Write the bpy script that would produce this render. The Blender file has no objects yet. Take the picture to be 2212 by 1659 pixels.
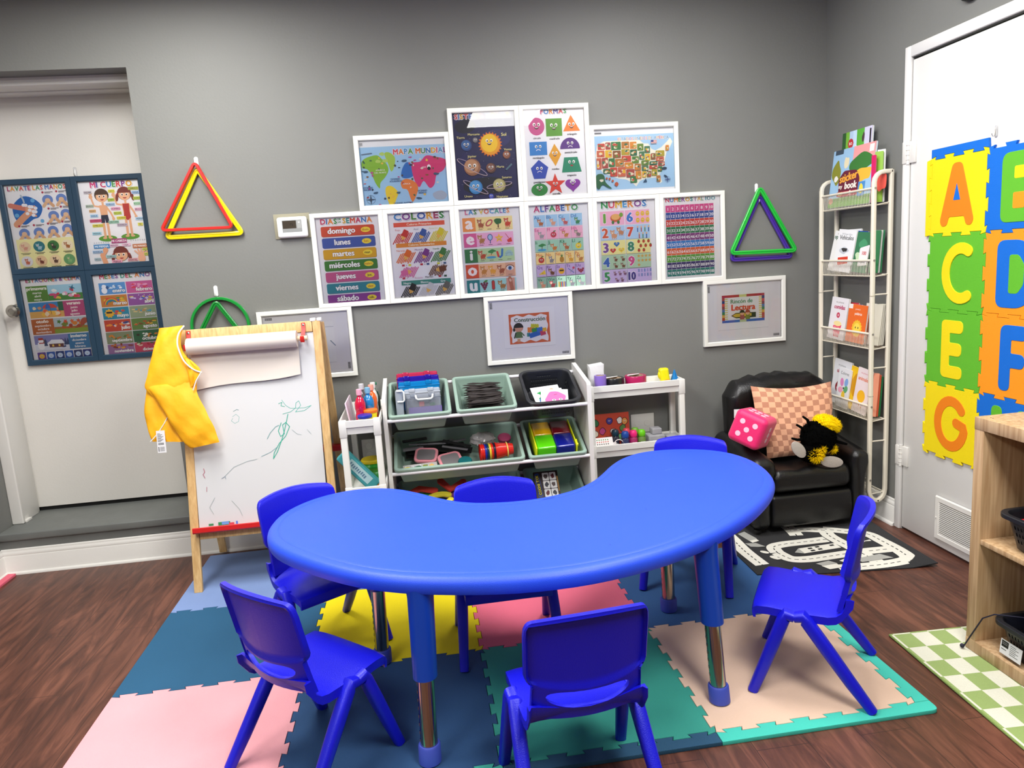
import bpy, math, random
from mathutils import Vector, Matrix
S = bpy.context.scene
COL = S.collection
R_ = math.radians
# ---------------------------------------------------------------- camera
cam = bpy.data.objects.new('camera', bpy.data.cameras.new('camera'))
COL.objects.link(cam)
S.camera = cam
cam.data.sensor_width = 36
cam.data.lens = 1581.15 / 2212 * 36
cam.data.clip_start = .05
_M = Matrix(((.98951333, .11661559, .08523018), (-.12903651, .97884094, .15880805), (-.0649073, -.16814049, .98362382)))
_r, _f, _u = _M.col[0], _M.col[1], _M.col[2]
cam.matrix_world = Matrix(((_r.x, _u.x, -_f.x, .10296), (_r.y, _u.y, -_f.y, -3.64169), (_r.z, _u.z, -_f.z, 1.34446), (0, 0, 0, 1)))
# ---------------------------------------------------------------- world, lights, exposure
S.view_settings.view_transform = 'Standard'
S.view_settings.look = 'None'
S.view_settings.exposure = 0.0
S.view_settings.gamma = 1
S.view_settings.use_curve_mapping = False
W = bpy.data.worlds.new('world'); S.world = W; W.use_nodes = True
W.node_tree.nodes['Background'].inputs[0].default_value = (.8, .85, 1, 1)
W.node_tree.nodes['Background'].inputs[1].default_value = .15
CEIL = 2.62
LIGHTS = [  # x, y, size x, size y, watts, colour
    (1.00, -3.10, .60, 1.2, 66, (1, .985, .96)),
    (-1.40, -3.10, .60, 1.2, 46, (1, .985, .96)),  # unseen panel added for general light, clear of the poster glass reflections
    (-.85, -1.15, .60, 1.2, 60, (1, .985, .95)),
    (1.20, -1.25, .60, 1.2, 44, (1, .985, .97)),
    (-1.40, -5.20, .60, 1.2, 12, (1, .985, .96)),  # unseen panel added behind the camera for general light
]
for x, y, sx, sy, w, c in LIGHTS:
    l = bpy.data.lights.new('troffer_lamp', 'AREA'); l.shape = 'RECTANGLE'; l.size = sx; l.size_y = sy
    l.energy = w; l.color = c
    lo = bpy.data.objects.new('troffer_lamp', l); COL.objects.link(lo); lo.location = (x, y, CEIL - .012)
# ---------------------------------------------------------------- helpers
def lin(c):
    if isinstance(c, str):
        c = c.lstrip('#'); c = c if len(c) == 6 else ''.join(x * 2 for x in c); c = [int(c[i:i + 2], 16) / 255 for i in (0, 2, 4)]
        return tuple(x / 12.92 if x <= .04045 else ((x + .055) / 1.055) ** 2.4 for x in c)
    return tuple(c)
MATS = {}
def mat(name, col='#808080', rough=.5, metal=0, bump=0, bscale=200, var=0, vscale=6, coat=0, spec=.5, trans=0, alpha=1, aniso=None, sheen=0, sub=0):
    if name in MATS: return MATS[name]
    m = bpy.data.materials.new(name); m.use_nodes = True; nt = m.node_tree; N = nt.nodes; L = nt.links
    b = N['Principled BSDF']; c = (*lin(col), 1)
    b.inputs['Base Color'].default_value = c; b.inputs['Roughness'].default_value = rough; b.inputs['Metallic'].default_value = metal
    b.inputs['Coat Weight'].default_value = coat; b.inputs['Specular IOR Level'].default_value = spec
    b.inputs['Transmission Weight'].default_value = trans; b.inputs['Alpha'].default_value = alpha
    b.inputs['Sheen Weight'].default_value = sheen
    tc = N.new('ShaderNodeTexCoord')
    if var:
        n = N.new('ShaderNodeTexNoise'); n.inputs['Scale'].default_value = vscale; n.inputs['Detail'].default_value = 5
        L.new(tc.outputs['Object'], n.inputs['Vector'])
        mr = N.new('ShaderNodeMapRange'); mr.inputs['From Min'].default_value = .3; mr.inputs['From Max'].default_value = .7
        mr.inputs['To Min'].default_value = 1 - var; mr.inputs['To Max'].default_value = 1 + var
        L.new(n.outputs['Fac'], mr.inputs['Value'])
        v = N.new('ShaderNodeVectorMath'); v.operation = 'SCALE'; v.inputs[0].default_value = c[:3]
        L.new(mr.outputs[0], v.inputs['Scale']); L.new(v.outputs[0], b.inputs['Base Color'])
    if bump:
        n2 = N.new('ShaderNodeTexNoise'); n2.inputs['Scale'].default_value = bscale; n2.inputs['Detail'].default_value = 3
        L.new(tc.outputs['Object'], n2.inputs['Vector'])
        bp = N.new('ShaderNodeBump'); bp.inputs['Strength'].default_value = bump; bp.inputs['Distance'].default_value = .004
        L.new(n2.outputs['Fac'], bp.inputs['Height']); L.new(bp.outputs[0], b.inputs['Normal'])
    MATS[name] = m
    return m
def ink(rough=.5, name='printed_ink', bump=0, metal=0):
    if name in MATS: return MATS[name]
    m = mat(name, '#ffffff', rough, bump=bump, metal=metal); nt = m.node_tree
    a = nt.nodes.new('ShaderNodeAttribute'); a.attribute_name = 'Col'
    nt.links.new(a.outputs['Color'], nt.nodes['Principled BSDF'].inputs['Base Color'])
    return m
def glass(name='clear_acrylic', tint=(1, 1, 1), ior=1.45, rough=0.0, op=0):
    if name in MATS: return MATS[name]
    m = bpy.data.materials.new(name); m.use_nodes = True; nt = m.node_tree; N = nt.nodes; L = nt.links
    N.clear(); o = N.new('ShaderNodeOutputMaterial'); mx = N.new('ShaderNodeMixShader'); f = N.new('ShaderNodeFresnel')
    f.inputs['IOR'].default_value = ior; t = N.new('ShaderNodeBsdfTransparent'); t.inputs[0].default_value = (*tint, 1)
    g = N.new('ShaderNodeBsdfGlossy'); g.inputs['Roughness'].default_value = rough
    L.new(f.outputs[0], mx.inputs[0]); L.new(t.outputs[0], mx.inputs[1]); L.new(g.outputs[0], mx.inputs[2])
    out = mx.outputs[0]
    if op:
        d = N.new('ShaderNodeBsdfDiffuse'); d.inputs[0].default_value = (*tint, 1); m2 = N.new('ShaderNodeMixShader'); m2.inputs[0].default_value = op
        L.new(out, m2.inputs[1]); L.new(d.outputs[0], m2.inputs[2]); out = m2.outputs[0]
    L.new(out, o.inputs[0]); MATS[name] = m
    return m
WMX = {}
def tag(o, label=None, cat=None, group=None, kind=None):
    if label: o['label'] = label
    if cat: o['category'] = cat
    if group: o['group'] = group
    if kind: o['kind'] = kind
    return o
def thing(name, label, cat, loc=(0, 0, 0), rz=0, group=None):
    o = bpy.data.objects.new(name, None); COL.objects.link(o); o.empty_display_size = .05
    o.location = loc; o.rotation_euler = (0, 0, rz)
    WMX[o.name] = Matrix.Translation(Vector(loc)) @ Matrix.Rotation(rz, 4, 'Z')
    return tag(o, label, cat, group)
def copy_tree(o, parent=None):
    c = o.copy(); COL.objects.link(c)
    if parent: c.parent = parent
    for ch in list(o.children): copy_tree(ch, c)
    return c
class MB:
    def __init__(s): s.V = []; s.F = []; s.MI = []; s.C = []; s.X = Matrix.Identity(4); s.mi = 0; s.c = (1, 1, 1)
    def col(s, c): s.c = lin(c); return s
    def add(s, vs, fs, X=None):
        k = len(s.V); X = s.X @ X if X else s.X
        s.V += [X @ Vector(v) for v in vs]
        for f in fs: s.F.append([k + i for i in f]); s.MI.append(s.mi); s.C.append(s.c)
        return s
    def box(s, lo, hi, X=None):
        (a, b, c), (d, e, f) = lo, hi
        return s.add([(a, b, c), (d, b, c), (d, e, c), (a, e, c), (a, b, f), (d, b, f), (d, e, f), (a, e, f)],
                     [(0, 3, 2, 1), (4, 5, 6, 7), (0, 1, 5, 4), (1, 2, 6, 5), (2, 3, 7, 6), (3, 0, 4, 7)], X)
    def rbox(s, lo, hi, r=.004, n=2, fn=None, X=None, sub=0):
        c = [(a + b) / 2 for a, b in zip(lo, hi)]; h = [(b - a) / 2 for a, b in zip(lo, hi)]; r = min(r, *h) * .999
        ax = []
        for k in range(3):
            e = [h[k] - r + r * math.tan(math.pi / 4 * i / n) for i in range(n + 1)]
            i_ = h[k] - r; mid = [-i_ + 2 * i_ * q / (sub + 1) for q in range(1, sub + 1)]
            ax.append([-x for x in e[::-1]] + mid + e)
        idx = {}; vs = []; fs = []
        def vid(p):
            key = tuple(round(q, 7) for q in p)
            if key in idx: return idx[key]
            q = [max(-(h[k] - r), min(h[k] - r, p[k])) for k in range(3)]
            d = Vector([p[k] - q[k] for k in range(3)])
            if d.length > 1e-9: d = d.normalized() * r
            w = Vector([q[k] + d[k] + c[k] for k in range(3)])
            if fn: w = Vector(fn(w))
            idx[key] = len(vs); vs.append(w); return idx[key]
        for k in range(3):
            a, b = [(1, 2), (2, 0), (0, 1)][k]
            for sg in (-1, 1):
                for i in range(len(ax[a]) - 1):
                    for j in range(len(ax[b]) - 1):
                        q = []
                        for ii, jj in ((i, j), (i + 1, j), (i + 1, j + 1), (i, j + 1)):
                            p = [0, 0, 0]; p[k] = sg * h[k]; p[a] = ax[a][ii]; p[b] = ax[b][jj]; q.append(vid(p))
                        if len(set(q)) >= 3: fs.append(q if sg > 0 else q[::-1])
        return s.add(vs, fs, X)
    def loft(s, loops, cap0=True, cap1=True, closed=True, X=None, skip=None):
        n = len(loops[0]); vs = [p for l in loops for p in l]; fs = []
        for i in range(len(loops) - 1):
            for j in range(n if closed else n - 1):
                if skip and skip(i, j): continue
                a = i * n + j; b = i * n + (j + 1) % n; fs.append((a, b, b + n, a + n))
        if cap0: fs.append(tuple(range(n))[::-1])
        if cap1: fs.append(tuple(range((len(loops) - 1) * n, len(loops) * n)))
        return s.add(vs, fs, X)
    def cyl(s, p0, p1, r0, r1=None, n=16, caps=True, X=None):
        r1 = r0 if r1 is None else r1
        return s.tube([p0, p1], [r0, r1], n, caps, X)
    def tube(s, pts, r, n=10, caps=True, X=None, closed=False, sq=None):
        pts = [Vector(p) for p in pts]; m = len(pts); rr = r if isinstance(r, list) else [r] * m
        loops = []; up = None
        for i, p in enumerate(pts):
            if closed: t = pts[(i + 1) % m] - pts[i - 1]
            else: t = (pts[min(i + 1, m - 1)] - pts[max(i - 1, 0)])
            t.normalize()
            if up is None:
                up = Vector((0, 0, 1)) if abs(t.z) < .9 else Vector((0, 1, 0))
            u = (up - t * up.dot(t)).normalized(); v = t.cross(u); up = u
            rw = rr[i] if isinstance(rr[i], (tuple, list)) else (rr[i], rr[i])
            k = 1.0
            if closed or 0 < i < m - 1:
                a = (pts[i] - pts[i - 1]).normalized(); b = (pts[(i + 1) % m] - pts[i]).normalized()
                k = min(1.6, 1 / max(.5, math.sqrt(max(0, (1 + a.dot(b)) / 2))))
            if sq:
                base = sq
                loops.append([p + u * (y * rw[1]) + v * (x * rw[0]) for x, y in base])
            else:
                loops.append([p + u * (math.sin(2 * math.pi * j / n) * rw[1]) + v * (math.cos(2 * math.pi * j / n) * rw[0]) for j in range(n)])
        if closed: loops.append(loops[0]); caps = False
        return s.loft(loops, caps, caps, X=X)
    def lathe(s, prof, n=20, X=None, sx=1, sy=1):
        loops = [[(r * math.cos(2 * math.pi * j / n) * sx, r * math.sin(2 * math.pi * j / n) * sy, z) for j in range(n)] for r, z in prof]
        return s.loft(loops, False, False, X=X)
    def ell(s, c, r, n=14, m=9, X=None, fn=None):
        r = r if isinstance(r, (tuple, list)) else (r, r, r); vs = []; fs = []
        for i in range(1, m):
            t = math.pi * i / m
            for j in range(n):
                p = 2 * math.pi * j / n; vs.append(Vector((r[0] * math.sin(t) * math.cos(p), r[1] * math.sin(t) * math.sin(p), r[2] * math.cos(t))))
        vs += [Vector((0, 0, r[2])), Vector((0, 0, -r[2]))]; T = len(vs) - 2
        if fn: vs = [Vector(fn(v)) for v in vs]
        vs = [v + Vector(c) for v in vs]
        for i in range(m - 2):
            for j in range(n): a = i * n + j; b = i * n + (j + 1) % n; fs.append((a, a + n, b + n, b))
        for j in range(n): fs.append((T, j, (j + 1) % n)); k = (m - 2) * n; fs.append((T + 1, k + (j + 1) % n, k + j))
        return s.add(vs, fs, X)
    def mframe(s, w, h, prof, X=None):
        # mitred rectangular frame, lower left at 0,0; prof = (inset, height) pairs, closed section
        L_ = []
        for cx, cy, sx, sy in ((0, 0, 1, 1), (w, 0, -1, 1), (w, h, -1, -1), (0, h, 1, -1), (0, 0, 1, 1)):
            L_.append([(cx + sx * d, cy + sy * d, z) for d, z in prof])
        return s.loft(L_, False, False, X=X)
    def prism(s, poly, z0, z1, X=None):
        n = len(poly); return s.loft([[(x, y, z0) for x, y in poly], [(x, y, z1) for x, y in poly]], X=X)
    def sheet(s, f, nu, nv, th=.002, X=None):
        P = [[Vector(f(i / nu, j / nv)) for j in range(nv + 1)] for i in range(nu + 1)]
        def nrm(i, j):
            a = P[min(i + 1, nu)][j] - P[max(i - 1, 0)][j]; b = P[i][min(j + 1, nv)] - P[i][max(j - 1, 0)]
            c = a.cross(b); return c.normalized() if c.length > 1e-12 else Vector((0, 0, 1))
        vs = []; fs = []; w = nv + 1; T = (nu + 1) * w
        for sg in (0, 1):
            for i in range(nu + 1):
                for j in range(nv + 1): vs.append(P[i][j] - nrm(i, j) * th * sg)
        for i in range(nu):
            for j in range(nv):
                a = i * w + j; q = (a, a + w, a + w + 1, a + 1); fs.append(q); fs.append(tuple(T + k for k in q[::-1]))
        for i in range(nu):
            a = i * w; fs.append((a + w, a, T + a, T + a + w)); a = i * w + nv; fs.append((a, a + w, T + a + w, T + a))
        for j in range(nv):
            a = j; fs.append((a, a + 1, T + a + 1, T + a)); a = nu * w + j; fs.append((a + 1, a, T + a, T + a + 1))
        return s.add(vs, fs, X)
    def raw(s, VF, X=None): return s.add(VF[0], VF[1], X)
    def build(s, name, m, parent=None, label=None, smooth=38):
        me = bpy.data.meshes.new(name); V = s.V
        if parent is not None:
            inv = WMX[parent.name].inverted(); V = [inv @ v for v in V]
        me.from_pydata([tuple(v) for v in V], [], s.F); ms = m if isinstance(m, (list, tuple)) else [m]
        for q in ms: me.materials.append(q)
        me.polygons.foreach_set('material_index', s.MI)
        if any(c != (1, 1, 1) for c in s.C):
            a = me.color_attributes.new('Col', 'FLOAT_COLOR', 'CORNER'); buf = []
            for f, c in zip(s.F, s.C): buf += [*c, 1.0] * len(f)
            a.data.foreach_set('color', buf)
        if smooth:
            me.polygons.foreach_set('use_smooth', [True] * len(me.polygons))
            me.set_sharp_from_angle(angle=R_(smooth))
        me.update()
        o = bpy.data.objects.new(name, me); COL.objects.link(o)
        if parent is not None: o.parent = parent; WMX[o.name] = WMX[parent.name]
        else: WMX[o.name] = Matrix.Identity(4)
        if label: o['label'] = label
        return o
def struct(name, mb, m, parent=None, **k):
    o = mb.build(name, m, parent, **k)
    if parent is None: o['kind'] = 'structure'
    return o
def frame3(o, x, y, z=None):
    x = Vector(x).normalized(); y = Vector(y); y = (y - x * y.dot(x)).normalized(); z = x.cross(y)
    return Matrix(((x.x, y.x, z.x, o[0]), (x.y, y.y, z.y, o[1]), (x.z, y.z, z.z, o[2]), (0, 0, 0, 1)))
def rr(cx, cy, w, h, r, n=4):
    out = []
    for k, (sx, sy) in enumerate(((1, 1), (-1, 1), (-1, -1), (1, -1))):
        for i in range(n + 1):
            a = math.pi / 2 * (k + i / n); out.append((cx + sx * (w / 2 - r) + r * math.cos(a), cy + sy * (h / 2 - r) + r * math.sin(a)))
    return out
def arc(cx, cy, rx, ry, a0, a1, n=16): return [(cx + rx * math.cos(R_(a0 + (a1 - a0) * i / n)), cy + ry * math.sin(R_(a0 + (a1 - a0) * i / n))) for i in range(n + 1)]
def rpoly(P, rad, n=5):
    out = []; m = len(P)
    for i, p in enumerate(P):
        r = rad[i] if isinstance(rad, (list, tuple)) else rad
        p = Vector(p); a = Vector(P[i - 1]) - p; b = Vector(P[(i + 1) % m]) - p; la, lb = a.length, b.length; a.normalize(); b.normalize()
        d = min(r, la * .49, lb * .49); p0 = p + a * d; p1 = p + b * d
        for k in range(n + 1):
            t = k / n; q = p0 * (1 - t) ** 2 + p * 2 * t * (1 - t) + p1 * t * t; out.append((q.x, q.y))
    return out
def stroke(P, w, n=8, round_=True):
    P = [Vector(p) for p in P]; L = []; Rr = []
    for i, p in enumerate(P):
        t = (P[min(i + 1, len(P) - 1)] - P[max(i - 1, 0)]).normalized(); q = Vector((-t.y, t.x)) * w / 2; L.append(p + q); Rr.append(p - q)
    out = []
    t = (P[-1] - P[-2]).normalized(); a0 = math.atan2(t.y, t.x)
    out += [tuple(x) for x in L]
    if round_: out += [(P[-1].x + w / 2 * math.cos(a0 + math.pi / 2 - math.pi * k / n), P[-1].y + w / 2 * math.sin(a0 + math.pi / 2 - math.pi * k / n)) for k in range(1, n)]
    out += [tuple(x) for x in Rr[::-1]]
    t = (P[0] - P[1]).normalized(); a0 = math.atan2(t.y, t.x)
    if round_: out += [(P[0].x + w / 2 * math.cos(a0 + math.pi / 2 - math.pi * k / n), P[0].y + w / 2 * math.sin(a0 + math.pi / 2 - math.pi * k / n)) for k in range(1, n)]
    return out[::-1]
def _from_curve(cu):
    o = bpy.data.objects.new('tmp', cu); me = bpy.data.meshes.new_from_object(o)
    V = [tuple(v.co) for v in me.vertices]; F = [tuple(p.vertices) for p in me.polygons]
    bpy.data.objects.remove(o); bpy.data.meshes.remove(me); bpy.data.curves.remove(cu)
    return V, F
def plate(outlines, th, bevel=0, off=0):
    cu = bpy.data.curves.new('c', 'CURVE'); cu.dimensions = '2D'; cu.fill_mode = 'BOTH'; cu.extrude = max(th / 2 - bevel, 1e-5); cu.bevel_depth = bevel; cu.bevel_resolution = 1; cu.offset = off - bevel
    for P in outlines:
        sp = cu.splines.new('POLY'); sp.points.add(len(P) - 1); sp.use_cyclic_u = True
        for i, (x, y) in enumerate(P): sp.points[i].co = (x, y, 0, 1)
    V, F = _from_curve(cu)
    return [(x, y, z + th / 2) for x, y, z in V], F
GC = {}
def glyphs(t, bold=0, res=2):
    k = (t, round(bold, 3), res)
    if k not in GC:
        cu = bpy.data.curves.new('t', 'FONT'); cu.body = t; cu.size = 1; cu.offset = bold; cu.resolution_u = res; cu.fill_mode = 'FRONT'
        V, F = _from_curve(cu)
        xs = [v[0] for v in V] or [0]
        GC[k] = (V, F, min(xs), max(xs))
    return GC[k]
def catmull(P, n=6, closed=True):
    out = []; m = len(P)
    for i in range(m if closed else m - 1):
        if closed: p = [Vector(P[(i + k) % m]) for k in (-1, 0, 1, 2)]
        else: p = [Vector(P[max(0, min(m - 1, i + k))]) for k in (-1, 0, 1, 2)]
        for j in range(n):
            t = j / n; out.append(tuple(.5 * (2 * p[1] + (p[2] - p[0]) * t + (2 * p[0] - 5 * p[1] + 4 * p[2] - p[3]) * t * t + (3 * p[1] - p[0] - 3 * p[2] + p[3]) * t ** 3)))
    if not closed: out.append(tuple(P[-1]))
    return out
# flat printed artwork on a real sheet: every shape is a coloured face a hair above the last.  u right, v down (cm) from the sheet's top left
RB = ['#c83a64', '#3f78c0', '#e8862e', '#3f8f4a', '#8a4a98', '#d8a82a', '#2f8f8a', '#d85030']
class Art:
    def __init__(s, w, h, bg='#f2f1f4', X=None, th=.0008):
        s.w, s.h = w, h; s.m = MB(); s.m.X = (X or Matrix.Identity(4)) @ Matrix.Scale(.01, 4); s.k = 0; s.lock = False
        s.m.col(bg).box((0, -h, -th * 100), (w, 0, 0))
    def z(s):
        if not s.lock: s.k += 1
        return s.k * .003
    def P(s, pts, c):
        pts = [(x, -y) for x, y in pts]
        ar = sum(pts[i - 1][0] * pts[i][1] - pts[i][0] * pts[i - 1][1] for i in range(len(pts)))
        if ar < 0: pts = pts[::-1]
        z = s.z(); s.m.col(c).add([(x, y, z) for x, y in pts], [tuple(range(len(pts)))]); return s
    def R(s, x, y, w, h, c, r=0):
        if r: return s.P([(a, b) for a, b in rr(x + w / 2, y + h / 2, w, h, r, 3)], c)
        return s.P([(x, y), (x + w, y), (x + w, y + h), (x, y + h)], c)
    def E(s, x, y, a, b, c, rot=0, n=18):
        ca, sa = math.cos(R_(rot)), math.sin(R_(rot)); q = [(a * math.cos(2 * math.pi * i / n), b * math.sin(2 * math.pi * i / n)) for i in range(n)]
        return s.P([(x + p * ca - r * sa, y + p * sa + r * ca) for p, r in q], c)
    def L(s, pts, w, c): return s.P(stroke(pts, w, 5), c)
    def blob(s, x, y, a, b, c, seed=0, j=.25, n=9):
        rn = random.Random(seed); q = [(x + a * (1 + rn.uniform(-j, j)) * math.cos(2 * math.pi * i / n), y + b * (1 + rn.uniform(-j, j)) * math.sin(2 * math.pi * i / n)) for i in range(n)]
        return s.P(catmull(q, 3), c)
    def _g(s, V, F, M, c, dz=0):
        z = s.k * .003 + dz; s.m.col(c).add([M @ Vector((p[0], p[1], 0)) + Vector((0, 0, z)) for p in V], F)
    def T(s, t, x, y, size, c, al='c', bold=.02, out=None, ow=.05, rot=0, sx=1, res=2):
        # y = baseline, cap height about .7*size; weight comes from slightly shifted copies on their own layers
        V, F, a, b = glyphs(t, 0, res); w = (b - a) * size * sx
        ox = -a * size * sx - (w / 2 if al == 'c' else w if al == 'r' else 0)
        M = Matrix.Translation((x, -y, 0)) @ Matrix.Rotation(R_(rot), 4, 'Z') @ Matrix.Translation((ox, 0, 0)) @ Matrix.Diagonal((size * sx, size, 1, 1))
        s.z(); k = 0; B = bold * 1.1
        if out:
            for q in range(6): s._g(V, F, Matrix.Translation((math.cos(q * 1.047) * (B * .7 + ow) * size, math.sin(q * 1.047) * (B * .7 + ow) * size, 0)) @ M, out, k * .00022); k += 1
        for dx in ((0,) if bold < .012 else (-B, B) if bold < .03 else (-B, 0, B)): s._g(V, F, Matrix.Translation((dx * size, 0, 0)) @ M, c, k * .00022 + .0003); k += 1
        if bold >= .03:
            for dy in (-B * .6, B * .6): s._g(V, F, Matrix.Translation((0, dy * size, 0)) @ M, c, k * .00022 + .0003); k += 1
        return s
    def title(s, t, x, y, size, width, cols=RB, bold=.045, sh='#b8b8c4'):
        G = [(ch, glyphs(ch, 0)) for ch in t]; adv = [.3 if ch == ' ' else g[3] - g[2] + .04 + 2 * bold for ch, g in G]
        k = width / (sum(adv) * size)
        for n, (dx, dy, rad, cc) in enumerate(((.05, .06, bold + .05, sh), (0, 0, bold + .05, '#fbfbfd'), (0, 0, bold, None))):
            cx = x; i = 0; s.k += 1
            for (ch, g), a in zip(G, adv):
                if ch != ' ':
                    V, F, m0, m1 = g; c = cc or cols[i % len(cols)]; i += 1
                    for q in range(8): s._g(V, F, Matrix.Translation((cx + (.02 + bold - m0) * size * k + dx * size + math.cos(q * .785) * rad * size, -y - dy * size + math.sin(q * .785) * rad * size, 0)) @ Matrix.Diagonal((size * k, size, 1, 1)), c, q * .00035)
                cx += a * size * k
        return s
    def face(s, x, y, r, mood='smile', dark='#2a2020'):
        for sx in (-1, 1): s.E(x + sx * r * .38, y - r * .2, r * .24, r * .28, '#f6f4f0'); s.E(x + sx * r * .34, y - r * .14, r * .11, r * .14, dark)
        if mood == 'sad': s.L(arc(x, y + r * .62, r * .4, r * .28, 200, 340, 8), r * .13, '#e8e0e8')
        elif mood == 'o': s.E(x, y + r * .45, r * .28, r * .14, '#b02838')
        else: s.P(arc(x, y + r * .22, r * .38, r * .36, 0, 180, 8), '#4a1c20'); s.P(arc(x, y + r * .24, r * .3, r * .12, 0, 180, 6), '#f4f0ee')
        return s
    def build(s, name, parent=None, m=None, label=None): return s.m.build(name, m or ink(), parent, label=label, smooth=0)
# ================================================================ the setting
XL, XR, YF = -1.99, 2.228, -6.2
def wall_paint(name='grey_wall_paint', c='#797a76'):
    return mat(name, c, .55, bump=.12, bscale=90, var=.025, vscale=2.5, spec=.35)
WALL = wall_paint(); WHITE = mat('white_trim_paint', '#dedcd6', .42, bump=.06, bscale=60, var=.015); DOORW = mat('white_door_paint', '#dbd8d1', .4, bump=.08, bscale=120, var=.02, vscale=3)
# floor: dark wood planks running away from the camera
def floor_mat():
    m = bpy.data.materials.new('dark_wood_planks'); m.use_nodes = True; nt = m.node_tree; N = nt.nodes; L = nt.links; b = N['Principled BSDF']
    tc = N.new('ShaderNodeTexCoord'); mp = N.new('ShaderNodeMapping'); mp.inputs['Rotation'].default_value = (0, 0, R_(90)); L.new(tc.outputs['Object'], mp.inputs[0])
    br = N.new('ShaderNodeTexBrick'); br.offset = .37; br.inputs['Scale'].default_value = 1; br.inputs['Brick Width'].default_value = 1.2; br.inputs['Row Height'].default_value = .15
    br.inputs['Mortar Size'].default_value = .0012; br.inputs['Mortar Smooth'].default_value = .2; br.inputs['Bias'].default_value = 0
    br.inputs['Color1'].default_value = (*lin('#4a2a20'), 1); br.inputs['Color2'].default_value = (*lin('#5c372a'), 1); br.inputs['Mortar'].default_value = (*lin('#3a2219'), 1)
    L.new(mp.outputs[0], br.inputs['Vector'])
    m2 = N.new('ShaderNodeMapping'); m2.inputs['Scale'].default_value = (6.5, .9, 1); L.new(tc.outputs['Object'], m2.inputs[0])
    n = N.new('ShaderNodeTexNoise'); n.inputs['Scale'].default_value = 2.6; n.inputs['Detail'].default_value = 9; n.inputs['Roughness'].default_value = .62; n.inputs['Distortion'].default_value = 1.6
    L.new(m2.outputs[0], n.inputs['Vector'])
    cr = N.new('ShaderNodeValToRGB'); e = cr.color_ramp.elements; e[0].position = .36; e[0].color = (*lin('#331c16'), 1); e[1].position = .68; e[1].color = (*lin('#845340'), 1)
    k = e.new(.5); k.color = (*lin('#5a3528'), 1); L.new(n.outputs['Fac'], cr.inputs[0])
    mx = N.new('ShaderNodeMix'); mx.data_type = 'RGBA'; mx.inputs[0].default_value = .62; L.new(br.outputs['Color'], mx.inputs[6]); L.new(cr.outputs[0], mx.inputs[7])
    m3 = N.new('ShaderNodeMix'); m3.data_type = 'RGBA'; m3.inputs[7].default_value = (*lin('#38221a'), 1); L.new(br.outputs['Fac'], m3.inputs[0]); L.new(mx.outputs[2], m3.inputs[6])
    L.new(m3.outputs[2], b.inputs['Base Color']); b.inputs['Roughness'].default_value = .42
    bp = N.new('ShaderNodeBump'); bp.inputs['Strength'].default_value = .15; bp.inputs['Distance'].default_value = .003; L.new(n.outputs['Fac'], bp.inputs['Height']); L.new(bp.outputs[0], b.inputs['Normal'])
    return m
struct('floor', MB().box((XL - .1, YF - .1, -.06), (XR + .1, .45, 0)), floor_mat())
struct('ceiling', MB().box((XL - .1, YF - .1, CEIL), (XR + .1, .45, CEIL + .06)), mat('white_ceiling', '#e4e3df', .8, bump=.1))
# back wall with the recessed doorway at its left end (x -1.99..-1.10, above the step)
w = MB(); w.box((-1.10, 0, 0), (XR, .12, CEIL)); w.box((XL, 0, 2.297), (-1.10, .11, CEIL)); w.box((-1.10, .12, 0), (-1.04, .42, CEIL))
struct('wall_back', w, WALL)
struct('wall_left', MB().box((XL - .08, YF, 0), (XL, .42, CEIL)), WALL)
struct('wall_front', MB().box((XL - .08, YF - .08, 0), (XR + .08, YF, CEIL)), WALL)
DY0, DY1, DZ = -.662, -1.50, 2.062       # right-hand door opening
w = MB(); w.box((XR, DY0, 0), (XR + .1, .12, CEIL)); w.box((XR, YF, 0), (XR + .1, DY1, CEIL)); w.box((XR, DY1, DZ), (XR + .1, DY0, CEIL))
struct('wall_right', w, WALL)
# raised grey sill under the recessed door
sill = mat('grey_sill_paint', '#6c6f6c', .5, bump=.25, bscale=30, var=.06, vscale=9)
w = MB(); w.rbox((XL, -.012, .165), (-1.10, .40, .204), .008, 2); w.box((XL, 0, 0), (-1.10, .40, .17))
struct('trim_1', w, sill)
def base_profile(): return [(0, 0), (.016, 0), (.016, .012), (.014, .016), (.014, .088), (.011, .093), (.012, .1), (.008, .109), (.005, .113), (.005, .12), (0, .124)]
def baseboard(name, p, q, nx, ny):
    m = MB(); P = base_profile(); m.loft([[(a[0] + nx * d, a[1] + ny * d, z) for d, z in P] for a in (p, q)])
    # quarter round shoe at the floor
    S_ = [(.014, 0), (.026, 0), (.0255, .006), (.022, .011), (.014, .014)]
    m.loft([[(a[0] + nx * d, a[1] + ny * d, z) for d, z in S_] for a in (p, q)]); return struct(name, m, WHITE)
baseboard('baseboard_back', (XL, 0), (XR, 0), 0, -1)
baseboard('baseboard_right', (XR, -.012), (XR, -.625), -1, 0)
baseboard('baseboard_left', (XL, -3.5), (XL, -.012), 1, 0)
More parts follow.
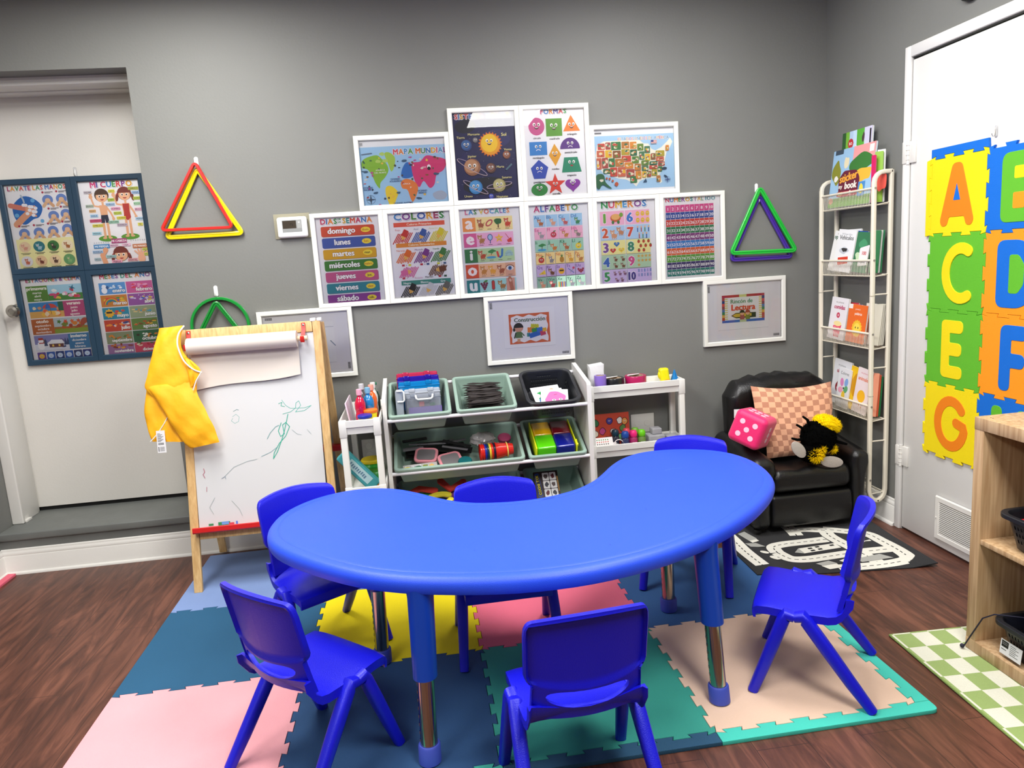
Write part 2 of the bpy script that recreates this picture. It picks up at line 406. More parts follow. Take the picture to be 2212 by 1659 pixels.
# recessed door 1
d1 = MB(); d1.box((-1.975, .33, .226), (-1.06, .37, 2.27))
D1 = struct('door_1', d1, DOORW)
tr = MB()  # moulded jamb at the left and head above
for a, b, y0, y1 in ((XL, -1.968, .135, .33), (-1.968, -1.945, .15, .30), (-1.968, -1.955, .15, .33)): tr.rbox((a, y0, .204), (b, y1, 2.28), .004, 1)
tr.rbox((XL, .128, .204), (-1.936, .15, 2.28), .006, 2); tr.rbox((-1.97, .15, .204), (-1.93, .20, .217), .002, 1)
for z0, y0, y1 in ((2.262, .112, .17), (2.268, .17, .245), (2.262, .245, .33)): tr.rbox((XL, y0, z0), (-1.06, y1, 2.30), .005, 2)
tr.box((XL, .11, 2.285), (-1.06, .37, 2.32))
struct('trim_2', tr, WHITE)
dark = mat('gap_shade_black', '#0a0a0a', .8)  # near-black that paints shade into door gaps and behind the grille
struct('door_1_gap_shade', MB().box((-1.975, .34, .2035), (-1.06, .41, .226)), dark)  # dark block painting the shade under the recessed door
chrome = mat('brushed_nickel', '#a7a29a', .28, 1, bump=.03, bscale=300)
kn = MB(); KX, KZ = -1.885, 1.25
kn.X = frame3((KX, .33, KZ), (1, 0, 0), (0, 0, 1))
kn.lathe([(0, 0), (.034, 0), (.034, .006), (.028, .012), (.014, .016), (.013, .034), (.024, .04), (.031, .05), (.032, .06), (.026, .07), (.014, .073), (.013, .071), (0, .071)], 24)
kn.build('door_knob', chrome, D1, 'brushed nickel knob')
# right-hand white door (door_2) with casing, hinges and return-air grille
ST = 2.228
cs = MB()
cs.rbox((ST - .016, DY0, 0), (ST, DY0 + .036, DZ + .045), .004, 1); cs.rbox((ST - .016, DY1 - .036, 0), (ST, DY1, DZ + .045), .004, 1)
cs.rbox((ST - .0155, DY1 + .0005, DZ), (ST - .0005, DY0 - .0005, DZ + .045), .004, 1); cs.box((ST - .001, DY0 + .001, 0), (ST + .1, DY0 + .02, DZ - .001)); cs.box((ST + .001, DY1, DZ + .001), (ST + .1, DY0, DZ + .02))
struct('trim_4', cs, mat('white_casing_paint', '#e2e1de', .35, bump=.04, bscale=60))
D2 = struct('door_2', MB().rbox((ST - .004, DY1 + .003, .012), (ST + .036, DY0 - .003, DZ - .012), .002, 1), mat('white_slab_door', '#e0dfdb', .38, bump=.05, bscale=80, var=.012, vscale=2))
struct('door_2_gap_shade', MB().box((ST + .03, DY1, DZ - .03), (ST + .06, DY0, DZ)), dark)  # dark strip painting the shade in the gap above the door
for z in (1.68, .35):
    h = MB(); h.cyl((ST - .012, DY0 + .004, z - .05), (ST - .012, DY0 + .004, z + .05), .007)
    h.rbox((ST - .012, DY0 - .04, z - .045), (ST - .003, DY0 - .002, z + .045), .002, 1); h.rbox((ST - .02, DY0 + .008, z - .045), (ST - .014, DY0 + .033, z + .045), .002, 1)
    for q in (-.03, -.01, .01, .03): h.cyl((ST - .0125, DY0 + .004, z + q - .0012), (ST - .0125, DY0 + .004, z + q + .0012), .0082)
    h.build('hinge', WHITE, D2)
vg = MB(); y0, y1, z0, z1 = -.89, -1.25, .045, .235; x = ST - .006
vg.mframe(y0 - y1, z1 - z0, [(0, 0), (.004, .008), (.022, .008), (.026, .004), (.026, 0)], frame3((x, y0, z0), (0, -1, 0), (0, 0, 1)))
nl = 17
for i in range(nl):
    z = z0 + .030 + (z1 - z0 - .060) * i / (nl - 1)
    vg.add([(x - .006, y0 - .02, z - .0022), (x - .006, y1 + .02, z - .0022), (x - .001, y1 + .02, z - .0006), (x - .001, y0 - .02, z - .0006), (x - .006, y0 - .02, z + .0006), (x - .006, y1 + .02, z + .0006), (x - .001, y1 + .02, z + .0014), (x - .001, y0 - .02, z + .0014)],
           [(0, 1, 2, 3), (7, 6, 5, 4), (0, 4, 5, 1), (2, 6, 7, 3), (1, 5, 6, 2), (0, 3, 7, 4)])
vg.cyl((x - .012, y0 - .011, .14), (x - .006, y0 - .011, .14), .003)
vg.mi = 1; vg.box((x + .0005, y1 + .01, z0 + .01), (x + .003, y0 - .01, z1 - .01))  # dark sheet painting the shade behind the slats
vg.build('vent_grille', [WHITE, dark], D2, 'white louvred return air grille')
# ceiling light fixtures (out of view; the two at rear left added for general light)
for i, (x, y, sx, sy, wt, c) in enumerate(LIGHTS):
    t = thing('ceiling_light', 'white recessed ceiling light panel, out of view', 'light', (x, y, CEIL), 0, 'ceiling light panels')
    f = MB()
    for a, b, c_, d in ((-sx / 2 - .02, -sx / 2, -sy / 2 - .02, sy / 2 + .02), (sx / 2, sx / 2 + .02, -sy / 2 - .02, sy / 2 + .02), (-sx / 2, sx / 2, -sy / 2 - .02, -sy / 2), (-sx / 2, sx / 2, sy / 2, sy / 2 + .02)):
        f.box((x + a, y + c_, CEIL - .015), (x + b, y + d, CEIL))
    f.build('light_frame', WHITE, t)
# ================================================================ floor mats
def seam(a, b, n, amp):
    a = Vector(a); b = Vector(b); t = (b - a) / n; nn = Vector((-(b - a).y, (b - a).x)).normalized() * amp; out = []
    for i in range(n):
        p = a + t * i; out += [p + t * .27 - nn, p + t * .21 + nn, p + t * .79 + nn, p + t * .73 - nn]
    return [(q.x, q.y) for q in out]
def foam(name, c): return mat(name, c, .72, bump=.5, bscale=600, var=.03, vscale=5, spec=.25)
GX, GY, TS, GA = .2181, -1.2753, .6, .0033
def GP(i, j): u, v = i * TS, j * TS; return (GX + u * math.cos(GA) - v * math.sin(GA), GY + u * math.sin(GA) + v * math.cos(GA))
EB = {}
def sedge(p, q, n=6, amp=.0075):
    a = (tuple(round(x, 4) for x in p), tuple(round(x, 4) for x in q))
    if (a[1], a[0]) in EB: return EB[(a[1], a[0])][::-1]
    if a not in EB: EB[a] = seam(p, q, n, amp)
    return EB[a]
BW = .045 / TS
def mat_tile(i, j, w, h, plain, c, nm, label, cat='foam mat', group=None, rc=None):
    C = [GP(i, j), GP(i + w, j), GP(i + w, j + h), GP(i, j + h)]; out = []
    for k in range(4):
        if rc is not None and k == rc:
            a, b, d = Vector(C[k - 1]), Vector(C[k]), Vector(C[(k + 1) % 4]); r = .02
            p0 = b + (a - b).normalized() * r; p1 = b + (d - b).normalized() * r
            out += [tuple(p0 * (1 - t) ** 2 + b * 2 * t * (1 - t) + p1 * t * t) for t in (0, .25, .5, .75, 1)]
        else: out.append(C[k])
        if k not in plain: out += sedge(C[k], C[(k + 1) % 4], 6 if (w if k % 2 == 0 else h) > .4 else 1)
    V, F = plate([out], .012, .0012, -.0008)
    o = MB().raw((V, F)).build(nm, foam('foam_' + c[1:], c), None, smooth=30)
    return tag(o, label, cat, group)
G_ = 'square foam mat tiles under the table'
mat_tile(-2.043, 1, 1.043, 1, (2, 3), '#7d95c4', 'foam_mat_tile', 'light blue foam floor tile under the wooden easel', group=G_)
mat_tile(-1, 1, 1, 1, (2,), '#5874a4', 'foam_mat_tile', 'slate blue foam floor tile mostly hidden, behind the yellow one', group=G_)
mat_tile(-2.043, 0, 1.043, 1, (3,), '#285a7c', 'foam_mat_tile', 'dark teal blue foam floor tile between light blue and pale pink tiles', group=G_)
mat_tile(-1, 0, 1, 1, (), '#f2dc14', 'foam_mat_tile', 'bright yellow foam floor tile under the blue table', group=G_)
mat_tile(0, 0, 1, 1, (), '#ec7088', 'foam_mat_tile', 'rose pink foam floor tile under the blue table', group=G_)
mat_tile(1, 0, 1, 1, (2,), '#3a6498', 'foam_mat_tile', 'medium blue foam floor tile beside the black road rug', group=G_)
mat_tile(-2.043, -1, 1.043, 1, (3,), '#f0a8ae', 'foam_mat_tile', 'pale pink foam floor tile at the front left', group=G_)
mat_tile(-1, -1, 1, 1, (), '#2c4e76', 'foam_mat_tile', 'navy blue foam floor tile at the front, left of the green one', group=G_)
mat_tile(0, -1, 1, 1, (), '#3a9c8a', 'foam_mat_tile', 'sea green foam floor tile under the front middle chair', group=G_)
mat_tile(1, -1, 1, 1, (), '#e6c6ac', 'foam_mat_tile', 'beige foam floor tile with turquoise edging at the front right', group=G_)
g2 = 'narrow foam edging strips of the floor mat'
mat_tile(2, -1, BW, 1, (0, 1, 2), '#48c8b4', 'foam_edge_strip', 'turquoise foam edging strip along the right of the beige tile', group=g2)
mat_tile(2, 0, BW, 1, (0, 1, 2), '#3a6498', 'foam_edge_strip', 'blue foam edging strip along the right of the medium blue tile', group=g2)
def front_strip(i, w, c, label, rc=False):
    a, b = GP(i, -1), GP(i + 1, -1); lo0, lo1 = GP(i, -1 - BW), GP(i + w, -1 - BW); hi = GP(i + w, -1)
    out = [lo0]
    if rc:
        bb = Vector(lo1); p0 = bb - Vector((.02, 0)); p1 = bb + Vector((0, .02)); out += [tuple(p0 * (1 - t) ** 2 + bb * 2 * t * (1 - t) + p1 * t * t) for t in (0, .25, .5, .75, 1)]
    else: out.append(lo1)
    out += [hi] + ([b] if w > 1 else []) + sedge(a, b)[::-1] + [a]
    V, F = plate([out], .012, .0012, -.0008)
    tag(MB().raw((V, F)).build('foam_edge_strip', foam('foam_' + c[1:], c), None, smooth=30), label, 'foam edging', g2)
front_strip(1, 1 + BW, '#48c8b4', 'turquoise foam edging strip with rounded corner, front of the beige tile', True)
front_strip(0, 1, '#2c5470', 'dark navy foam edging strip along the front of the green tile')
front_strip(-1, 1, '#48b8a0', 'green foam edging strip at the front of the navy tile')
# small pink mat piece on the floor at far left
V, F = plate([[(-2.3 + .34, -.215), (-1.925, -.21), (-1.925, -.035), (-1.962, -.03)]], .012, .001)
tag(MB().raw((V, F)).build('foam_mat_piece', foam('foam_pinkred', '#e86a80')), 'pink foam mat piece on the wood floor at the far left edge', 'foam mat')
# ================================================================ plastic table and chairs
BLUE_T = mat('blue_table_plastic', '#2853e6', .46, bump=.18, bscale=500, var=.02, vscale=6)
BLUE_C = mat('blue_chair_plastic', '#1012c6', .36, bump=.2, bscale=420, spec=.5)
BLUE_L = mat('blue_leg_sleeve', '#0d3fa4', .32); BLUE_F = mat('blue_rubber_foot', '#3c4cae', .5)
STEEL = mat('polished_steel_tube', '#b9b3a6', .16, 1)
TZ = .53
OUT = [(-.444, -1.332), (-.455, -1.225), (-.437, -1.117), (-.384, -1.018), (-.303, -.949), (-.213, -.917), (-.119, -.922), (-.024, -.963), (.046, -1.036), (.104, -1.114), (.173, -1.184), (.24, -1.226), (.324, -1.243), (.4, -1.25), (.461, -1.244), (.542, -1.219), (.613, -1.18), (.685, -1.109), (.734, -1.031), (.779, -.951), (.852, -.855), (.929, -.805), (1.015, -.789), (1.118, -.804), (1.219, -.852), (1.285, -.92), (1.321, -1.021), (1.322, -1.163), (1.296, -1.28), (1.256, -1.363), (1.19, -1.451), (1.074, -1.575), (.916, -1.706), (.725, -1.808), (.542, -1.856), (.403, -1.87), (.25, -1.860), (.056, -1.806), (-.057, -1.757), (-.16, -1.695), (-.327, -1.533), (-.415, -1.42)]
for _ in range(2): OUT = [tuple((Vector(OUT[i - 1]) + Vector(OUT[i]) * 6 + Vector(OUT[(i + 1) % len(OUT)])) / 8) for i in range(len(OUT))]
OC = catmull(OUT, 3)
def inset(P, d):  # positive grows
    o = []; m = len(P)
    for i in range(m):
        t = (Vector(P[(i + 1) % m]) - Vector(P[i - 1])).normalized(); o.append((P[i][0] + t.y * d, P[i][1] - t.x * d))
    return o
ar = sum(OC[i - 1][0] * OC[i][1] - OC[i][0] * OC[i - 1][1] for i in range(len(OC)))
if ar < 0: OC = OC[::-1]
tbl = thing('activity_table', 'large blue kidney shaped plastic activity table on four adjustable legs', 'table', (.45, -1.35, 0))
prof = [(.05, .512), (.045, .478), (.012, .478), (.004, .481), (.0, .488), (-.003, .500), (-.003, .510), (.0, .519), (.006, .526), (.014, .5295), (.028, .5300), (.0325, .5300), (.0345, .5288), (.0365, .5300), (.05, .53)]
m = MB(); m.loft([[(*p, z) for p in inset(OC, -d)] for d, z in prof])
m.build('tabletop', BLUE_T, tbl)
for x, y, zs, tx, ty in ((.028, -1.825, .245, .040, -1.755), (.887, -1.743, .250, .878, -1.675), (-.123, -1.277, .285, -.11, -1.285), (.932, -1.168, .285, .925, -1.18)):
    X = Matrix(((1, 0, (tx - x) / .47, x - .012 * (tx - x) / .47), (0, 1, (ty - y) / .47, y - .012 * (ty - y) / .47), (0, 0, 1, 0), (0, 0, 0, 1)))
    m = MB(); m.lathe([(.026, zs), (.0335, zs), (.036, .46), (.042, .514), (0, .514)], 24, X); lg = m.build('leg', BLUE_L, tbl)
    q = MB(); q.X = X; q.lathe([(0, .03), (.0235, .03), (.0235, zs + .02), (0, zs + .02)], 20)
    for k in range(8): q.box((-.0242, -.003, .07 + k * .022), (-.0225, .003, .078 + k * .022))
    q.build('leg_tube', STEEL, lg, 'chrome tube of an adjustable leg')
    q = MB(); q.X = X; q.lathe([(0, .0125), (.027, .0125), (.031, .016), (.0305, .06), (.028, .064), (.0238, .064)], 24); q.build('foot_cap', BLUE_F, lg, 'blue plastic foot cap')
# faint scuffs on the table top
# ---- the chair, local frame: front faces -y
def make_chair():
    t = thing('plastic_chair', 'x', 'chair'); t['group'] = 'blue plastic chairs around the table'
    PR = [(-.165, .245), (-.168, .262), (-.163, .276), (-.15, .283), (-.12, .284), (-.07, .280), (0, .276), (.045, .276), (.070, .281), (.088, .293), (.099, .312), (.106, .336)]
    def hw(k): s_ = k / (len(PR) - 1); return .148 - .004 * s_ - (.004 if k < 3 else 0)
    U = [-1, -.985, -.94, -.8, -.55, -.25, 0, .25, .55, .8, .94, .985, 1]
    loops = []
    for k, (y, z) in enumerate(PR):
        a = PR[max(k - 1, 0)]; b = PR[min(k + 1, len(PR) - 1)]; t2 = Vector((b[0] - a[0], b[1] - a[1])).normalized(); nn = Vector((-t2.y, t2.x)); w_ = hw(k); th = .009; top = []; bot = []
        for u in U:
            e = abs(u); dip = (e ** 8) * .004 - .004 * (1 - e * e) * (1 if 3 < k < 9 else .3); back = (-.018 * (u * u) if k > 7 else 0) * (k - 7) / 4
            yy, zz = y + nn.x * -dip + back, z - dip * .8 + (0 if k < 10 else -.0)
            if k >= 10: zz -= .016 * (1 - u * u) * (k - 9) / 2
            top.append((u * w_, yy, zz))
        for u in U[::-1]:
            e = abs(u); drop = .024 if e > .97 else .010
            p = top[U.index(u)]; bot.append((p[0], p[1] + (0.006 if k < 3 else 0) + (drop if k > 9 else 0) * .9, p[2] - (drop if 2 <= k <= 9 else 0 if k > 9 else 0)))
        if k < 2: bot = [(p[0], p[1] + .008, p[2]) for p in top[::-1]]
        loops.append(top + bot)
    MB().loft(loops).build('seat', BLUE_C, t)
    # backrest: curved panel with two uprights and the hand slot under it
    rows = []
    ZB, ZT = .29, .552
    zs = [.29, .31, .33, .3415, .3425, .344, .347, .352, .358, .365, .372, .378, .383, .386, .3875, .3885, .394, .400, .41, .44, .48, .515, .535, .545, .550, .552]
    def width(z):
        if z < .392: return .132 + .004 * (.39 - z) / .1
        if z < .41: return .136 + .012 * math.sin((z - .392) / .018 * math.pi / 2)
        if z > .522: return .130 + .018 * math.sqrt(max(0, 1 - ((z - .522) / .030) ** 2))
        return .148
    def hole(z):
        # lower limit sags like a smile, upper edge too
        lo = .342; hi = .388
        if z <= lo or z >= hi: return 0
        q = (z - lo) / (hi - lo); return .102 * math.sqrt(max(0, 1 - (2 * q - 1) ** 2)) ** .6
    def pos(x, z, o):
        y = .095 + (z - .29) * .2 - 1.6 * x * x
        zz = z - .022 * (1 - (x / .15) ** 2) * max(0, min(1, (z - .31) / .03)) * max(0, min(1, (.44 - z) / .05)) + .015 * (1 - (x / .15) ** 2) * max(0, (z - .43) / .1)
        return (x, y + o, zz)
    T = [0, .12, .3, .5, .7, .84, .93, .975, 1]
    mb = MB()
    for sgn in (-1, 1):
        P = []
        for z in zs:
            h, w_ = hole(z), width(z); row = []
            for q in T:
                x = h + (w_ - h) * q; rim = z > .395 and (w_ - x < .010 or z > .542)
                fr = .0; bk = .020 if rim else (.012 if z < .395 else .007)
                if z > .549 or w_ - x < .0015: fr, bk = .003, .017
                row.append((pos(sgn * x, z, fr), pos(sgn * x, z, bk)))
            P.append(row)
        nI, nJ = len(zs), len(T); vs = [p[0] for r in P for p in r] + [p[1] for r in P for p in r]; o = nI * nJ; fs = []
        def q4(a, b, c, d): fs.append((a, b, c, d) if sgn > 0 else (d, c, b, a))
        for i in range(nI - 1):
            for j in range(nJ - 1):
                a = i * nJ + j; q4(a, a + 1, a + nJ + 1, a + nJ); q4(o + a, o + a + nJ, o + a + nJ + 1, o + a + 1)
            a = i * nJ + nJ - 1; q4(a, o + a, o + a + nJ, a + nJ); a = i * nJ
            if hole(zs[i]) > 0 or hole(zs[i + 1]) > 0: q4(a + nJ, o + a + nJ, o + a, a)
        for j in range(nJ - 1):
            a = (nI - 1) * nJ + j; q4(a, a + 1, o + a + 1, o + a); q4(o + j, o + j + 1, j + 1, j)
        mb.add(vs, fs)
    mb.build('backrest', BLUE_C, t)
    SQ = rr(0, 0, 2, 2, .7, 3)
    for sx in (-1, 1):
        for fy in (-1, 1):
            top = Vector((sx * .150, fy * .024 - .045, .268)); ft = Vector((sx * .166, fy * .160 + (0 if fy < 0 else .004), .0135))
            P = [Vector((sx * .149, -.045, .262)), top + Vector((0, 0, 0)), top + (ft - top) * .05, top + (ft - top) * .35, top + (ft - top) * .7, ft]
            mb = MB(); mb.tube(P, [(.017, .014), (.0185, .0165), (.019, .018), (.018, .0185), (.016, .017), (.0145, .0155)], sq=SQ)
            for q in mb.V: q.z = max(q.z, .0125)
            mb.build('leg', BLUE_C, t)
    return t
proto = make_chair()
CH = [((-.2875, -1.73), 47, 'blue plastic chair at the front left, seen from behind, facing the table'),
      ((.405, -2.015), 95, 'blue plastic chair at the front middle with its back to the camera'),
      ((1.229, -1.663), 146.9, 'blue plastic chair at the right of the table, seen side on'),
      ((-.335, -1.083), -57, 'blue plastic chair behind the left end of the table, by the easel'),
      ((.315, -1.243), -90, 'blue plastic chair tucked in the hollow of the kidney table'),
      ((1.111, -.915), -117, 'blue plastic chair behind the right end of the table, near the armchair')]
for i, ((x, y), a, lb) in enumerate(CH):
    o = proto if i == 0 else copy_tree(proto)
    o.location = (x, y, 0); o.rotation_euler = (0, 0, R_(a + 90)); o['label'] = lb
# ================================================================ framed posters
FW, FH = .3415, .4469
GLASS = glass()
WFR = mat('white_frame_foil', '#e4e4dc', .4, bump=.03, bscale=80); NFR = mat('navy_frame_foil', '#1d3a50', .45)
def wallX(x, z, y=-.0): return frame3((x, y, z), (1, 0, 0), (0, 0, 1))
def picture(x, z, w, h, label, group, art, fm=None, y=-.0005, b=.022, bg='#f0eff3', glazed=True, name='poster_frame'):
    """x,z = lower left; art(A) draws in cm from the top-left of the visible sheet"""
    t = thing(name, label, 'framed poster', (x, y, z), 0, group)
    P = [(0, 0), (0, .018), (.0015, .0195), (b - .004, .0195), (b - .001, .0175), (b, .0165), (b, .010), (b, 0)]
    f = MB(); f.mframe(w, h, P, wallX(x, z, y)); f.build('frame', fm or WFR, t, smooth=20)
    A = Art((w - 2 * b) * 100 + 1, (h - 2 * b) * 100 + 1, bg, wallX(x + b - .005, z + h - b + .005, y - .004))
    A.m.X = A.m.X @ Matrix.Translation((.5, -.5, 0)); A.m.V = []; A.m.F = []; A.m.MI = []; A.m.C = []
    A.w -= 1; A.h -= 1; A.m.col(bg).box((-.4, -A.h - .4, -.3), (A.w + .4, .4, 0)); art(A); A.build('print', t)
    if glazed:
        g = MB(); X = wallX(x, z, y); g.add([(b * .9, b * .9, .0125), (w - b * .9, b * .9, .0125), (w - b * .9, h - b * .9, .0125), (b * .9, h - b * .9, .0125)], [(0, 1, 2, 3)], X); g.build('acrylic_pane', GLASS, t, smooth=0)
    return t
RC = random.Random(5)
def critter(A, x, y, r, c, c2='#f0d8b8', seed=0):
    rn = random.Random(seed + int(x * 7 + y * 13)); A.E(x + r * .15, y + r * .35, r * .6, r * .42, c, rn.uniform(-30, 30), 12)
    for q in (-.3, .05, .4): A.L([(x + q * r, y + r * .5), (x + q * r + r * .1, y + r * .95)], r * .17, c)
    hx = x - r * .35 + rn.uniform(-.2, .2) * r; hy = y - r * .3
    for q in (-1, 1): A.E(hx + q * r * .32, hy - r * .32, r * .15, r * .22, c, q * 20, 8)
    A.E(hx, hy, r * .42, r * .38, c, 0, 12); A.E(hx, hy + r * .12, r * .22, r * .16, c2, 0, 8)
    for q in (-1, 1): A.E(hx + q * r * .15, hy - r * .08, r * .08, r * .1, '#f8f8f8', 0, 7).E(hx + q * r * .15, hy - r * .06, r * .045, r * .06, '#201818', 0, 6)
    A.L([(x + r * .6, y + r * .3), (x + r * .85, y - r * .1)], r * .12, c)
def fruit(A, x, y, r, c, leaf='#3c7a30'):
    A.E(x, y + r * .1, r * .75, r * .7, c, 0, 14); A.E(x + r * .35, y - r * .75, r * .3, r * .14, leaf, -30, 8); A.L([(x, y - r * .5), (x + r * .1, y - r * .85)], r * .1, '#5a3a1c'); A.face(x, y + r * .1, r * .55)
def tree(A, x, y, r, c='#2a6a38'):
    A.L([(x, y + r), (x, y)], r * .25, '#6a4424'); A.blob(x, y - r * .25, r * .8, r * .65, c, 3, .15)
def flower(A, x, y, r, c):
    for k in range(5): A.E(x + r * .5 * math.cos(k * 1.257), y + r * .5 * math.sin(k * 1.257), r * .38, r * .38, c, 0, 8)
    A.E(x, y, r * .28, r * .28, '#e8c83a', 0, 8)
def star(x, y, r, n=5, q=.42, a0=-90): return [(x + (r if k % 2 == 0 else r * q) * math.cos(R_(a0 + 180 / n * k)), y + (r if k % 2 == 0 else r * q) * math.sin(R_(a0 + 180 / n * k))) for k in range(2 * n)]
def heart(x, y, r):
    o = []
    for k in range(28): t = 2 * math.pi * k / 28; o.append((x + r * math.sin(t) ** 3, y - r * .9 * (.8125 * math.cos(t) - .3125 * math.cos(2 * t) - .125 * math.cos(3 * t) - .0625 * math.cos(4 * t))))
    return o
def mini(A, k, x, y, r, seed=0):
    cs = ['#a8683a', '#c0504a', '#7a5a9a', '#d89a30', '#5a8a4a', '#4a78a8', '#b88a58', '#6a4a34']; c = cs[(k * 3 + seed) % 8]; q = (k + seed) % 6
    if q == 0: critter(A, x, y, r, c)
    elif q == 1: fruit(A, x, y, r * .8, c)
    elif q == 2: flower(A, x, y, r * .9, c)
    elif q == 3: A.blob(x, y, r * .8, r * .5, c, k).blob(x + r * .2, y - r * .3, r * .4, r * .4, '#e8d8b0', k + 1)
    elif q == 4: A.P(star(x, y, r * .9), c).face(x, y + r * .1, r * .4)
    else: critter(A, x, y, r, '#8a8078')
def dias(A):
    W_, H_ = A.w, A.h; A.title('DIAS', 2.3, 2.9, 3.3, 8.0); A.T('DE', 11.4, 1.3, 1.2, '#3f8f4a', bold=.05); A.T('LA', 11.4, 2.6, 1.2, '#3f8f4a', bold=.05); A.title('SEMANA', 12.7, 2.9, 3.3, 14.0, RB[5:] + RB[:5])
    D = [('domingo', 'dom.', '#cf4a2c', '#b8762c'), ('lunes', 'lun.', '#3d57a8', '#d08018'), ('martes', 'mar.', '#d9a514', '#3a2c10'), ('miércoles', 'miérc.', '#3a7d2e', '#c06a18'), ('jueves', 'jue.', '#c4558a', '#4a2c20'), ('viernes', 'vier.', '#2b8796', '#b8601c'), ('sábado', 'sáb.', '#8c3a94', '#2c2410')]
    for k, (d, s_, c, tc) in enumerate(D):
        y = 4.1 + 5.38 * k; h = min(4.75, H_ - y)
        if k < 6: A.R(2.45, y + .2, 25, 4.75, '#8a8494', .8).R(2.3, y, 25, 4.75, c, .7)
        else: A.R(2.3, y, 25, H_ - y - .02, c)
        yb = y + 3.35 if k < 6 else y + 3.1
        A.T(d, 11.8, yb, 3.7, '#ffffff', bold=.035, out='#5a4038', ow=.035); A.E(23.2, y + 2.25, 2.25, 1.25, '#f2dc3c'); A.T(s_, 23.2, y + 2.75, 1.7, tc, bold=.025)
    return A
def colores(A):
    A.title('COLORES', 2.6, 3.0, 4.3, 24.5, ['#4a8ac8', '#8a4a98', '#4a8a3c', '#3f5fb0', '#e8a83a', '#a83a64', '#3f8f4a'])
    A.R(2.4, 4.2, 24.5, 2.1, '#e2573f').T('Colores Primarios', 14.6, 5.8, 1.6, '#f8e8d0', bold=.025)
    def pencil(x, y, c, flip=0, ang=-62, w=1.6, L_=7.6):
        dx, dy = math.cos(R_(ang)), math.sin(R_(ang)); rn = random.Random(int(x * 10 + y)); A.k += 1; A.lock = True
        for k in range(9):
            a = k * .82 - 3.4; q, r = rn.uniform(2.2, 3.2), rn.uniform(2.2, 3.2); A.L([(x + a - r * .5, y + .6 + r * .8), (x + a + q * .5, y + .6 - q * .8)], .5, c)
        A.lock = False
        tip = (x - dx * 1.6, y - dy * 1.6 + .4); q = (-dy * w / 2 * 1.6, dx * w / 2 * 1.6); b0 = (tip[0] + dx * 2.2, tip[1] + dy * 2.2); b1 = (b0[0] + dx * 3.4, b0[1] + dy * 3.4)
        A.P([tip, (b0[0] + q[0], b0[1] + q[1]), (b0[0] - q[0], b0[1] - q[1])], '#e8b458')
        A.P(rpoly([(b0[0] + q[0], b0[1] + q[1]), (b1[0] + q[0], b1[1] + q[1]), (b1[0] - q[0], b1[1] - q[1]), (b0[0] - q[0], b0[1] - q[1])], .5, 3), c); A.E(tip[0] + dx * .3, tip[1] + dy * .3, .35, .35, c, 0, 8)
    for x, t, c, tc in ((6.5, 'Rojo', '#c62c26', '#c63c34'), (15.2, 'Azul', '#2f55a0', '#5a6a88'), (23.6, 'Amarillo', '#d8c81c', '#e0d890')):
        A.T(t, x - 2.3, 8.1, 1.3, tc, bold=.01); pencil(x, 11, c)
    A.R(2.8, 14, 24.3, 2.0, '#e08a2a').T('Colores Secundarios', 15, 15.5, 1.5, '#f8ecd0', bold=.025)
    for x, t, c, p, q in ((7, 'Naranja', '#dd6a1e', '#b81c30', '#e0d834'), (15.8, 'Morado', '#7a2a86', '#b81c30', '#2f4a84'), (24, 'Verde', '#3a7a34', '#d8d834', '#3a5a84')):
        A.T(t, x - 2.2, 17.9, 1.3, c, bold=.01); pencil(x, 20.5, c); A.R(x - 2.2, 24.1, 1.3, .9, p).T('+', x, 24.9, 1, '#333333').R(x + .9, 24.1, 1.3, .9, q)
    pencil(8, 27.4, '#d86aa0', ang=180 - 8); pencil(22, 27.2, '#6a3418', ang=-8)
    A.R(4.5, 30.3, 1.3, .9, '#c02c48').T('+', 6.7, 31.1, 1, '#333').T('Rosado', 12.4, 31.3, 1.3, '#e0a8c0', bold=.01).T('Marrón', 17.4, 31.2, 1.3, '#4a3428', bold=.01).R(22, 30.3, 1.3, .9, '#b82434').T('+', 24, 31.1, 1, '#333').R(24.7, 30.3, 1.3, .9, '#3a5a44')
    A.R(3.8, 32, 24, 2.1, '#3a8a7c')
    for x, t, c in ((6.6, 'Negro', '#1c1616'), (15, 'Blanco', '#d8d8dc'), (24, 'Gris', '#6a6660')): A.T(t, x, 33.6, 1.4, '#f4f4f0', bold=.02)
    for x, c in ((8, '#1c1616'), (16.5, '#cfcfd2'), (24.5, '#6a6660')): pencil(x, 36.8, c)
    return A
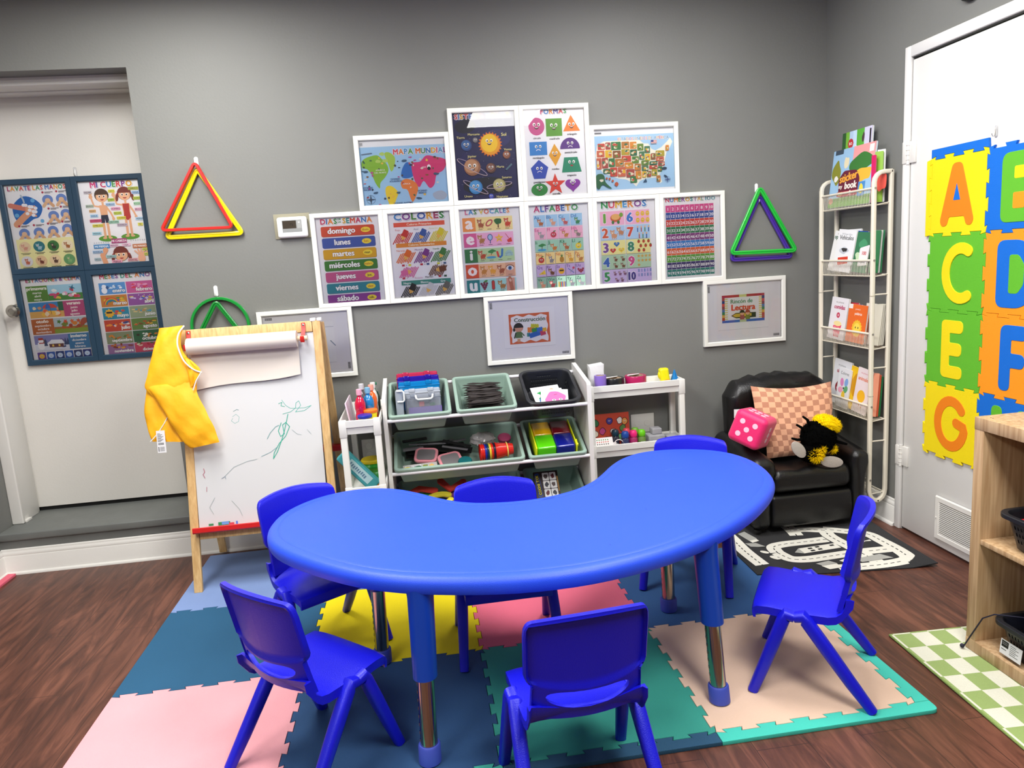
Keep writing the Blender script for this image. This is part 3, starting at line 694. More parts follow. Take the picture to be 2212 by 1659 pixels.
def vocales(A):
    A.title('LAS VOCALES', 2.8, 2.3, 3.0, 22, ['#d86a90', '#4a90d0', '#4a8a4c', '#e0c040', '#d86a50', '#5a9ad0', '#4aa090', '#9a6ab0', '#4a8ac0', '#e08a50'])
    for k, (ch, c, c2) in enumerate((('a', '#ee9850', '#f4e2a0'), ('e', '#dc5f9c', '#f0b4d8'), ('i', '#2f7a44', '#bcd8a8'), ('o', '#d8502c', '#eec09c'), ('u', '#1f8288', '#a8dcdc'))):
        y = 3.9 + 7.5 * k; h = min(6.6, A.h - y); A.R(1.4, y, 6.3, h, c).R(7.7, y, 18.2, h, c2)
        A.T(ch, 4.6, y + 5.2, 8.0 if ch != 'i' else 6.8, '#f8f4f4', bold=.05)
        for j in range(4):
            x = 10 + 4.4 * j; yy = y + 2.9
            kind = (k, j)
            if kind == (0, 2): tree(A, x, yy, 2.3)
            elif kind == (0, 1): A.E(x, yy, 2.1, 1.3, '#c04858', -40).E(x, yy, 1.4, .7, c2, -40)
            elif kind == (1, 1): A.E(x, yy - .6, 1.3, 1.6, '#2c4a8a').E(x, yy - .6, .95, 1.25, '#a8c8e8').L([(x, yy + 1), (x, yy + 2.2)], .4, '#2c4a8a')
            elif kind == (1, 2): A.P(star(x, yy, 2.3), '#f0c03a').face(x, yy + .2, .9)
            elif kind == (1, 3): A.L([(x - 1.2, yy - 2), (x + .8, yy + .8)], .2, '#c83a34').P([(x - .6, yy + 1.2), (x + 1.6, yy - .1), (x + 2, yy + 2), (x, yy + 2.3)], '#d83c34')
            elif kind == (2, 2): A.L([(x + 1.2, yy - 2), (x + .9, yy + 1), (x, yy + 1.8), (x - .9, yy + 1.2)], 1, '#3a78c0').L([(x - 1.3, yy - .8), (x - .9, yy + 1.2)], 1, '#d83c34')
            elif kind == (2, 3): A.P(arc(x, yy + 1.3, 2.1, 2.8, 180, 360), '#a8c8cc').L(arc(x, yy + 1.3, 1.3, 1.7, 180, 360), .12, '#7898a0').L([(x - 2, yy), (x + 2, yy)], .12, '#7898a0')
            elif kind == (2, 1): A.P(arc(x, yy + 1.4, 2.2, 1.4, 180, 360), '#e0c488').E(x, yy + 1.6, 2.4, .6, '#4aa0d0').L([(x, yy + .4), (x + .3, yy - 1.2)], .3, '#7a5230').blob(x + .3, yy - 1.2, 1.7, .8, '#3a8a4a', 2, .4)
            elif kind == (3, 3): A.R(x - 2.2, y, 4.4 if x + 2.2 < 25.9 else 25.9 - x + 2.2, h, '#dca890').P(arc(x, yy - .2, 1.8, 1.2, 180, 360) + arc(x, yy - .2, 1.8, 1.1, 0, 180), '#f0e8e4').E(x, yy - .2, .95, 1.0, '#4a7ab8').E(x, yy - .2, .4, .45, '#141420').L(arc(x, yy - .3, 2, 1.4, 190, 350), .25, '#4a2c20')
            elif kind == (4, 0):
                for a, b in ((0, 0), (-.9, .3), (.9, .3), (-.5, 1.2), (.5, 1.2), (0, 2.1), (-1.4, -.5), (1.3, -.6), (0, -.9)): A.E(x + a, yy + b - .3, .62, .62, '#7a2c4c', 0, 10)
                A.E(x + .8, yy - 2, 1, .5, '#4a8a3c', -20)
            elif kind == (4, 1): A.T('1', x, yy + 2, 5.5, '#c83c34', bold=.06, out='#5a1c1c')
            elif kind == (4, 3): A.R(x - 2.2, y, 4.2, h, '#d8a090').L([(x - .4, y + .3), (x + .6, y + h - .3)], 1.9, '#b8745c').E(x - .2, y + 1.2, .6, .8, '#e0b8a8', -20)
            else: critter(A, x, yy, 2.4, ['#a8583a', '#c04a30', '#8a8c90', '#c8402c', '#b07a40', '#c8883c', '#e8a83c'][(k * 4 + j) % 7])
            A.R(x - 1, y + 5.75, 2, .22, '#5a5050')
    return A
def alfabeto(A):
    A.title('ALFABETO', 2.4, 3.0, 3.9, 22.5, ['#c0487c', '#3f78c0', '#7a4a98', '#3f9a5a', '#c8486c', '#3a68b0', '#e0a03c', '#4a9a5a'])
    rows = [('Aa Bb Cc Dd'.split(), '#a8d0ec', '#3a78b8'), ('Ee Ff Gg Hh'.split(), '#f4b8d0', '#d05890'), ('Ii Jj Kk Ll'.split(), '#a8d4bc', '#2f7a54'), ('Mm Nn Ññ Oo Pp'.split(), '#f4dc98', '#d8783a'), ('Qq Rr Ss Tt Uu'.split(), '#d0b8dc', '#7a4a9a'), ('Vv Ww Xx Yy Zz'.split(), '#a0c8b0', '#2a5a48')]
    for r, (ls, bg, tc) in enumerate(rows):
        y = 4.6 + 6.05 * r; h = min(5.75, A.h - y - .02); n = len(ls); w_ = 24.6 / n
        for k, t in enumerate(ls):
            x = 2.3 + w_ * k; A.R(x, y, w_ - .3, h, bg); cx, cy, rr_ = x + w_ * .54, y + 3.5, 1.9
            q = (r, k)
            if q == (2, 0): A.E(cx, cy + 1.3, 2.2, .6, '#4aa0d0').L([(cx, cy + 1), (cx + .2, cy - .9)], .3, '#7a5230').blob(cx, cy - .9, 1.6, .7, '#3a8a4a', 2, .4)
            elif q in ((1, 1), (2, 3), (3, 0)): fruit(A, cx, cy, 2.0, {(1, 1): '#c8384c', (2, 3): '#f0d02c', (3, 0): '#c8382c'}[q])
            elif q == (3, 2): A.E(cx + .5, cy + .4, 1.1, 1.5, '#b8862c').P(star(cx + .5, cy - 1.4, 1.1, 5, .3), '#3c7a34')
            elif q == (4, 2): A.E(cx, cy, 1.5, 1.5, '#f0b82c').R(cx - 1.1, cy - .6, 2.2, .7, '#2c2424', .2)
            elif q == (4, 4):
                for a, b in ((0, 0), (-.8, .4), (.8, .4), (0, 1), (-1.2, -.4), (1.1, -.5)): A.E(cx + a, cy + b, .55, .55, '#a83c54', 0, 8)
            elif q == (5, 2):
                for z_ in range(6): A.R(cx - 1.9 + z_ * .62, cy - .8, .55, 2.8, ['#d8a03c', '#3a8a5a', '#c0503c', '#4a6ab0', '#d8a03c', '#6a4a8a'][z_])
            elif q == (4, 3): A.L([(cx - 1.5, cy - 1), (cx + 1.3, cy + 1.2)], .35, '#4a6ab0').L([(cx + 1.3, cy - 1), (cx - .6, cy + 1)], .35, '#a0a0b0').E(cx + 1.2, cy - 1.2, .6, .6, '#d04a6a')
            elif q == (4, 0): A.P([(cx - 1.8, cy + 1.2), (cx + 1.4, cy - 1), (cx + 1.9, cy + 1.2)], '#e8c83a').E(cx + .3, cy + .6, .3, .3, '#b8902c')
            else: critter(A, cx, cy, rr_, ['#b8683a', '#e0a080', '#c85a5c', '#3c8a54', '#8a8890', '#9a9aa0', '#e0a838', '#c88848', '#8a8078', '#7a4a2c', '#a87840', '#d07a30'][(r * 5 + k) % 12])
            A.T(t, x + .25, y + 1.9, 2.3 if n == 4 else 2.1, tc, 'l', .012)
    return A
def numeros(A):
    A.title('NUMEROS', 2.2, 3.1, 4.3, 23.5, ['#3f9a5a', '#d84a64', '#e0b030', '#4a9ad0', '#e08a3c', '#8a4a98', '#4a8ac8'])
    C_ = ['#f4b8d4', '#b4d4f0', '#f0e8a0', '#b8d4b4', '#d4c0e4']; NC = ['#6aa83c', '#d85a34', '#7a4a9a', '#3a68b8', '#3f9a5c', '#3a78c8', '#d84a34', '#3a8a6a', '#d0508c', '#4a3a8a']
    for r in range(5):
        y = 4.7 + 7.2 * r; h = min(6.9, A.h - y - .02)
        for s_ in (0, 1):
            x = 1.5 + s_ * 12.9; A.R(x, y, 12.5, h, C_[r]); n = r + 1 + 5 * s_
            A.T(str(n), x + 2.35, y + 5.6, 6.4 if n < 10 else 5.6, NC[n - 1], bold=.05, out='#f8f4f4', ow=.04, sx=1 if n < 10 else .8)
            if n == 1:
                A.E(x + 8, y + 3.4, 2.7, 2.0, '#c8603a').E(x + 8, y + 2.9, 2.2, 1.5, '#e8b468').E(x + 10.9, y + 2, 1.0, 1.1, '#7aa83c').E(x + 6.6, y + 5.5, .7, .9, '#3c7a3c').E(x + 9.4, y + 5.5, .7, .9, '#3c7a3c')
            elif n == 2: critter(A, x + 6.6, y + 4, 2.5, '#d89a70'); critter(A, x + 10.2, y + 2.6, 2.3, '#c88860')
            elif n == 3: A.P(heart(x + 8, y + 1.9, 1.5), '#2f70b8').P(heart(x + 6, y + 4.9, 1.5), '#c8302c').P(heart(x + 10.3, y + 4.8, 1.5), '#e8c82c'); [A.face(a, b, .8) for a, b in ((x + 8, y + 1.8), (x + 6, y + 4.8), (x + 10.3, y + 4.7))]
            else:
                cols = {4: 2, 5: 3, 6: 3, 7: 4, 8: 3, 9: 4, 10: 5}[n]; k = 0
                for q in range(n):
                    rw, cl = divmod(q, cols); sp = 7.6 / cols; a = x + 5.2 + sp * (cl + .5) + (sp * .4 if rw % 2 and n in (5, 8, 7) else 0); b = y + (1.9 if n < 8 else 1.2) + rw * (3.2 if n < 8 else 2.2)
                    if b > A.h - 1.4: continue
                    if n == 4: critter(A, a, b, 1.4, '#7a4a30')
                    elif n == 6: A.E(a, b, 1.0, 1.2, '#e8c030', 0, 12); A.face(a, b, .7)
                    elif n == 7: A.L([(a, b - .2), (a, b + 1.6)], .5, ['#3a5a9a', '#b83c34', '#3a8a5a'][q % 3]); A.E(a, b - .7, .45, .5, '#e8b890', 0, 8)
                    elif n == 8: A.E(a, b, .7, .85, '#b83a24', 0, 10).E(a, b - .8, .5, .22, '#4a7a2c', 0, 8)
                    elif n == 9: A.P(star(a, b, 1.0), '#d8a84c')
                    elif n == 10: A.R(a - .5, b - .8, .9, 1.6, ['#8a98c8', '#a8a0d0'][q % 2])
                    else: critter(A, a, b, 1.2, '#8a5a78')
    return A
def cien(A):
    A.title('NUMEROS', 1.2, 1.9, 2.6, 14.5, RB); A.title('1 AL', 16.6, 1.9, 2.6, 4.6, ['#8a4a98', '#d8a82a', '#5a9a6a'], .02); A.title('100', 22, 1.9, 2.6, 5.4, ['#4a9aa8', '#4a8a9a'], .02)
    cs = ['#d4448c', '#22489c', '#d03c34', '#1c7a48', '#84307c', '#2a80cc', '#e4622c', '#5aa434', '#36246c', '#1c8274']; A.lock = False
    x0, y0, cw, ch = 1.3, 3.6, 2.52, 3.55; A.k += 1; A.lock = True
    for r in range(10):
        for c in range(10): A.R(x0 + c * cw, y0 + r * ch, cw - .12, ch - .14, cs[r])
    A.k += 1
    for r in range(10):
        for c in range(10): n = r * 10 + c + 1; A.T(str(n), x0 + c * cw + cw / 2 - .06, y0 + r * ch + 2.55, 2.15, '#f6f2f6', bold=.025, sx=1 if n < 100 else .68)
    A.lock = False; return A
def formas(A):
    A.title('FORMAS', 8.3, 1.9, 2.9, 13, ['#d04a7c', '#3f78c0', '#e08a3c', '#5a4a98', '#c84a54', '#4a9a5a'])
    def lab(t, x, y): A.T(t, x, y, 1.35, '#2a2830', bold=.025)
    A.E(6.2, 7.6, 3.9, 4.1, '#c8508c', 0, 28); A.face(6.2, 7.2, 2.9); lab('círculo', 6.2, 13.4)
    A.R(10.8, 4.2, 7.9, 8.2, '#5a9a2c'); A.face(14.7, 7.8, 2.9); lab('cuadrado', 14.8, 14)
    A.P([(23.2, 2.8), (27.6, 10.4), (19.2, 10.4)], '#e8802c'); A.face(23.4, 7.6, 2.6); lab('triángulo', 23.5, 12.2)
    A.R(2.2, 14.7, 8.6, 6.3, '#2c80c8'); A.face(6.5, 17.4, 2.6, 'sad'); lab('rectángulo', 6.4, 22.6)
    A.P([(14.5, 15.9), (17.6, 21), (14.6, 26.4), (11.5, 21.2)], '#e0a022'); A.face(14.5, 20.6, 2.2); lab('rombo', 14.5, 28.2)
    A.P(arc(22.2, 18.6, 4.9, 5.2, 180, 360), '#5a2c84'); A.face(22.3, 16.4, 2.6, 'sad'); lab('semicírculo', 22.5, 20.7)
    A.P([(6.4, 23.1), (10.9, 26.8), (9.2, 32), (3.6, 32), (2.3, 26.9)], '#2c4ab0'); A.face(6.5, 27.6, 2.6, 'sad'); lab('pentágono', 6.2, 34)
    A.P([(19, 22.6), (25.6, 22.6), (27.4, 29.6), (17.6, 29.6)], '#1f8a68'); A.face(22.6, 25.3, 2.7, 'o'); lab('trapecio', 22.4, 31.5)
    A.P(star(14, 35.1, 5.3), '#d83c2c'); A.face(14, 34.9, 2.0); lab('estrella', 14.3, 39.9)
    A.E(6, 37.2, 4.1, 3, '#2c8a3c'); A.face(6, 36.6, 2.3); A.P(heart(22.7, 35.6, 3.8), '#8a34a0'); A.face(22.7, 34.7, 2.3)
    return A
def sistema(A):
    A.k += 1; A.R(-.3, -.3, A.w + .6, A.h + .6, '#1c1c54'); A.blob(6, 6, 5, 3.2, '#16162c', 4, .1).blob(20, 12, 7, 4, '#2a2a68', 5, .12).blob(14.5, 34, 12, 4, '#14142a', 6, .1).blob(6, 23, 4, 5, '#221e5c', 7, .1)
    A.title('SISTEMA SOLAR', 1, 2.6, 3.1, 27, ['#d84a54', '#4a78c0', '#d8a83c'])
    rn = random.Random(3)
    for k in range(60): A.E(rn.uniform(0, A.w), rn.uniform(3, A.h), .09, .09, '#d8d8f0', 0, 5)
    A.P(star(17.4, 14.8, 5.9, 22, .82), '#e87820').E(17.4, 14.8, 4.7, 4.9, '#f0a81c').E(17, 14.2, 4, 4.2, '#f8d02c'); A.face(17, 13.6, 2.7)
    def pl(x, y, r, c, c2, nm, lx, ly, ring=None):
        if ring: A.L([(x + 2.0 * r * math.cos(R_(a)) * math.cos(R_(ring)) - .35 * r * math.sin(R_(a)) * math.sin(R_(ring)), y + 2.0 * r * math.cos(R_(a)) * math.sin(R_(ring)) + .35 * r * math.sin(R_(a)) * math.cos(R_(ring))) for a in range(180, 361, 12)], .35, '#a898b8')
        A.E(x, y, r, r, c).E(x - r * .1, y - r * .1, r * .85, r * .8, c2); A.face(x, y - .1, r * .8)
        if ring: A.L([(x + 2.0 * r * math.cos(R_(a)) * math.cos(R_(ring)) - .35 * r * math.sin(R_(a)) * math.sin(R_(ring)), y + 2.0 * r * math.cos(R_(a)) * math.sin(R_(ring)) + .35 * r * math.sin(R_(a)) * math.cos(R_(ring))) for a in range(0, 181, 12)], .35, '#c8b0b8')
        A.T(nm, lx, ly, 1.55, '#f4e8a0', bold=.02)
    pl(5.9, 14.8, 2.6, '#2c4a8a', '#3a6aa8', 'Tierra', 3.4, 11.7); pl(10.4, 12.6, 1.3, '#5a5660', '#8a868c', 'Mercurio', 9.8, 10.4); A.T('Sol', 24.2, 11.2, 2.1, '#f4e8a0', bold=.03)
    pl(25, 20, 1.9, '#7a4a34', '#a8684a', 'Venus', 25.7, 18.0); pl(8, 25, 4, '#a06a4c', '#c8946c', 'Júpiter', 8.2, 20.5, 30); pl(17, 25.8, 2.4, '#5a3830', '#8a5a4c', 'Marte', 21.6, 25.9)
    pl(20.5, 34, 3.1, '#b0a468', '#ccc488', 'Saturno', 24.4, 31, -8); pl(9, 34.4, 3.3, '#3a8ac8', '#5aa4dc', 'Urano', 5.2, 39.0, 30); pl(16.2, 39.0, 1.2, '#3a4ab8', '#5060cc', 'Neptuno', 21.6, 39.9)
    A.L([(24.5, 26.8), (27, 24.6)], .8, '#5a7a8a'); return A
def land(A, pts, c, n=4): return A.P(catmull(pts, n), c)
def mapa(A):
    A.R(-.3, 3.0, A.w + .6, A.h - 2.8, '#a4ccee'); A.R(.5, 1, 1.3, .25, '#555').R(.5, 1.5, 1.3, .25, '#555').R(.5, 2, 1.3, .25, '#555')
    A.title('MAPA MUNDIAL', 15.6, 6.8, 3.4, 25.5, ['#d84a5c', '#e0803c', '#4a90c8', '#5a9a4a', '#d86a34', '#4a8a5c', '#3a78b8', '#e0a83c', '#d84a6c', '#5a9ac8', '#8a4a98'])
    g = '#8aba34'; land(A, [(1, 9), (4, 7.4), (8, 6.8), (10, 8.4), (12.2, 11), (12.8, 14), (11, 17), (8.6, 19.4), (8, 22), (6.3, 19.6), (5, 16), (3, 13), (.6, 12.2)], g)
    land(A, [(11.6, 6.2), (14, 5.8), (16.4, 8.4), (15.4, 13), (14, 14.4), (13, 11)], '#a8c84c')
    for a, b in ((10.4, 6.3), (8.4, 9.6), (11.6, 9.4)): A.blob(a, b, 1.3, .8, '#b8d068', int(a))
    land(A, [(11, 21.6), (13.6, 21.2), (16.4, 24.2), (15.2, 27.6), (13.4, 31.4), (12.4, 33.2), (11.8, 29.6), (10.6, 25)], '#f0d02c')
    land(A, [(18.6, 17), (19.4, 13.4), (21.6, 10.6), (24, 12), (24.4, 16.8), (21, 18)], '#2c70c0'); land(A, [(24, 11.4), (28, 10.6), (31, 8), (35, 8.6), (40.3, 10.4), (39, 14.8), (35.4, 17), (34, 21.4), (31.6, 23), (29, 19.6), (26.6, 22.4), (24.4, 18)], '#d83478')
    land(A, [(18.2, 19.6), (21, 18.2), (25, 20), (26, 23.4), (23.4, 28.8), (22.2, 27.6), (21, 23.4), (18.6, 22.4)], '#e8843c'); land(A, [(33, 25.6), (37, 24.4), (39.6, 26.4), (38, 28.6), (34, 28.2)], '#b0b8c8')
    land(A, [(6, 32.6), (12, 31.8), (14, 31.2), (20, 31), (28, 29.8), (35, 30.2), (34, 32.4), (20, 33.2), (8, 33.2)], '#2a7ccc')
    rn = random.Random(9); cc = ['#4a3a2c', '#c84a4c', '#e8e0d0', '#8a5a34', '#f0c050', '#3a6a4a', '#c04a90', '#28304a']
    for k in range(58):
        x, y = rn.uniform(1, 40), rn.uniform(8, 31); A.blob(x, y, rn.uniform(.3, .8), rn.uniform(.25, .55), cc[k % 8], k, .4, 7)
    for x, y in ((1.8, 14), (6, 24), (26, 27.5), (20.5, 5.9 + 4), (35, 16.5), (16.6, 24.5)): A.blob(x, y, 1.3, .5, '#3a5a78', int(x * 3), .4, 7)
    for t, x, y, c in (('AMERICA', 9, 14, '#f4f4e0'), ('DEL NORTE', 9, 15.2, '#f4f4e0'), ('ASIA', 29.6, 13.6, '#f8e8f0'), ('AFRICA', 20.8, 20.9, '#fff0e0'), ('OCEANO', 15.6, 18.4, '#2a4a7a'), ('ATLANTICO', 15.8, 19.4, '#2a4a7a'), ('OCEANO', 28, 24.4, '#2a4a7a'), ('INDICO', 28, 25.4, '#2a4a7a'), ('OCEANO', 2.6, 21.8, '#2a4a7a'), ('PACIFICO', 2.8, 22.8, '#2a4a7a'), ('OCEANO AUSTRAL', 18.5, 29.6, '#2a4a7a'), ('ANTARTIDA', 31.4, 31.4, '#f4f8ff')): A.T(t, x, y, 1.05, c, bold=.02)
    A.E(32, 13.2, .9, 1.1, '#f4f4f4').E(32, 13.9, .8, .8, '#202020', 0, 9); A.L(arc(3.4, 27, 2, 2, 0, 360, 16), .12, '#3a4a60'); A.P(star(3.4, 27, 2.4, 4, .2), '#3a4a60'); A.L([(1, 6.2), (5.6, 5.8)], .45, '#6a7a94'); return A
def usa(A):
    A.R(.5, 1.2, 3.4, .8, '#6a6a6e'); A.R(-.3, 2.9, A.w + .6, A.h - 4.0, '#a8cdea'); A.title('ESTADOS UNIDOS DE AMÉRICA', 12.0, 5.4, 2.0, 26, ['#e08a70', '#d8a860', '#5a9ac0', '#4a8ab0', '#e0a05c', '#b0709c'], .015)
    out = [(1.6, 7), (5, 5.4), (14, 5.4), (23, 5.6), (25, 7.2), (27.5, 7.4), (29, 10), (31, 10.8), (34, 9.4), (37, 6.8), (38.6, 5), (39.8, 7), (38.4, 9.6), (36.6, 12), (35.8, 15), (35.4, 18), (34, 20.6), (32.6, 22.4), (34, 26), (32.8, 26.8), (30.8, 23.8), (26, 24), (22.6, 25), (20.6, 27.6), (18.4, 25.6), (15.6, 24), (11.8, 23.4), (8, 22), (4, 20.4), (1.2, 16.4), (.5, 12)]
    A.P(out, '#f4f0e0')
    cols = ['#c84a3c', '#d88a34', '#b0a034', '#3a7a44', '#e0b82c', '#c8684c', '#6a8a3c', '#2f6a4c', '#b87a3c', '#8a5a34', '#a84a44', '#4a7a5a']
    cells = [(1.8, 6.4, 3.6, 3), (1.2, 9.7, 3.9, 3.2), (5.7, 6, 2.6, 3.4), (8.5, 5.9, 5, 3.9), (13.8, 6, 3.9, 3.2), (18, 6.2, 3.4, 3.4), (21.7, 7.3, 3.2, 3.3), (25.3, 8.6, 2.9, 3.4), (5.4, 9.7, 3.4, 3.5), (9.2, 10.1, 4.1, 3.5), (13.6, 9.5, 4.2, 2.9), (18, 9.9, 3.5, 3), (13.6, 12.7, 4.8, 2.9), (.9, 13.2, 2.5, 5.4), (3.6, 13.2, 3.1, 5.0), (7, 13.6, 3.1, 4.1), (10.3, 14, 4.4, 3.7), (15, 15.9, 4.4, 3), (18.8, 13.2, 3.5, 3.3), (22.5, 11, 2.7, 3.9), (25.5, 12.3, 2.6, 3.3), (28.4, 12.2, 2.4, 3), (31, 11, 4.4, 2.7), (4.1, 18.5, 3.6, 2.3), (7.5, 18, 3.6, 4.3), (11.4, 18, 4, 4.6), (15.7, 19.2, 4.1, 3.9), (17.6, 22.6, 3.4, 3.2), (20, 16.8, 3.2, 3.2), (20.4, 20.3, 2.9, 3.7), (23.5, 15.3, 3.8, 2.3), (23.6, 17.9, 3.4, 2.4), (23.7, 20.6, 2.1, 2.9), (26.1, 20.5, 2.2, 2.9), (28.6, 19.8, 2.8, 3.1), (27.6, 16, 4, 1.7), (27.4, 18, 4.2, 1.6), (31, 14, 4, 2), (32, 16.4, 3.4, 1.9), (31.7, 18.7, 2.3, 2.3), (31, 22.9, 2, 3), (36, 8.6, 1.7, 2.6)]
    rn = random.Random(2)
    for k, (x, y, w_, h) in enumerate(cells):
        c = cols[(k * 5) % 12]; A.R(x, y, w_, h, c, .35)
        for q in range(4): A.blob(x + rn.uniform(.25, .75) * w_, y + rn.uniform(.3, .75) * h, w_ * .2, h * .16, cols[(k + q * 3) % 12] if q % 2 else '#e8dcc0', k * 4 + q, .4, 6)
    land(A, [(.3, 21.6), (3, 20.8), (4.4, 22), (5, 25), (8, 28), (6, 27.4), (3.4, 26), (1.6, 28), (.3, 26.6)], '#2f6a44'); A.blob(3, 24, 1, .7, '#e8e0d0', 3)
    for x, y, r in ((5.6, 23, .5), (7, 23.4, .6), (8.6, 24.4, .6), (10.4, 26, 1)): A.blob(x, y, r, r, '#c05a34', int(x))
    A.R(28.6, 5.9, 3, 1.7, '#e8d8d8').R(28.6, 5.9, 1.3, .9, '#3a4a8a'); [A.R(29.9 if q < 2 else 28.6, 6 + q * .42, 1.7 if q < 2 else 3, .16, '#c04a4a') for q in range(4)]
    A.P([(24, 25.8), (26, 25.8), (25.4, 24)], '#1f4a6a').E(35, 19.6, 1.4, .6, '#24405c').E(32.6 + 3, 23.4, 1, .4, '#24405c', 30).L(arc(36.6, 25, 1.3, 1.3, 0, 360, 14), .1, '#4a5a8a').P(star(36.6, 25, 1.6, 4, .25), '#4a5a8a'); return A
def barcode(A, x, y, w, h):
    A.R(x, y, w, h, '#e0e0e2'); n = 12
    for k in range(n):
        if w > h: A.R(x + w * k / n, y, w / n * .6, h, '#4a4a4e')
        else: A.R(x, y + h * k / n, w, h / n * .6, '#4a4a4e')
def constr(A):
    barcode(A, .7, .8, 1.3, 3.2); barcode(A, A.w - 4, A.h - 2, 3.4, 1.2); A.R(7.2, 4.6, 25.8, 19.6, '#f4f4f7').R(7.2, 24.1, 25.8, .12, '#c4c4cc')
    X, Y, w_, h = 9.8, 7.3, 20.6, 15; A.R(X, Y, w_, h, '#d8683c')
    q = [(X + 1.2 + (w_ - 2.4) * i / 12, Y + 1.1 + .5 * math.cos(i * 1.57)) for i in range(13)] + [(X + w_ - 1.2 + .4 * math.cos(i * 1.57 + 1), Y + 1.3 + (h - 2.6) * i / 8) for i in range(1, 8)] + [(X + w_ - 1.2 - (w_ - 2.4) * i / 12, Y + h - 1.1 + .5 * math.cos(i * 1.57)) for i in range(13)] + [(X + 1.2 + .4 * math.cos(i * 1.57), Y + h - 1.3 - (h - 2.6) * i / 8) for i in range(1, 8)]
    A.P(catmull(q, 3), '#f2f1f4'); A.T('Construcción', X + 10.6, Y + 4, 2.9, '#3a5a3c', bold=.03)
    x, y = X + 4.7, Y + 6.9; A.E(x, y, 2.4, 2.2, '#d8a088').P(arc(x, y, 2.5, 2.5, 180, 360), '#26221f').E(x - 2.3, y + .9, .6, .9, '#26221f').P([(x - 1.3, y + 2), (x + 1.3, y + 2), (x + 2, y + 5.1), (x - 1.9, y + 5.1)], '#5a7a4c').R(x - 1.4, y + 5.1, 2.8, .6, '#f0e8dc').R(x - .9, y + 5.6, 1.5, 1.6, '#d8a078').L([(x - 1.5, y + 2.5), (x - 2.3, y + 5)], .6, '#26302a').L([(x + 1.4, y + 2.6), (x + 2.6, y + 4)], .6, '#5a7a4c')
    for a, b, w2, h2, c, r in ((0, 0, 3.4, 2.4, '#e8843c', 0), (1.9, -1.7, 4, 1.7, '#c8c82c', 6), (2, .7, 3.2, 2, '#3a9a4c', -8), (-.4, 2.7, 1.8, 1.8, '#3a8a8a', 0), (.6, 3.2, 5.6, 2.3, '#2c68c0', -14), (4.6, .6, 3, 2.2, '#3a78d0', -10), (6.2, 2.4, 2.8, 2.2, '#c84464', -12), (7.6, .8, 2, 1.7, '#e8b83c', -5)):
        px, py = X + 9.2 + a, Y + 7.2 + b; ca, sa = math.cos(R_(r)), math.sin(R_(r)); A.P([(px + u * ca - v * sa, py + u * sa + v * ca) for u, v in ((0, 0), (w2, 0), (w2, h2), (0, h2))], c)
        for k in range(int(w2 / .9)): A.E(px + (.5 + k * .95) * ca, py + (.5 + k * .95) * sa - .05, .34, .22, c, 0, 8)
    return A
def lectura(A):
    barcode(A, .7, 1, 1.1, 3.3); barcode(A, A.w - 4, A.h - 2, 3.3, 1.2); A.R(6.2, 4, 27.4, 20, '#f2f2f5').R(6.2, 24, 27.4, .12, '#c4c4cc')
    X, Y, w_, h = 8.2, 6.1, 23.2, 14.3; A.R(X, Y, w_, h, '#f0f0f2').R(X, Y, w_, 1.3, '#b82c3c').R(X, Y + h - 1.3, w_, 1.3, '#3a68c0').R(X + 9.4, Y, 4, 1.3, '#d8d88a').R(X + 9.6, Y + h - 1.3, 3.6, 1.3, '#c0d0a0')
    bc = ['#b84a34', '#2c3a7a', '#d84a4c', '#8a3a4c', '#4a78b0', '#3a8a4a', '#e0b030', '#b83a24']
    for k in range(8):
        for sx in (0, 1): A.R(X + sx * (w_ - 1.5), Y + 1.3 + k * (h - 2.6) / 8, 1.5, (h - 2.6) / 8, bc[(k + sx) % 8])
    for k in range(10):
        for sx in (0, 1): A.R(X + 1.5 + sx * (w_ - 4.6), Y + 1.7 + k * 1.15, 1.6, .5, '#e8d860')
    A.T('Rincón de', X + 10.7, Y + 4.4, 3.0, '#3a8a5c', bold=.02); A.T('Lectura', X + 11.6, Y + 8.0, 4.3, '#dc4430', bold=.045)
    A.P([(X + 4.9, Y + 10.8), (X + 7.4, Y + 9.4), (X + 18.4, Y + 9.6), (X + 18.4, Y + 12.2), (X + 7.6, Y + 12.2)], '#2a2420').P([(X + 5.6, Y + 10.8), (X + 7.4, Y + 9.8), (X + 16, Y + 10), (X + 16, Y + 11.4), (X + 7.4, Y + 11.7)], '#d8b83c')
    for x, hc, bc2 in ((X + 10.9, '#2a1c1c', '#a84a5c'), (X + 13.9, '#a83a3c', '#7a8a3c')): A.P(rpoly([(x - 1.3, Y + 13), (x + 1.3, Y + 13), (x + 1, Y + 10), (x - 1, Y + 10)], .4), bc2).E(x, Y + 9.7, 1.15, 1.1, '#e8b090').P(arc(x, Y + 9.5, 1.4, 1.5, 180, 360), hc)
    return A
def vacio(A):
    barcode(A, 1.2, 1, 3.4, 1.2); barcode(A, A.w - 2.2, A.h - 4.6, 1.3, 3.3); A.R(7, 4.6, 26, 20, '#f3f3f6').R(7, 24.5, 26, .12, '#c4c4cc').R(28, 7, 5, .3, '#c8ccd4').L([(31, 14), (33, 16.4)], .5, '#8a98a8'); return A
G1 = 'white framed posters on the back wall'; Z2 = 1.1681
for k, (fn, lb) in enumerate(((dias, 'white framed poster listing the days of the week, beside the thermostat'), (colores, 'white framed poster COLORES with crayon scribbles in many colours'), (vocales, 'white framed poster LAS VOCALES with the letters a e i o u'), (alfabeto, 'white framed poster ALFABETO with small letter picture tiles'), (numeros, 'white framed poster NUMEROS with numbers one to ten'), (cien, 'white framed poster with a coloured grid of numbers 1 to 100'))):
    picture(-.3736 + k * FW + .0003, Z2, FW - .0006, FH - .0005, lb, G1, fn)
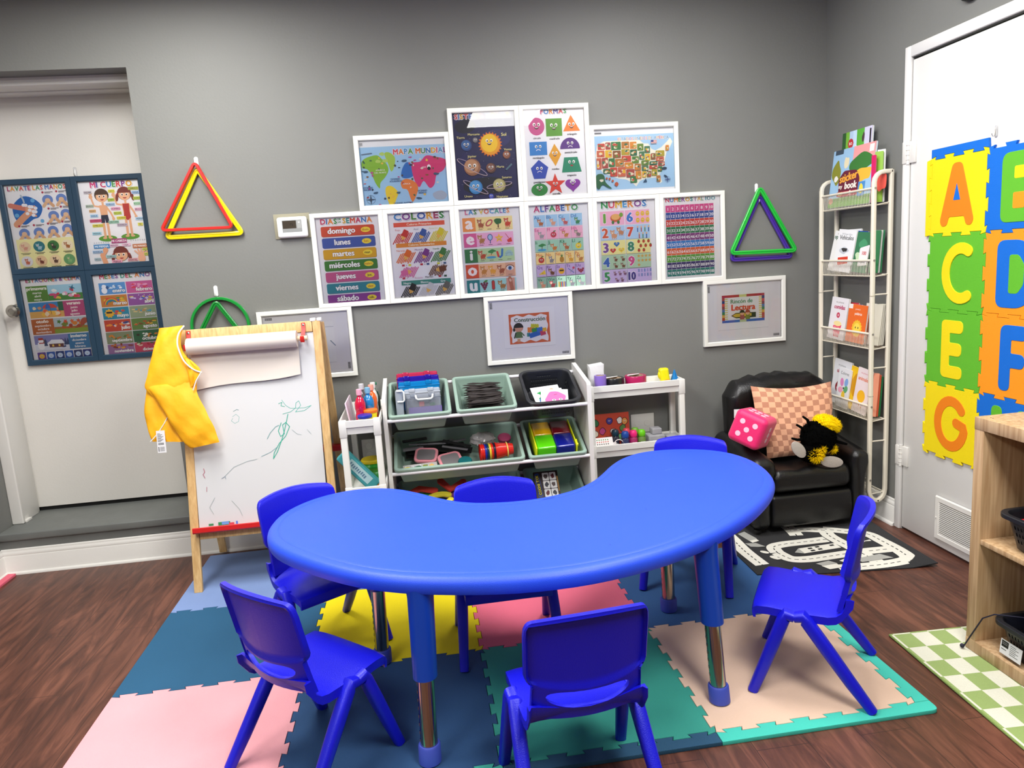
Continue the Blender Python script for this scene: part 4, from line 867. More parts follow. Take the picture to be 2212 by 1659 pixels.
picture(.3113, 1.6153, FW - .0006, FH, 'white framed poster of the solar system with smiling sun and planets', G1, sistema)
picture(.6528, 1.6153, FW - .0006, FH, 'white framed poster FORMAS with smiling coloured shapes', G1, formas)
picture(.9943, 1.6153, FH, FW, 'white framed poster map of the United States', G1, usa)
picture(-.1359, 1.6153, FH - .0008, FW, 'white framed poster MAPA MUNDIAL with a cartoon world map', G1, mapa)
picture(.4206, .8247, FH, FW - .0005, 'white framed sign Construcción above the toy bins', G1, constr)
picture(1.5521, .8281, FH, FW - .0005, 'white framed sign Rincón de Lectura above the armchair', G1, lectura)
picture(-.669, .8312, FH, FW - .0005, 'white frame with nearly blank sheet, partly behind the easel', G1, vacio)
# ---- navy frames on door 1
def manos(A):
    A.title('LAVATE LAS MANOS', 1.2, 2.6, 2.9, 27, ['#b83a6c', '#e8a03c', '#4a9a6a', '#d85a4c', '#4a78b8']); A.P(catmull([(3, 9), (8, 5.4), (13, 7), (16, 11), (14, 15.5), (11, 16.6), (7, 19), (3.4, 17), (2.2, 13)], 4), '#1f68b8')
    A.L([(1.5, 9.6), (5, 10.6), (8.4, 11.4)], 2.4, '#d8806c').L([(3, 18.8), (6.6, 15.6), (9.4, 13.4)], 3, '#e0a07c')
    for k in range(4): A.L([(8.6, 13.4 - k * .7), (12.4, 15 - k * 1.5)], 1.1, '#e0a07c')
    for k in range(10): A.E(7.5 + (k * 37 % 50) / 9, 9.6 + (k * 23 % 40) / 7, .9, .8, '#f4f4fa', 0, 10)
    for x, y, r in ((12, 7.6, 1), (3.8, 14.4, 1), (15, 17.6, .9)): A.E(x, y, r, r, '#6ab0e0')
    A.L([(7, 5), (7.8, 7), (8, 8.4)], .8, '#b0c0d0')
    for k, (x, y) in enumerate(((19, 7.6), (25.4, 7.4), (20.6, 15.4), (26.4, 14.8), (5.8, 23.2), (12.6, 23), (19.2, 22.6), (26, 22))):
        A.E(x, y, 2.5, 2.4, '#6a88c8').L([(x - 2.2, y + 3), (x, y + .4)], 1.5, '#e0b48c').L([(x + 2.2, y + 3), (x, y + .4)], 1.5, '#d8a880').E(x, y + .2, 1.2, 1, '#e8c09c'); A.E(x - 1.8, y - 3.6, .55, .55, '#b02848', 0, 8).R(x - .9, y - 3.8, 3.8, .3, '#6a6468').R(x - .9, y - 3.3, 2.6, .3, '#8a8488')
    A.R(1.4, 26, 27, 14.5, '#f2ecb0')
    for k in range(8):
        x, y = 5 + (k % 4) * 6.6, 29.8 + (k // 4) * 7; A.E(x, y, 2.7, 2.6, ['#e8d0b0', '#2a7a88', '#3a7a3c', '#f0e4c8', '#e0e0e8', '#e8c8a0', '#f0d8b0', '#6aa06a'][k]); critter(A, x, y, 1.7, ['#d89a8a', '#a8c8d8', '#3a3430', '#a8642c', '#c86a4c', '#7a3a2c', '#5a3428', '#8ab87a'][k], '#e8c0a0', k); A.R(x - 2.3, y + 2.9, 4.6, .28, '#6a6450').R(x - 1.6, y + 3.4, 3.2, .28, '#6a6450')
    return A
def kid(A, x, y, hair, swim, girl):
    sk = '#e8b088'; A.E(x, y + 24.3, 4.4, 1.5, '#5a9a2c')
    for sx in (-1, 1): A.L([(x + sx * .9, y + 14.5), (x + sx * 1.0, y + 23.6)], 1.2, sk).E(x + sx * 1.3, y + 24, 1, .5, sk)
    A.L([(x - 1.4, y + 8.8), (x - 4.2, y + 8.2), (x - 5, y + 4.6)], .9, sk); A.E(x - 5.2, y + 3.8, .9, 1, sk)
    for k in range(4): A.L([(x - 5.2, y + 3.6), (x - 6 + k * .55, y + 2)], .38, sk)
    A.L([(x + 1.4, y + 8.8), (x + 3.2, y + 12), (x + 4, y + 14.2)], .9, sk); A.E(x + 4.1, y + 14.8, .7, .9, sk)
    A.P(rpoly([(x - 1.9, y + 8), (x + 1.9, y + 8), (x + 1.5, y + 14.6), (x - 1.5, y + 14.6)], .5), sk)
    if girl: A.P(rpoly([(x - 1.6, y + 8.2), (x + 1.6, y + 8.2), (x + 1.3, y + 12), (x + 1.7, y + 15), (x, y + 16.4), (x - 1.7, y + 15), (x - 1.3, y + 12)], .4), '#b8342c')
    else: A.P([(x - 1.6, y + 12.8), (x + 1.6, y + 12.8), (x + 2, y + 16.6), (x + .2, y + 16.6), (x, y + 14.6), (x - .2, y + 16.6), (x - 2, y + 16.6)], '#1f2440')
    A.R(x - .5, y + 6.6, 1, 1.6, sk); head(A, x, y + 3.6, 3.2, hair, girl)
def head(A, x, y, r, hair, girl):
    if girl:
        for sx in (-1, 1): A.E(x + sx * r * 1.15, y + r * .45, r * .22, r * .62, hair, -sx * 8).E(x + sx * r * 1.05, y - r * .05, r * .14, r * .12, '#c83a3c')
    A.E(x, y - r * .12, r * 1.06, r * 1.02, hair); A.E(x, y + r * .12, r * .86, r * .82, '#ecb890'); A.P(arc(x, y - r * .2, r * .92, r * .66, 180, 360), hair)
    for sx in (-1, 1): A.E(x + sx * r * .34, y + r * .05, r * .2, r * .22, '#f8f4f0', 0, 10).E(x + sx * r * .32, y + r * .08, r * .12, r * .14, '#4a2c18', 0, 8)
    A.P(arc(x, y + r * .48, r * .28, r * .2, 0, 180, 6), '#b03c3c')
def cuerpo(A):
    A.title('MI CUERPO', 5.4, 3.0, 3.8, 20, ['#d0407c', '#5a4aa0', '#c83a6c', '#3a80c8', '#4a9a4c', '#d84a4c', '#8a4a98', '#e0a030']); kid(A, 10.2, 3.6, '#4a3020', 0, False); kid(A, 21, 3.2, '#7a2c20', 0, True)
    for k, (x, y, t, c) in enumerate(((4, 5.6, 'PALMA', '#c8c0c8'), (4, 12.2, 'BRAZO', '#b8c8b8'), (5, 14.6, 'MANO', '#f0c080'), (5.4, 17, 'AXILA', '#a8d0f0'), (5.8, 19.4, 'ESTÓMAGO', '#d8507c'), (6.4, 21.8, 'OMBLIGO', '#e8e050'), (5.4, 25.6, 'PIERNA', '#a8d8e8'), (15.2, 5.4, 'OJOS', '#e8e050'), (14.4, 9.6, 'CARA', '#b8d048'), (13.8, 11.8, 'CUELLO', '#a8c8e8'), (16, 14, 'HOMBRO', '#f0a8c8'), (16.6, 16.2, 'PECHO', '#c8d848'), (18, 18.6, 'CADERA', '#e8e050'), (14.2, 20.4, 'CINTURA', '#a0d0b8'), (18, 22, 'RODILLA', '#c8b8c8'), (25.6, 4.6, 'CABELLO', '#b8c048'), (26.4, 6.6, 'OREJA', '#a8c8f0'), (26.8, 9.4, 'NARIZ', '#c8d848'), (26.4, 12, 'BOCA', '#b0e0b8'), (26.8, 14.8, 'BRAZO', '#f0b8d0'), (26.8, 19.4, 'PIERNA', '#b8d8f0'), (26.6, 22.2, 'PIE', '#e8e060'))):
        w_ = len(t) * .62 + .6; A.R(x - w_ / 2, y - 1.1, w_, 1.45, c).T(t, x, y, 1.05, '#38303c', bold=.02)
    for k in range(7): A.E(3.5 + k * 1.1, 29.8, .2, .3, '#b0b0bc', 0, 6); A.E(21 + k * 1.1, 29.4, .2, .3, '#b0b0bc', 0, 6)
    A.R(11.6, 28.2, 7.4, 2.2, '#b0407c').T('MI CABEZA', 15.3, 29.8, 1.4, '#f8f0f4', bold=.03); A.R(3, 30.6, 7.6, 2, '#4a90c8').T('MI PIERNA', 6.8, 32.1, 1.4, '#f0f8ff', bold=.03); A.R(21.4, 31.4, 7.2, 2, '#c87a4c').T('MI MANO', 25, 32.9, 1.4, '#fff4ec', bold=.03)
    for x, t in ((12.6, 'FRENTE'), (18.4, 'CEJA')): A.R(x - 2, 30.8, 4.2, 1.4, '#f0c8dc').T(t, x, 31.9, 1.05, '#5a4a5c', bold=.02)
    head(A, 15.4, 36, 3.5, '#7a2c20', True); A.L([(8.4, 33.4), (6.6, 36), (7.6, 40)], 2.4, '#e8a880')
    A.E(25, 38.4, 1.8, 2.2, '#f0b898'); [A.L([(25, 37.6), (22.2 + k * 1.5, 33.8 + abs(k - 1.6) * .6)], .8, '#f0b898') for k in range(5)]
    for x, y, t, c in ((4.6, 34.6, 'RODILLA', '#a8c8e8'), (10.6, 37.2, 'TOBILLO', '#a8d0d0'), (4, 38.2, 'DEDO', '#b8d0d8'), (13, 39.8, 'MEJILLA', '#f0a8c0'), (20.6, 39.4, 'DIENTES', '#f0b0b8'), (27.4, 34.6, 'DEDO', '#e0e868'), (27.6, 37, 'UÑA', '#e0e868')): w_ = len(t) * .62 + .6; A.R(x - w_ / 2, y - 1.1, w_, 1.4, c).T(t, x, y, 1.05, '#38303c', bold=.02)
    return A
def scene_bits(A, x, y, w_, h, cs, seed, n=9):
    rn = random.Random(seed)
    for k in range(n): A.blob(x + rn.uniform(.12, .88) * w_, y + rn.uniform(.35, .85) * h, w_ * rn.uniform(.04, .09), h * rn.uniform(.08, .14), cs[k % len(cs)], seed * 10 + k, .35, 7)
def estac(A):
    A.title('ESTACIONES & CLIMA', 2.2, 1.5, 2.6, 25.6, ['#b83a6c', '#5a8a4a', '#d86a4c', '#4a78b8', '#8a4a98', '#e0a03c'])
    D = [('primavera', ['marzo', 'abril', 'mayo'], '#5a8a34', 0, '#a8d4e8', '#4a8a3c', ['#d84a7c', '#f0a8c8', '#f4f4f0', '#d8384c', '#e8c84c']), ('verano', ['junio', 'julio', 'agosto'], '#b8487c', 1, '#3a8ac8', '#e0b060', ['#e86a3c', '#f0e0c0', '#f0c04c', '#d89a6c']), ('otoño', ['septiembre', 'octubre', 'noviembre'], '#b8642c', 0, '#b8c8d0', '#a8742c', ['#c8502c', '#d8842c', '#7a8a34', '#a83c24']), ('invierno', ['diciembre', 'enero', 'febrero'], '#3a78a8', 1, '#8a8ac0', '#e0e4f0', ['#3a4a7a', '#f4f4fa', '#6a5a8a', '#8a5a4c'])]
    for k, (n, ms, c, sd, sky, gr, cs) in enumerate(D):
        y = 3.4 + k * 8.25; h = 7.7; tw = 10 if k != 2 else 10.4; tx = 1.8 if not sd else 28 - tw; px = 1.8 + tw if not sd else 1.8; pw = 26.2 - tw
        A.R(px, y, pw, h, sky).R(px, y + h * .58, pw, h * .42, gr); scene_bits(A, px, y, pw, h, cs, k + 1, 14)
        if k == 0: A.P(star(px + pw * .72, y + 1.8, 1.7, 4, .3, 20), '#1f6a8a')
        if k == 1: A.P(arc(px + pw * .6, y + 3, 3.4, 2.2, 180, 360), '#d84a3c').L([(px + pw * .6, y + 2), (px + pw * .63, y + 6)], .25, '#8a5a34').P(arc(px + pw * .55, y + 3, 1.2, 2.2, 180, 360), '#3a6ab8').R(px + pw * .85, y, pw * .15, h * .6, '#2a6a4c')
        if k == 2:
            for q in range(4): A.P(star(px + 2.6 + q * 3.1, y + 1.9, 1.2, 5, .5, q * 20), ['#4a7a2c', '#d8502c', '#d86a34', '#c8502c'][q])
            A.P(arc(px + pw * .95, y + 3.6, 2.4, 3, 150, 330), '#a84a34'); A.R(px, y + h * .72, pw, h * .28, '#8aa034')
        if k == 3:
            A.E(px + 3, y + 5.3, 1.7, 1.9, '#f6f6fa').E(px + 3, y + 2.8, 1.2, 1.2, '#f6f6fa').R(px + 1.9, y + 1.2, 2.2, 1.1, '#b83a34').R(px + 2, y + 3.6, 2.1, .5, '#b83a34')
            A.P([(px + 6, y + 4.4), (px + 8, y + 2.4), (px + 13, y + 2.6), (px + 14.2, y + 4.6)], '#f4f6fc').P([(px + 6.6, y + 4.5), (px + 13.6, y + 4.6), (px + 13.4, y + 6.4), (px + 6.8, y + 6.3)], '#6a3c3c').R(px + 8, y + 4.9, .9, 1, '#f0c860').R(px + 11, y + 4.9, .9, 1, '#f0c860')
            for q in (5.2, 14.6, 15.8): A.P([(px + q, y + 1.6), (px + q + .9, y + 5.4), (px + q - .9, y + 5.4)], '#3a4a70')
        A.R(tx, y, tw, h, c); A.T(n, tx + tw / 2, y + 2.0, 2.35, '#f8f4ec', bold=.045)
        for q, t in enumerate(ms): A.T(t, tx + tw / 2, y + 3.9 + q * 1.65, 1.7, '#f4f0ec', bold=.025)
    for k in range(6): x = 2.2 + k * 4.35; A.R(x, 36.6, 3.9, 4, ['#6a4a9c', '#2a5ab0', '#1f3a7c', '#2a5ab0', '#26346c', '#20307a'][k], .2).E(x + 1.95, 38.6, 1.3, 1.2, '#f0c03c' if k == 0 else '#c8dcf4'); A.face(x + 1.95, 38.5, .8)
    return A
def meses(A):
    A.title('MESES DEL AÑO', 3, 2.0, 3.0, 24.6, ['#c83a5c', '#4a8a4c', '#e0883c', '#3a78b8', '#8a4a98', '#4a9a8a'])
    D = [('enero', '#5a9ad8', ['#f4f8ff', '#2a5a9a', '#d8e8f8']), ('febrero', '#d060a0', ['#f0a8d0', '#e03c5c']), ('marzo', '#d08434', ['#3a9a4c', '#e84a3c', '#e8c83c', '#3a6ac8']), ('abril', '#9a58a8', ['#e8c84c', '#4a6ac8', '#d8d0f0']), ('mayo', '#2a90b0', ['#f0c02c', '#e0483c', '#3a8a4c']), ('junio', '#9aa888', ['#e0c890', '#4aa0c8', '#c89a60']), ('julio', '#c84830', ['#e8e0e0', '#3a4a8a', '#f09a3c']), ('agosto', '#6a8a44', ['#d84a2c', '#e8b83c', '#7a5a2c']), ('septiembre', '#8a9474', ['#e08a2c', '#5a7a34', '#c86a24']), ('octubre', '#2f6a44', ['#e08a2c', '#f4f4f0', '#3a2c20']), ('noviembre', '#9a70a0', ['#c8642c', '#e0a83c', '#8a3c24']), ('diciembre', '#c84464', ['#b82434', '#3a7a3c', '#e0d8c0'])]
    for k, (t, c, cs) in enumerate(D):
        x = 2.2 + (k % 2) * 13.1; y = 4.1 + (k // 2) * 6.25; h = min(5.8, A.h - y); A.R(x, y, 12.7, h, c); scene_bits(A, x, y - (0 if h > 5 else 1.4), 12.7, 4, cs, k + 20, 12)
        if k == 2:
            for q in range(4): A.L(arc(x + 5, y + 5, 3.6 - q * .45, 3.6 - q * .45, 190, 340), .45, ['#d84a3c', '#e8a83c', '#4aa05c', '#3a6ac8'][q])
        if k == 4: A.P(star(x + 3.2, y + 2.9, 2.4, 9, .75), '#f0b82c').R(x + 1.8, y + 2, 2.8, .9, '#241c1c', .3)
        if k == 0: A.E(x + 2.4, y + 3.8, 1.4, 1.6, '#f6f8ff').E(x + 2.4, y + 1.8, 1, 1, '#f6f8ff')
        if k == 3:
            for q in range(8): A.E(x + 5.4 + q * .9, y + .8 + (q * 37 % 10) / 6, .18, .35, '#e8e4f8', 20, 6)
        A.T(t, x + 12.2, y + 4.9 if k < 10 else y + 4.1, 2.55 if len(t) < 9 else 2.15, '#ffffff', 'r', .035, '#4a4050', .03)
    return A
G3 = 'navy framed posters on the grey recessed door'; bx, bz, bw_, bh = -1.8790, .9700, .3400, .4565
for (i, j), fn, lb in (((0, 1), manos, 'navy framed poster LAVATE LAS MANOS about washing hands'), ((1, 1), cuerpo, 'navy framed poster MI CUERPO with a boy and a girl'), ((0, 0), estac, 'navy framed poster of the seasons, below the hand washing one'), ((1, 0), meses, 'navy framed poster MESES DEL AÑO with the twelve months')):
    picture(bx + i * bw_, bz + j * bh, bw_ - .0006, bh - .0006, lb, G3, fn, NFR, y=.3295, b=.027)
# adhesive hooks
PLW = mat('white_hook_plastic', '#f0f0ee', .3)
def hook(x, y, z, label, m=PLW, s=1.0, clear=False, face=(0, -1, 0)):
    t = thing('adhesive_hook', label, 'hook', (x, y, z)); X = frame3((x, y, z), Vector(face).cross(Vector((0, 0, 1))) * -1, (0, 0, 1)) @ Matrix.Scale(s, 4)
    b = MB(); b.loft([[(p[0], p[1], h) for p in rr(0, 0, .018 - i_, .052 - i_, (.018 - i_) / 2.02, 5)] for h, i_ in ((0, 0), (.003, 0), (.0045, .003))], X=X); b.build('base_plate', m, t)
    k = MB(); k.tube([(0, .012, .004), (0, -.008, .006), (0, -.019, .009), (0, -.022, .016), (0, -.016, .021), (0, -.008, .022)], .0028 if not clear else .0014, 8, X=X); k.build('hook_arm', m if not clear else chrome, t)
hook(-1.515, .3295, 1.905, 'small clear hook with metal wire above the navy framed posters', glass('clear_hook', (.95, .95, .95), op=.35), .9, True)
# ================================================================ things hanging on the back wall
hook(-.853, 0, 1.873, 'white adhesive hook holding the red and yellow triangles')
hook(-.842, 0, 1.285, 'white adhesive hook holding the green hoop above the easel')
hook(1.851, 0, 1.617, 'upper white adhesive hook holding the bright green triangle', s=.9)
hook(1.858, 0, 1.567, 'lower white adhesive hook holding the purple triangle', s=.9)
CHN = [(-1, -.6), (-1, .6), (-.7, .9), (.7, .9), (1, .6), (1, .25), (.45, 0), (1, -.25), (1, -.6), (.7, -.9), (-.7, -.9)]
def hoop(name, pts, y, c, label, rot=None, w=.0115, cat='hoop', group=None):
    P = [Vector((x, y, z)) for x, z in pts]; m = MB()
    # section: x -> depth, y -> in plane, groove on the front face
    sec = [(-a, b) for a, b in CHN]
    m.tube(P, (.007, w), closed=True, sq=sec); o = m.build(name, mat('hoop_' + c[1:], c, .28, coat=.3), smooth=35)
    return tag(o, label, cat, group)
def rtri(a, b, c, r=.022): return rpoly([a, b, c], r, 5)
gh = 'coloured plastic triangles and hoop hung on hooks'
hoop('plastic_triangle', rtri((-.852, 1.873), (-1.038, 1.577), (-.722, 1.573)), -.030, '#c8201c', 'red plastic triangle hoop hanging on the wall left of the thermostat', group=gh, cat='plastic shape')
hoop('plastic_triangle', rtri((-.850, 1.845), (-1.025, 1.545), (-.684, 1.545)), -.0135, '#f2dc12', 'yellow plastic triangle hoop hanging behind the red one', group=gh, cat='plastic shape')
hoop('plastic_triangle', rtri((1.856, 1.617), (1.700, 1.300), (2.048, 1.293)), -.030, '#1fb83c', 'bright green plastic triangle hoop hanging beside the wire book rack', group=gh, cat='plastic shape')
hoop('plastic_triangle', rtri((1.860, 1.577), (1.706, 1.267), (2.034, 1.263)), -.0135, '#4a2c9c', 'purple plastic triangle hoop hanging behind the green one', group=gh, cat='plastic shape')
hoop('plastic_hoop', arc(-.838, 1.121, .130, .130, 0, 350, 35), -.0135, '#128a34', 'round green plastic hoop hanging above the easel', group=gh, cat='plastic shape')
hoop('plastic_triangle', rtri((-.841, 1.238), (-1.02, .95), (-.665, .95)), -.030, '#12802f', 'dark green plastic triangle in front of the round green hoop', group=gh, cat='plastic shape')
# thermostat and outlets
t = thing('thermostat', 'white wall thermostat with grey display, left of the framed posters', 'thermostat', (-.455, 0, 1.565))
MB().rbox((-.540, -.004, 1.507), (-.3745, -.0003, 1.622), .001, 1).build('wall_plate', mat('beige_plate', '#8f8b76', .7), t, 'beige backing plate')
MB().rbox((-.524, -.028, 1.510), (-.386, -.0035, 1.606), .012, 3).build('housing', PLW, t)
a = Art(9, 5.6, '#8f9290', wallX(-.500, 1.591, -.0285), th=.0004); a.R(.25, .3, 6.2, 3.6, '#3a3228').R(6.9, .3, 1.8, 3.6, '#a4a6a4').T('72', 4.3, 2.6, 1.6, '#241c14', bold=0).E(7.8, 1.2, .35, .3, '#d8d8d6'); a.build('display', t, ink(.25, 'screen_ink'))
OUTL = mat('white_outlet_plastic', '#dcdbd6', .4)
def outlet(x, z, w, h, horiz, label):
    t = thing('wall_outlet', label, 'outlet', (x, 0, z)); MB().rbox((x - w / 2, -.006, z - h / 2), (x + w / 2, -.0003, z + h / 2), .003, 1).build('cover_plate', OUTL, t)
    for s_ in (-1, 1):
        cx, cz = (x + s_ * w * .2, z) if horiz else (x, z + s_ * h * .2); m = MB(); m.X = wallX(cx, cz, -.006); m.lathe([(0, 0), (.018, 0), (.018, .001), (.017, .0018), (0, .0018)], 20); m.build('socket', OUTL, t)
outlet(1.211, .453, .125, .10, True, 'white double wall outlet behind the right hand cart')
outlet(-.205, .445, .07, .115, False, 'white wall outlet behind the narrow cart beside the easel')
# ================================================================ easel
PINE = mat('pale_pine', '#d9b27c', .5, bump=.05, bscale=40)
def pine():
    m = mat('pine_wood', '#dcb982', .5); nt = m.node_tree; N = nt.nodes; L = nt.links
    tc = N.new('ShaderNodeTexCoord'); mp = N.new('ShaderNodeMapping'); mp.inputs['Scale'].default_value = (60, 60, 1.6); w = N.new('ShaderNodeTexNoise'); w.inputs['Scale'].default_value = 1.6; w.inputs['Detail'].default_value = 4; w.inputs['Distortion'].default_value = .6
    cr = N.new('ShaderNodeValToRGB'); e = cr.color_ramp.elements; e[0].position = .35; e[0].color = (*lin('#c59c64'), 1); e[1].position = .62; e[1].color = (*lin('#d8b47c'), 1)
    L.new(tc.outputs['Object'], mp.inputs[0]); L.new(mp.outputs[0], w.inputs[0]); L.new(w.outputs['Fac'], cr.inputs[0]); L.new(cr.outputs[0], N['Principled BSDF'].inputs['Base Color']); return m
PINE = pine()
DVY, DVZ = .2006, .9797
def EP(x, s, o=0): return Vector((x, -.511 + DVY * s - .98 * o, .0125 + DVZ * s + .2006 * o))
EX = Matrix(((1, 0, 0, 0), (0, DVY, -.98, -.511), (0, DVZ, .2006, .0125), (0, 0, 0, 1)))   # local x, s, o
ez = thing('easel', 'wooden childrens easel with whiteboard and paper roll', 'easel', (-.65, -.28, 0))
RED = mat('red_plastic', '#c4161a', .35, coat=.2); WHB = ink(.18, 'whiteboard_surface')
for sx in (-1, 1):
    def XX(s): return -.947 + .010 * s if sx < 0 else -.345 - .012 * s
    m = MB(); m.loft([[EP(XX(s) + a, s, o) for a, o in rr(0, -.009, .035, .020, .003, 2)] for s in (.0, .3, .7, 1.142)]); 
    for v in m.V: v.z = max(v.z, .0125)
    m.build('front_leg', PINE, ez)
    m = MB(); xr = -.957 if sx < 0 else -.336
    P0, P1 = Vector((xr, -.045, .002)), Vector((xr + (.012 if sx < 0 else -.008), -.262, 1.12)); m.tube([P0, P1], (.0165, .010), sq=rr(0, 0, 2, 2, .25, 2)); 
    for v in m.V: v.z = max(v.z, .0125 if v.x > -1.0 else .0005)
    m.build('rear_leg', PINE, ez)
m = MB(); m.X = EX; m.rbox((-.918, 1.093, -.018), (-.378, 1.142, .0), .003, 2); m.build('top_rail', PINE, ez)
m = MB(); m.X = EX; m.rbox((-.925, .225, -.018), (-.372, .262, -.002), .003, 2); m.build('bottom_rail', PINE, ez)
m = MB(); m.rbox((-.94, -.265, 1.06), (-.36, -.248, 1.105), .003, 1); m.build('rear_rail', PINE, ez)
a = Art(55, 82.5, '#cfd0d1', EX @ Matrix.Translation((-.924, 1.092, -.006)), th=.004)
TE, BL_, RD = '#3aa890', '#5a9ab8', '#b87a88'
def mk(pts, c, w=.22):
    for i in range(len(pts) - 1):
        a.L([( (p[0] + .924) * 100, (1.092 - p[1]) * 100) for p in pts[i:i + 2]], w, c)
mk([(-.75, .745), (-.735, .755), (-.722, .742), (-.726, .722), (-.742, .715), (-.756, .727), (-.75, .738)], '#8ab0ac'); mk([(-.745, .768), (-.73, .775), (-.722, .772)], '#5a8080')
mk([(-.535, .80), (-.52, .775), (-.50, .76), (-.47, .758), (-.44, .757), (-.41, .765), (-.44, .745), (-.48, .742), (-.455, .77), (-.462, .79), (-.475, .782), (-.478, .76), (-.5, .745), (-.535, .738)], '#5ab0a0')
mk([(-.55, .785), (-.535, .79), (-.54, .775), (-.525, .77)], TE); mk([(-.545, .70), (-.56, .665), (-.552, .64), (-.535, .65), (-.54, .69), (-.525, .70), (-.51, .68), (-.53, .64), (-.56, .61), (-.585, .57), (-.59, .545), (-.57, .575), (-.55, .62), (-.535, .66), (-.52, .71), (-.513, .735)], TE, .3)
mk([(-.61, .635), (-.595, .66), (-.57, .685), (-.555, .69)], '#6aa0a0'); mk([(-.64, .56), (-.60, .575), (-.57, .595)], '#7aa0a8', .18); mk([(-.80, .49), (-.76, .525), (-.70, .545), (-.66, .55)], '#90a0a4', .16); mk([(-.815, .48), (-.80, .488), (-.798, .476)], '#8090a0')
mk([(-.50, .665), (-.48, .645), (-.462, .64)], '#a0b0b0', .15); mk([(-.435, .66), (-.42, .64)], '#a0b0b0', .15); mk([(-.888, .53), (-.884, .515), (-.892, .505), (-.885, .49)], RD, .3); mk([(-.88, .45), (-.882, .43)], RD, .2); mk([(-.86, .33), (-.875, .36), (-.85, .40)], '#9aa8a8', .14); mk([(-.78, .38), (-.75, .34), (-.74, .31)], '#9aa8a8', .14)
a.R(4, 80.3, 2, .8, '#3a8a5a').R(8, 80.0, 5, 1.4, '#3a8a5a').R(9.5, 79.9, 3, 1.3, '#6a9ad8').R(15.5, 80.2, .7, 1.6, '#4a78d8').R(12.5, 80.6, 2.2, 1, '#c84a5a')
a.build('whiteboard', ez, WHB, 'white dry-erase board with faint scribbles')
m = MB(); m.X = EX
m.loft([[(x, s, o) for s, o in ((.256, -.002), (.256, .036), (.261, .042), (.279, .042), (.282, .039), (.277, .035), (.268, .031), (.264, .004), (.272, -.002))] for x in (-.940, -.352)]); m.build('marker_tray', RED, ez, 'red plastic marker tray')
m = MB(); m.rbox((-.983, -.185, .50), (-.318, -.125, .53), .006, 2); m.build('rear_tray', RED, ez, 'red plastic rear tray')
pr = MB(); c = EP(0, 1.062, .040); pr.tube([(-.902, c.y, c.z), (-.440, c.y, c.z)], .036, 28); 
PAP = mat('cream_paper', '#d9d0c6', .8, var=.01); rl = pr.build('paper_roll', PAP, ez, 'roll of cream drawing paper', smooth=50)
m = MB(); m.tube([(-.913, c.y, c.z), (-.396, c.y, c.z)], .011, 14); m.build('dowel', mat('light_dowel', '#e4cfa8', .5), ez)
def shf(u, v):
    x = -.902 + .46 * u; sb = .872 + .037 * u + .006 * math.sin(u * 6); s = 1.03 + (sb - 1.03) * v
    return EP(x, s, .009 - .003 * v + .0025 * math.sin(u * 5 + v * 3))
m = MB(); m.sheet(shf, 14, 8, .0008); m.build('paper_sheet', PAP, rl)
for x in (-.906, -.415):
    m = MB(); P = [EP(x, 1.135, .004), EP(x, 1.10, .006), EP(x - .002, 1.075, .026), EP(x - .002, 1.05, .034), EP(x - .002, 1.045, .044), EP(x - .002, 1.055, .052), EP(x - .002, 1.07, .053)]
    m.tube(P, (.0085, .0016), sq=[(-1, -1), (1, -1), (1, 1), (-1, 1)]); sp = m.build('strap', mat('red_strap', '#cf2018', .5), ez, 'red strap')
    m = MB(); m.X = EX; m.lathe([(0, 0), (.006, 0), (.006, .002), (.003, .004), (0, .004)], 12, Matrix.Translation((x, 1.125, .004))); m.build('screw', chrome, sp)
m = MB(); m.rbox((-.385, -.285, 1.128), (-.362, -.255, 1.142), .003, 1); m.rbox((-.355, -.285, 1.128), (-.335, -.255, 1.142), .003, 1); m.build('hinge_cap', PLW, ez, 'white plastic hinge caps')
# yellow art smock slung over the left corner
SM = mat('yellow_smock_cloth', '#f6b008', .62, bump=.35, bscale=38, var=.04, vscale=9); SMT = mat('white_piping', '#e8e4dc', .7)
sk = thing('art_smock', 'yellow childrens art smock hung over the left corner of the easel', 'smock', (-.97, -.33, .66))
def ribbon(name, secs, h, seed, label=None, n=22, sub=4):
    L = catmull([s[0] for s in secs], sub, False); Rr = catmull([s[1] for s in secs], sub, False); O = catmull([(s[2], 0) for s in secs], sub, False); rn = random.Random(seed); ph = [rn.uniform(0, 6) for _ in range(6)]
    loops = []
    for k in range(len(L)):
        l, r, o = Vector(L[k]), Vector(Rr[k]), O[k][0]; c = (l + r) / 2; hv = (r - l) / 2; lp = []
        e = min(1, .35 + 3 * min(k, len(L) - 1 - k) / len(L))
        for j in range(n):
            a_ = 2 * math.pi * j / n; u = -math.cos(a_); t_ = math.sin(a_)
            wr = .007 * (abs(math.sin(u * 2.6 + k * .22 + ph[0])) - .5) + .005 * (abs(math.sin(u * 3.8 - k * .35 + ph[1])) - .5) + .003 * math.sin(k * .9 + ph[2] + u * 3)
            q = c + hv * (u + .015 * math.sin(k * 1.1 + ph[3])); lp.append(EP(q.x, q.y, o + h * e * t_ + (wr * (.3 + .7 * abs(t_)))))
        loops.append(lp)
    m = MB(); m.loft(loops); return m.build(name, SM, sk, label, smooth=60)
ribbon('rear_sleeve', [((-1.088, .90), (-.99, .89), .028), ((-1.103, .80), (-.985, .80), .028), ((-1.096, .73), (-.972, .72), .028), ((-1.080, .668), (-.955, .655), .028)], .010, 2)
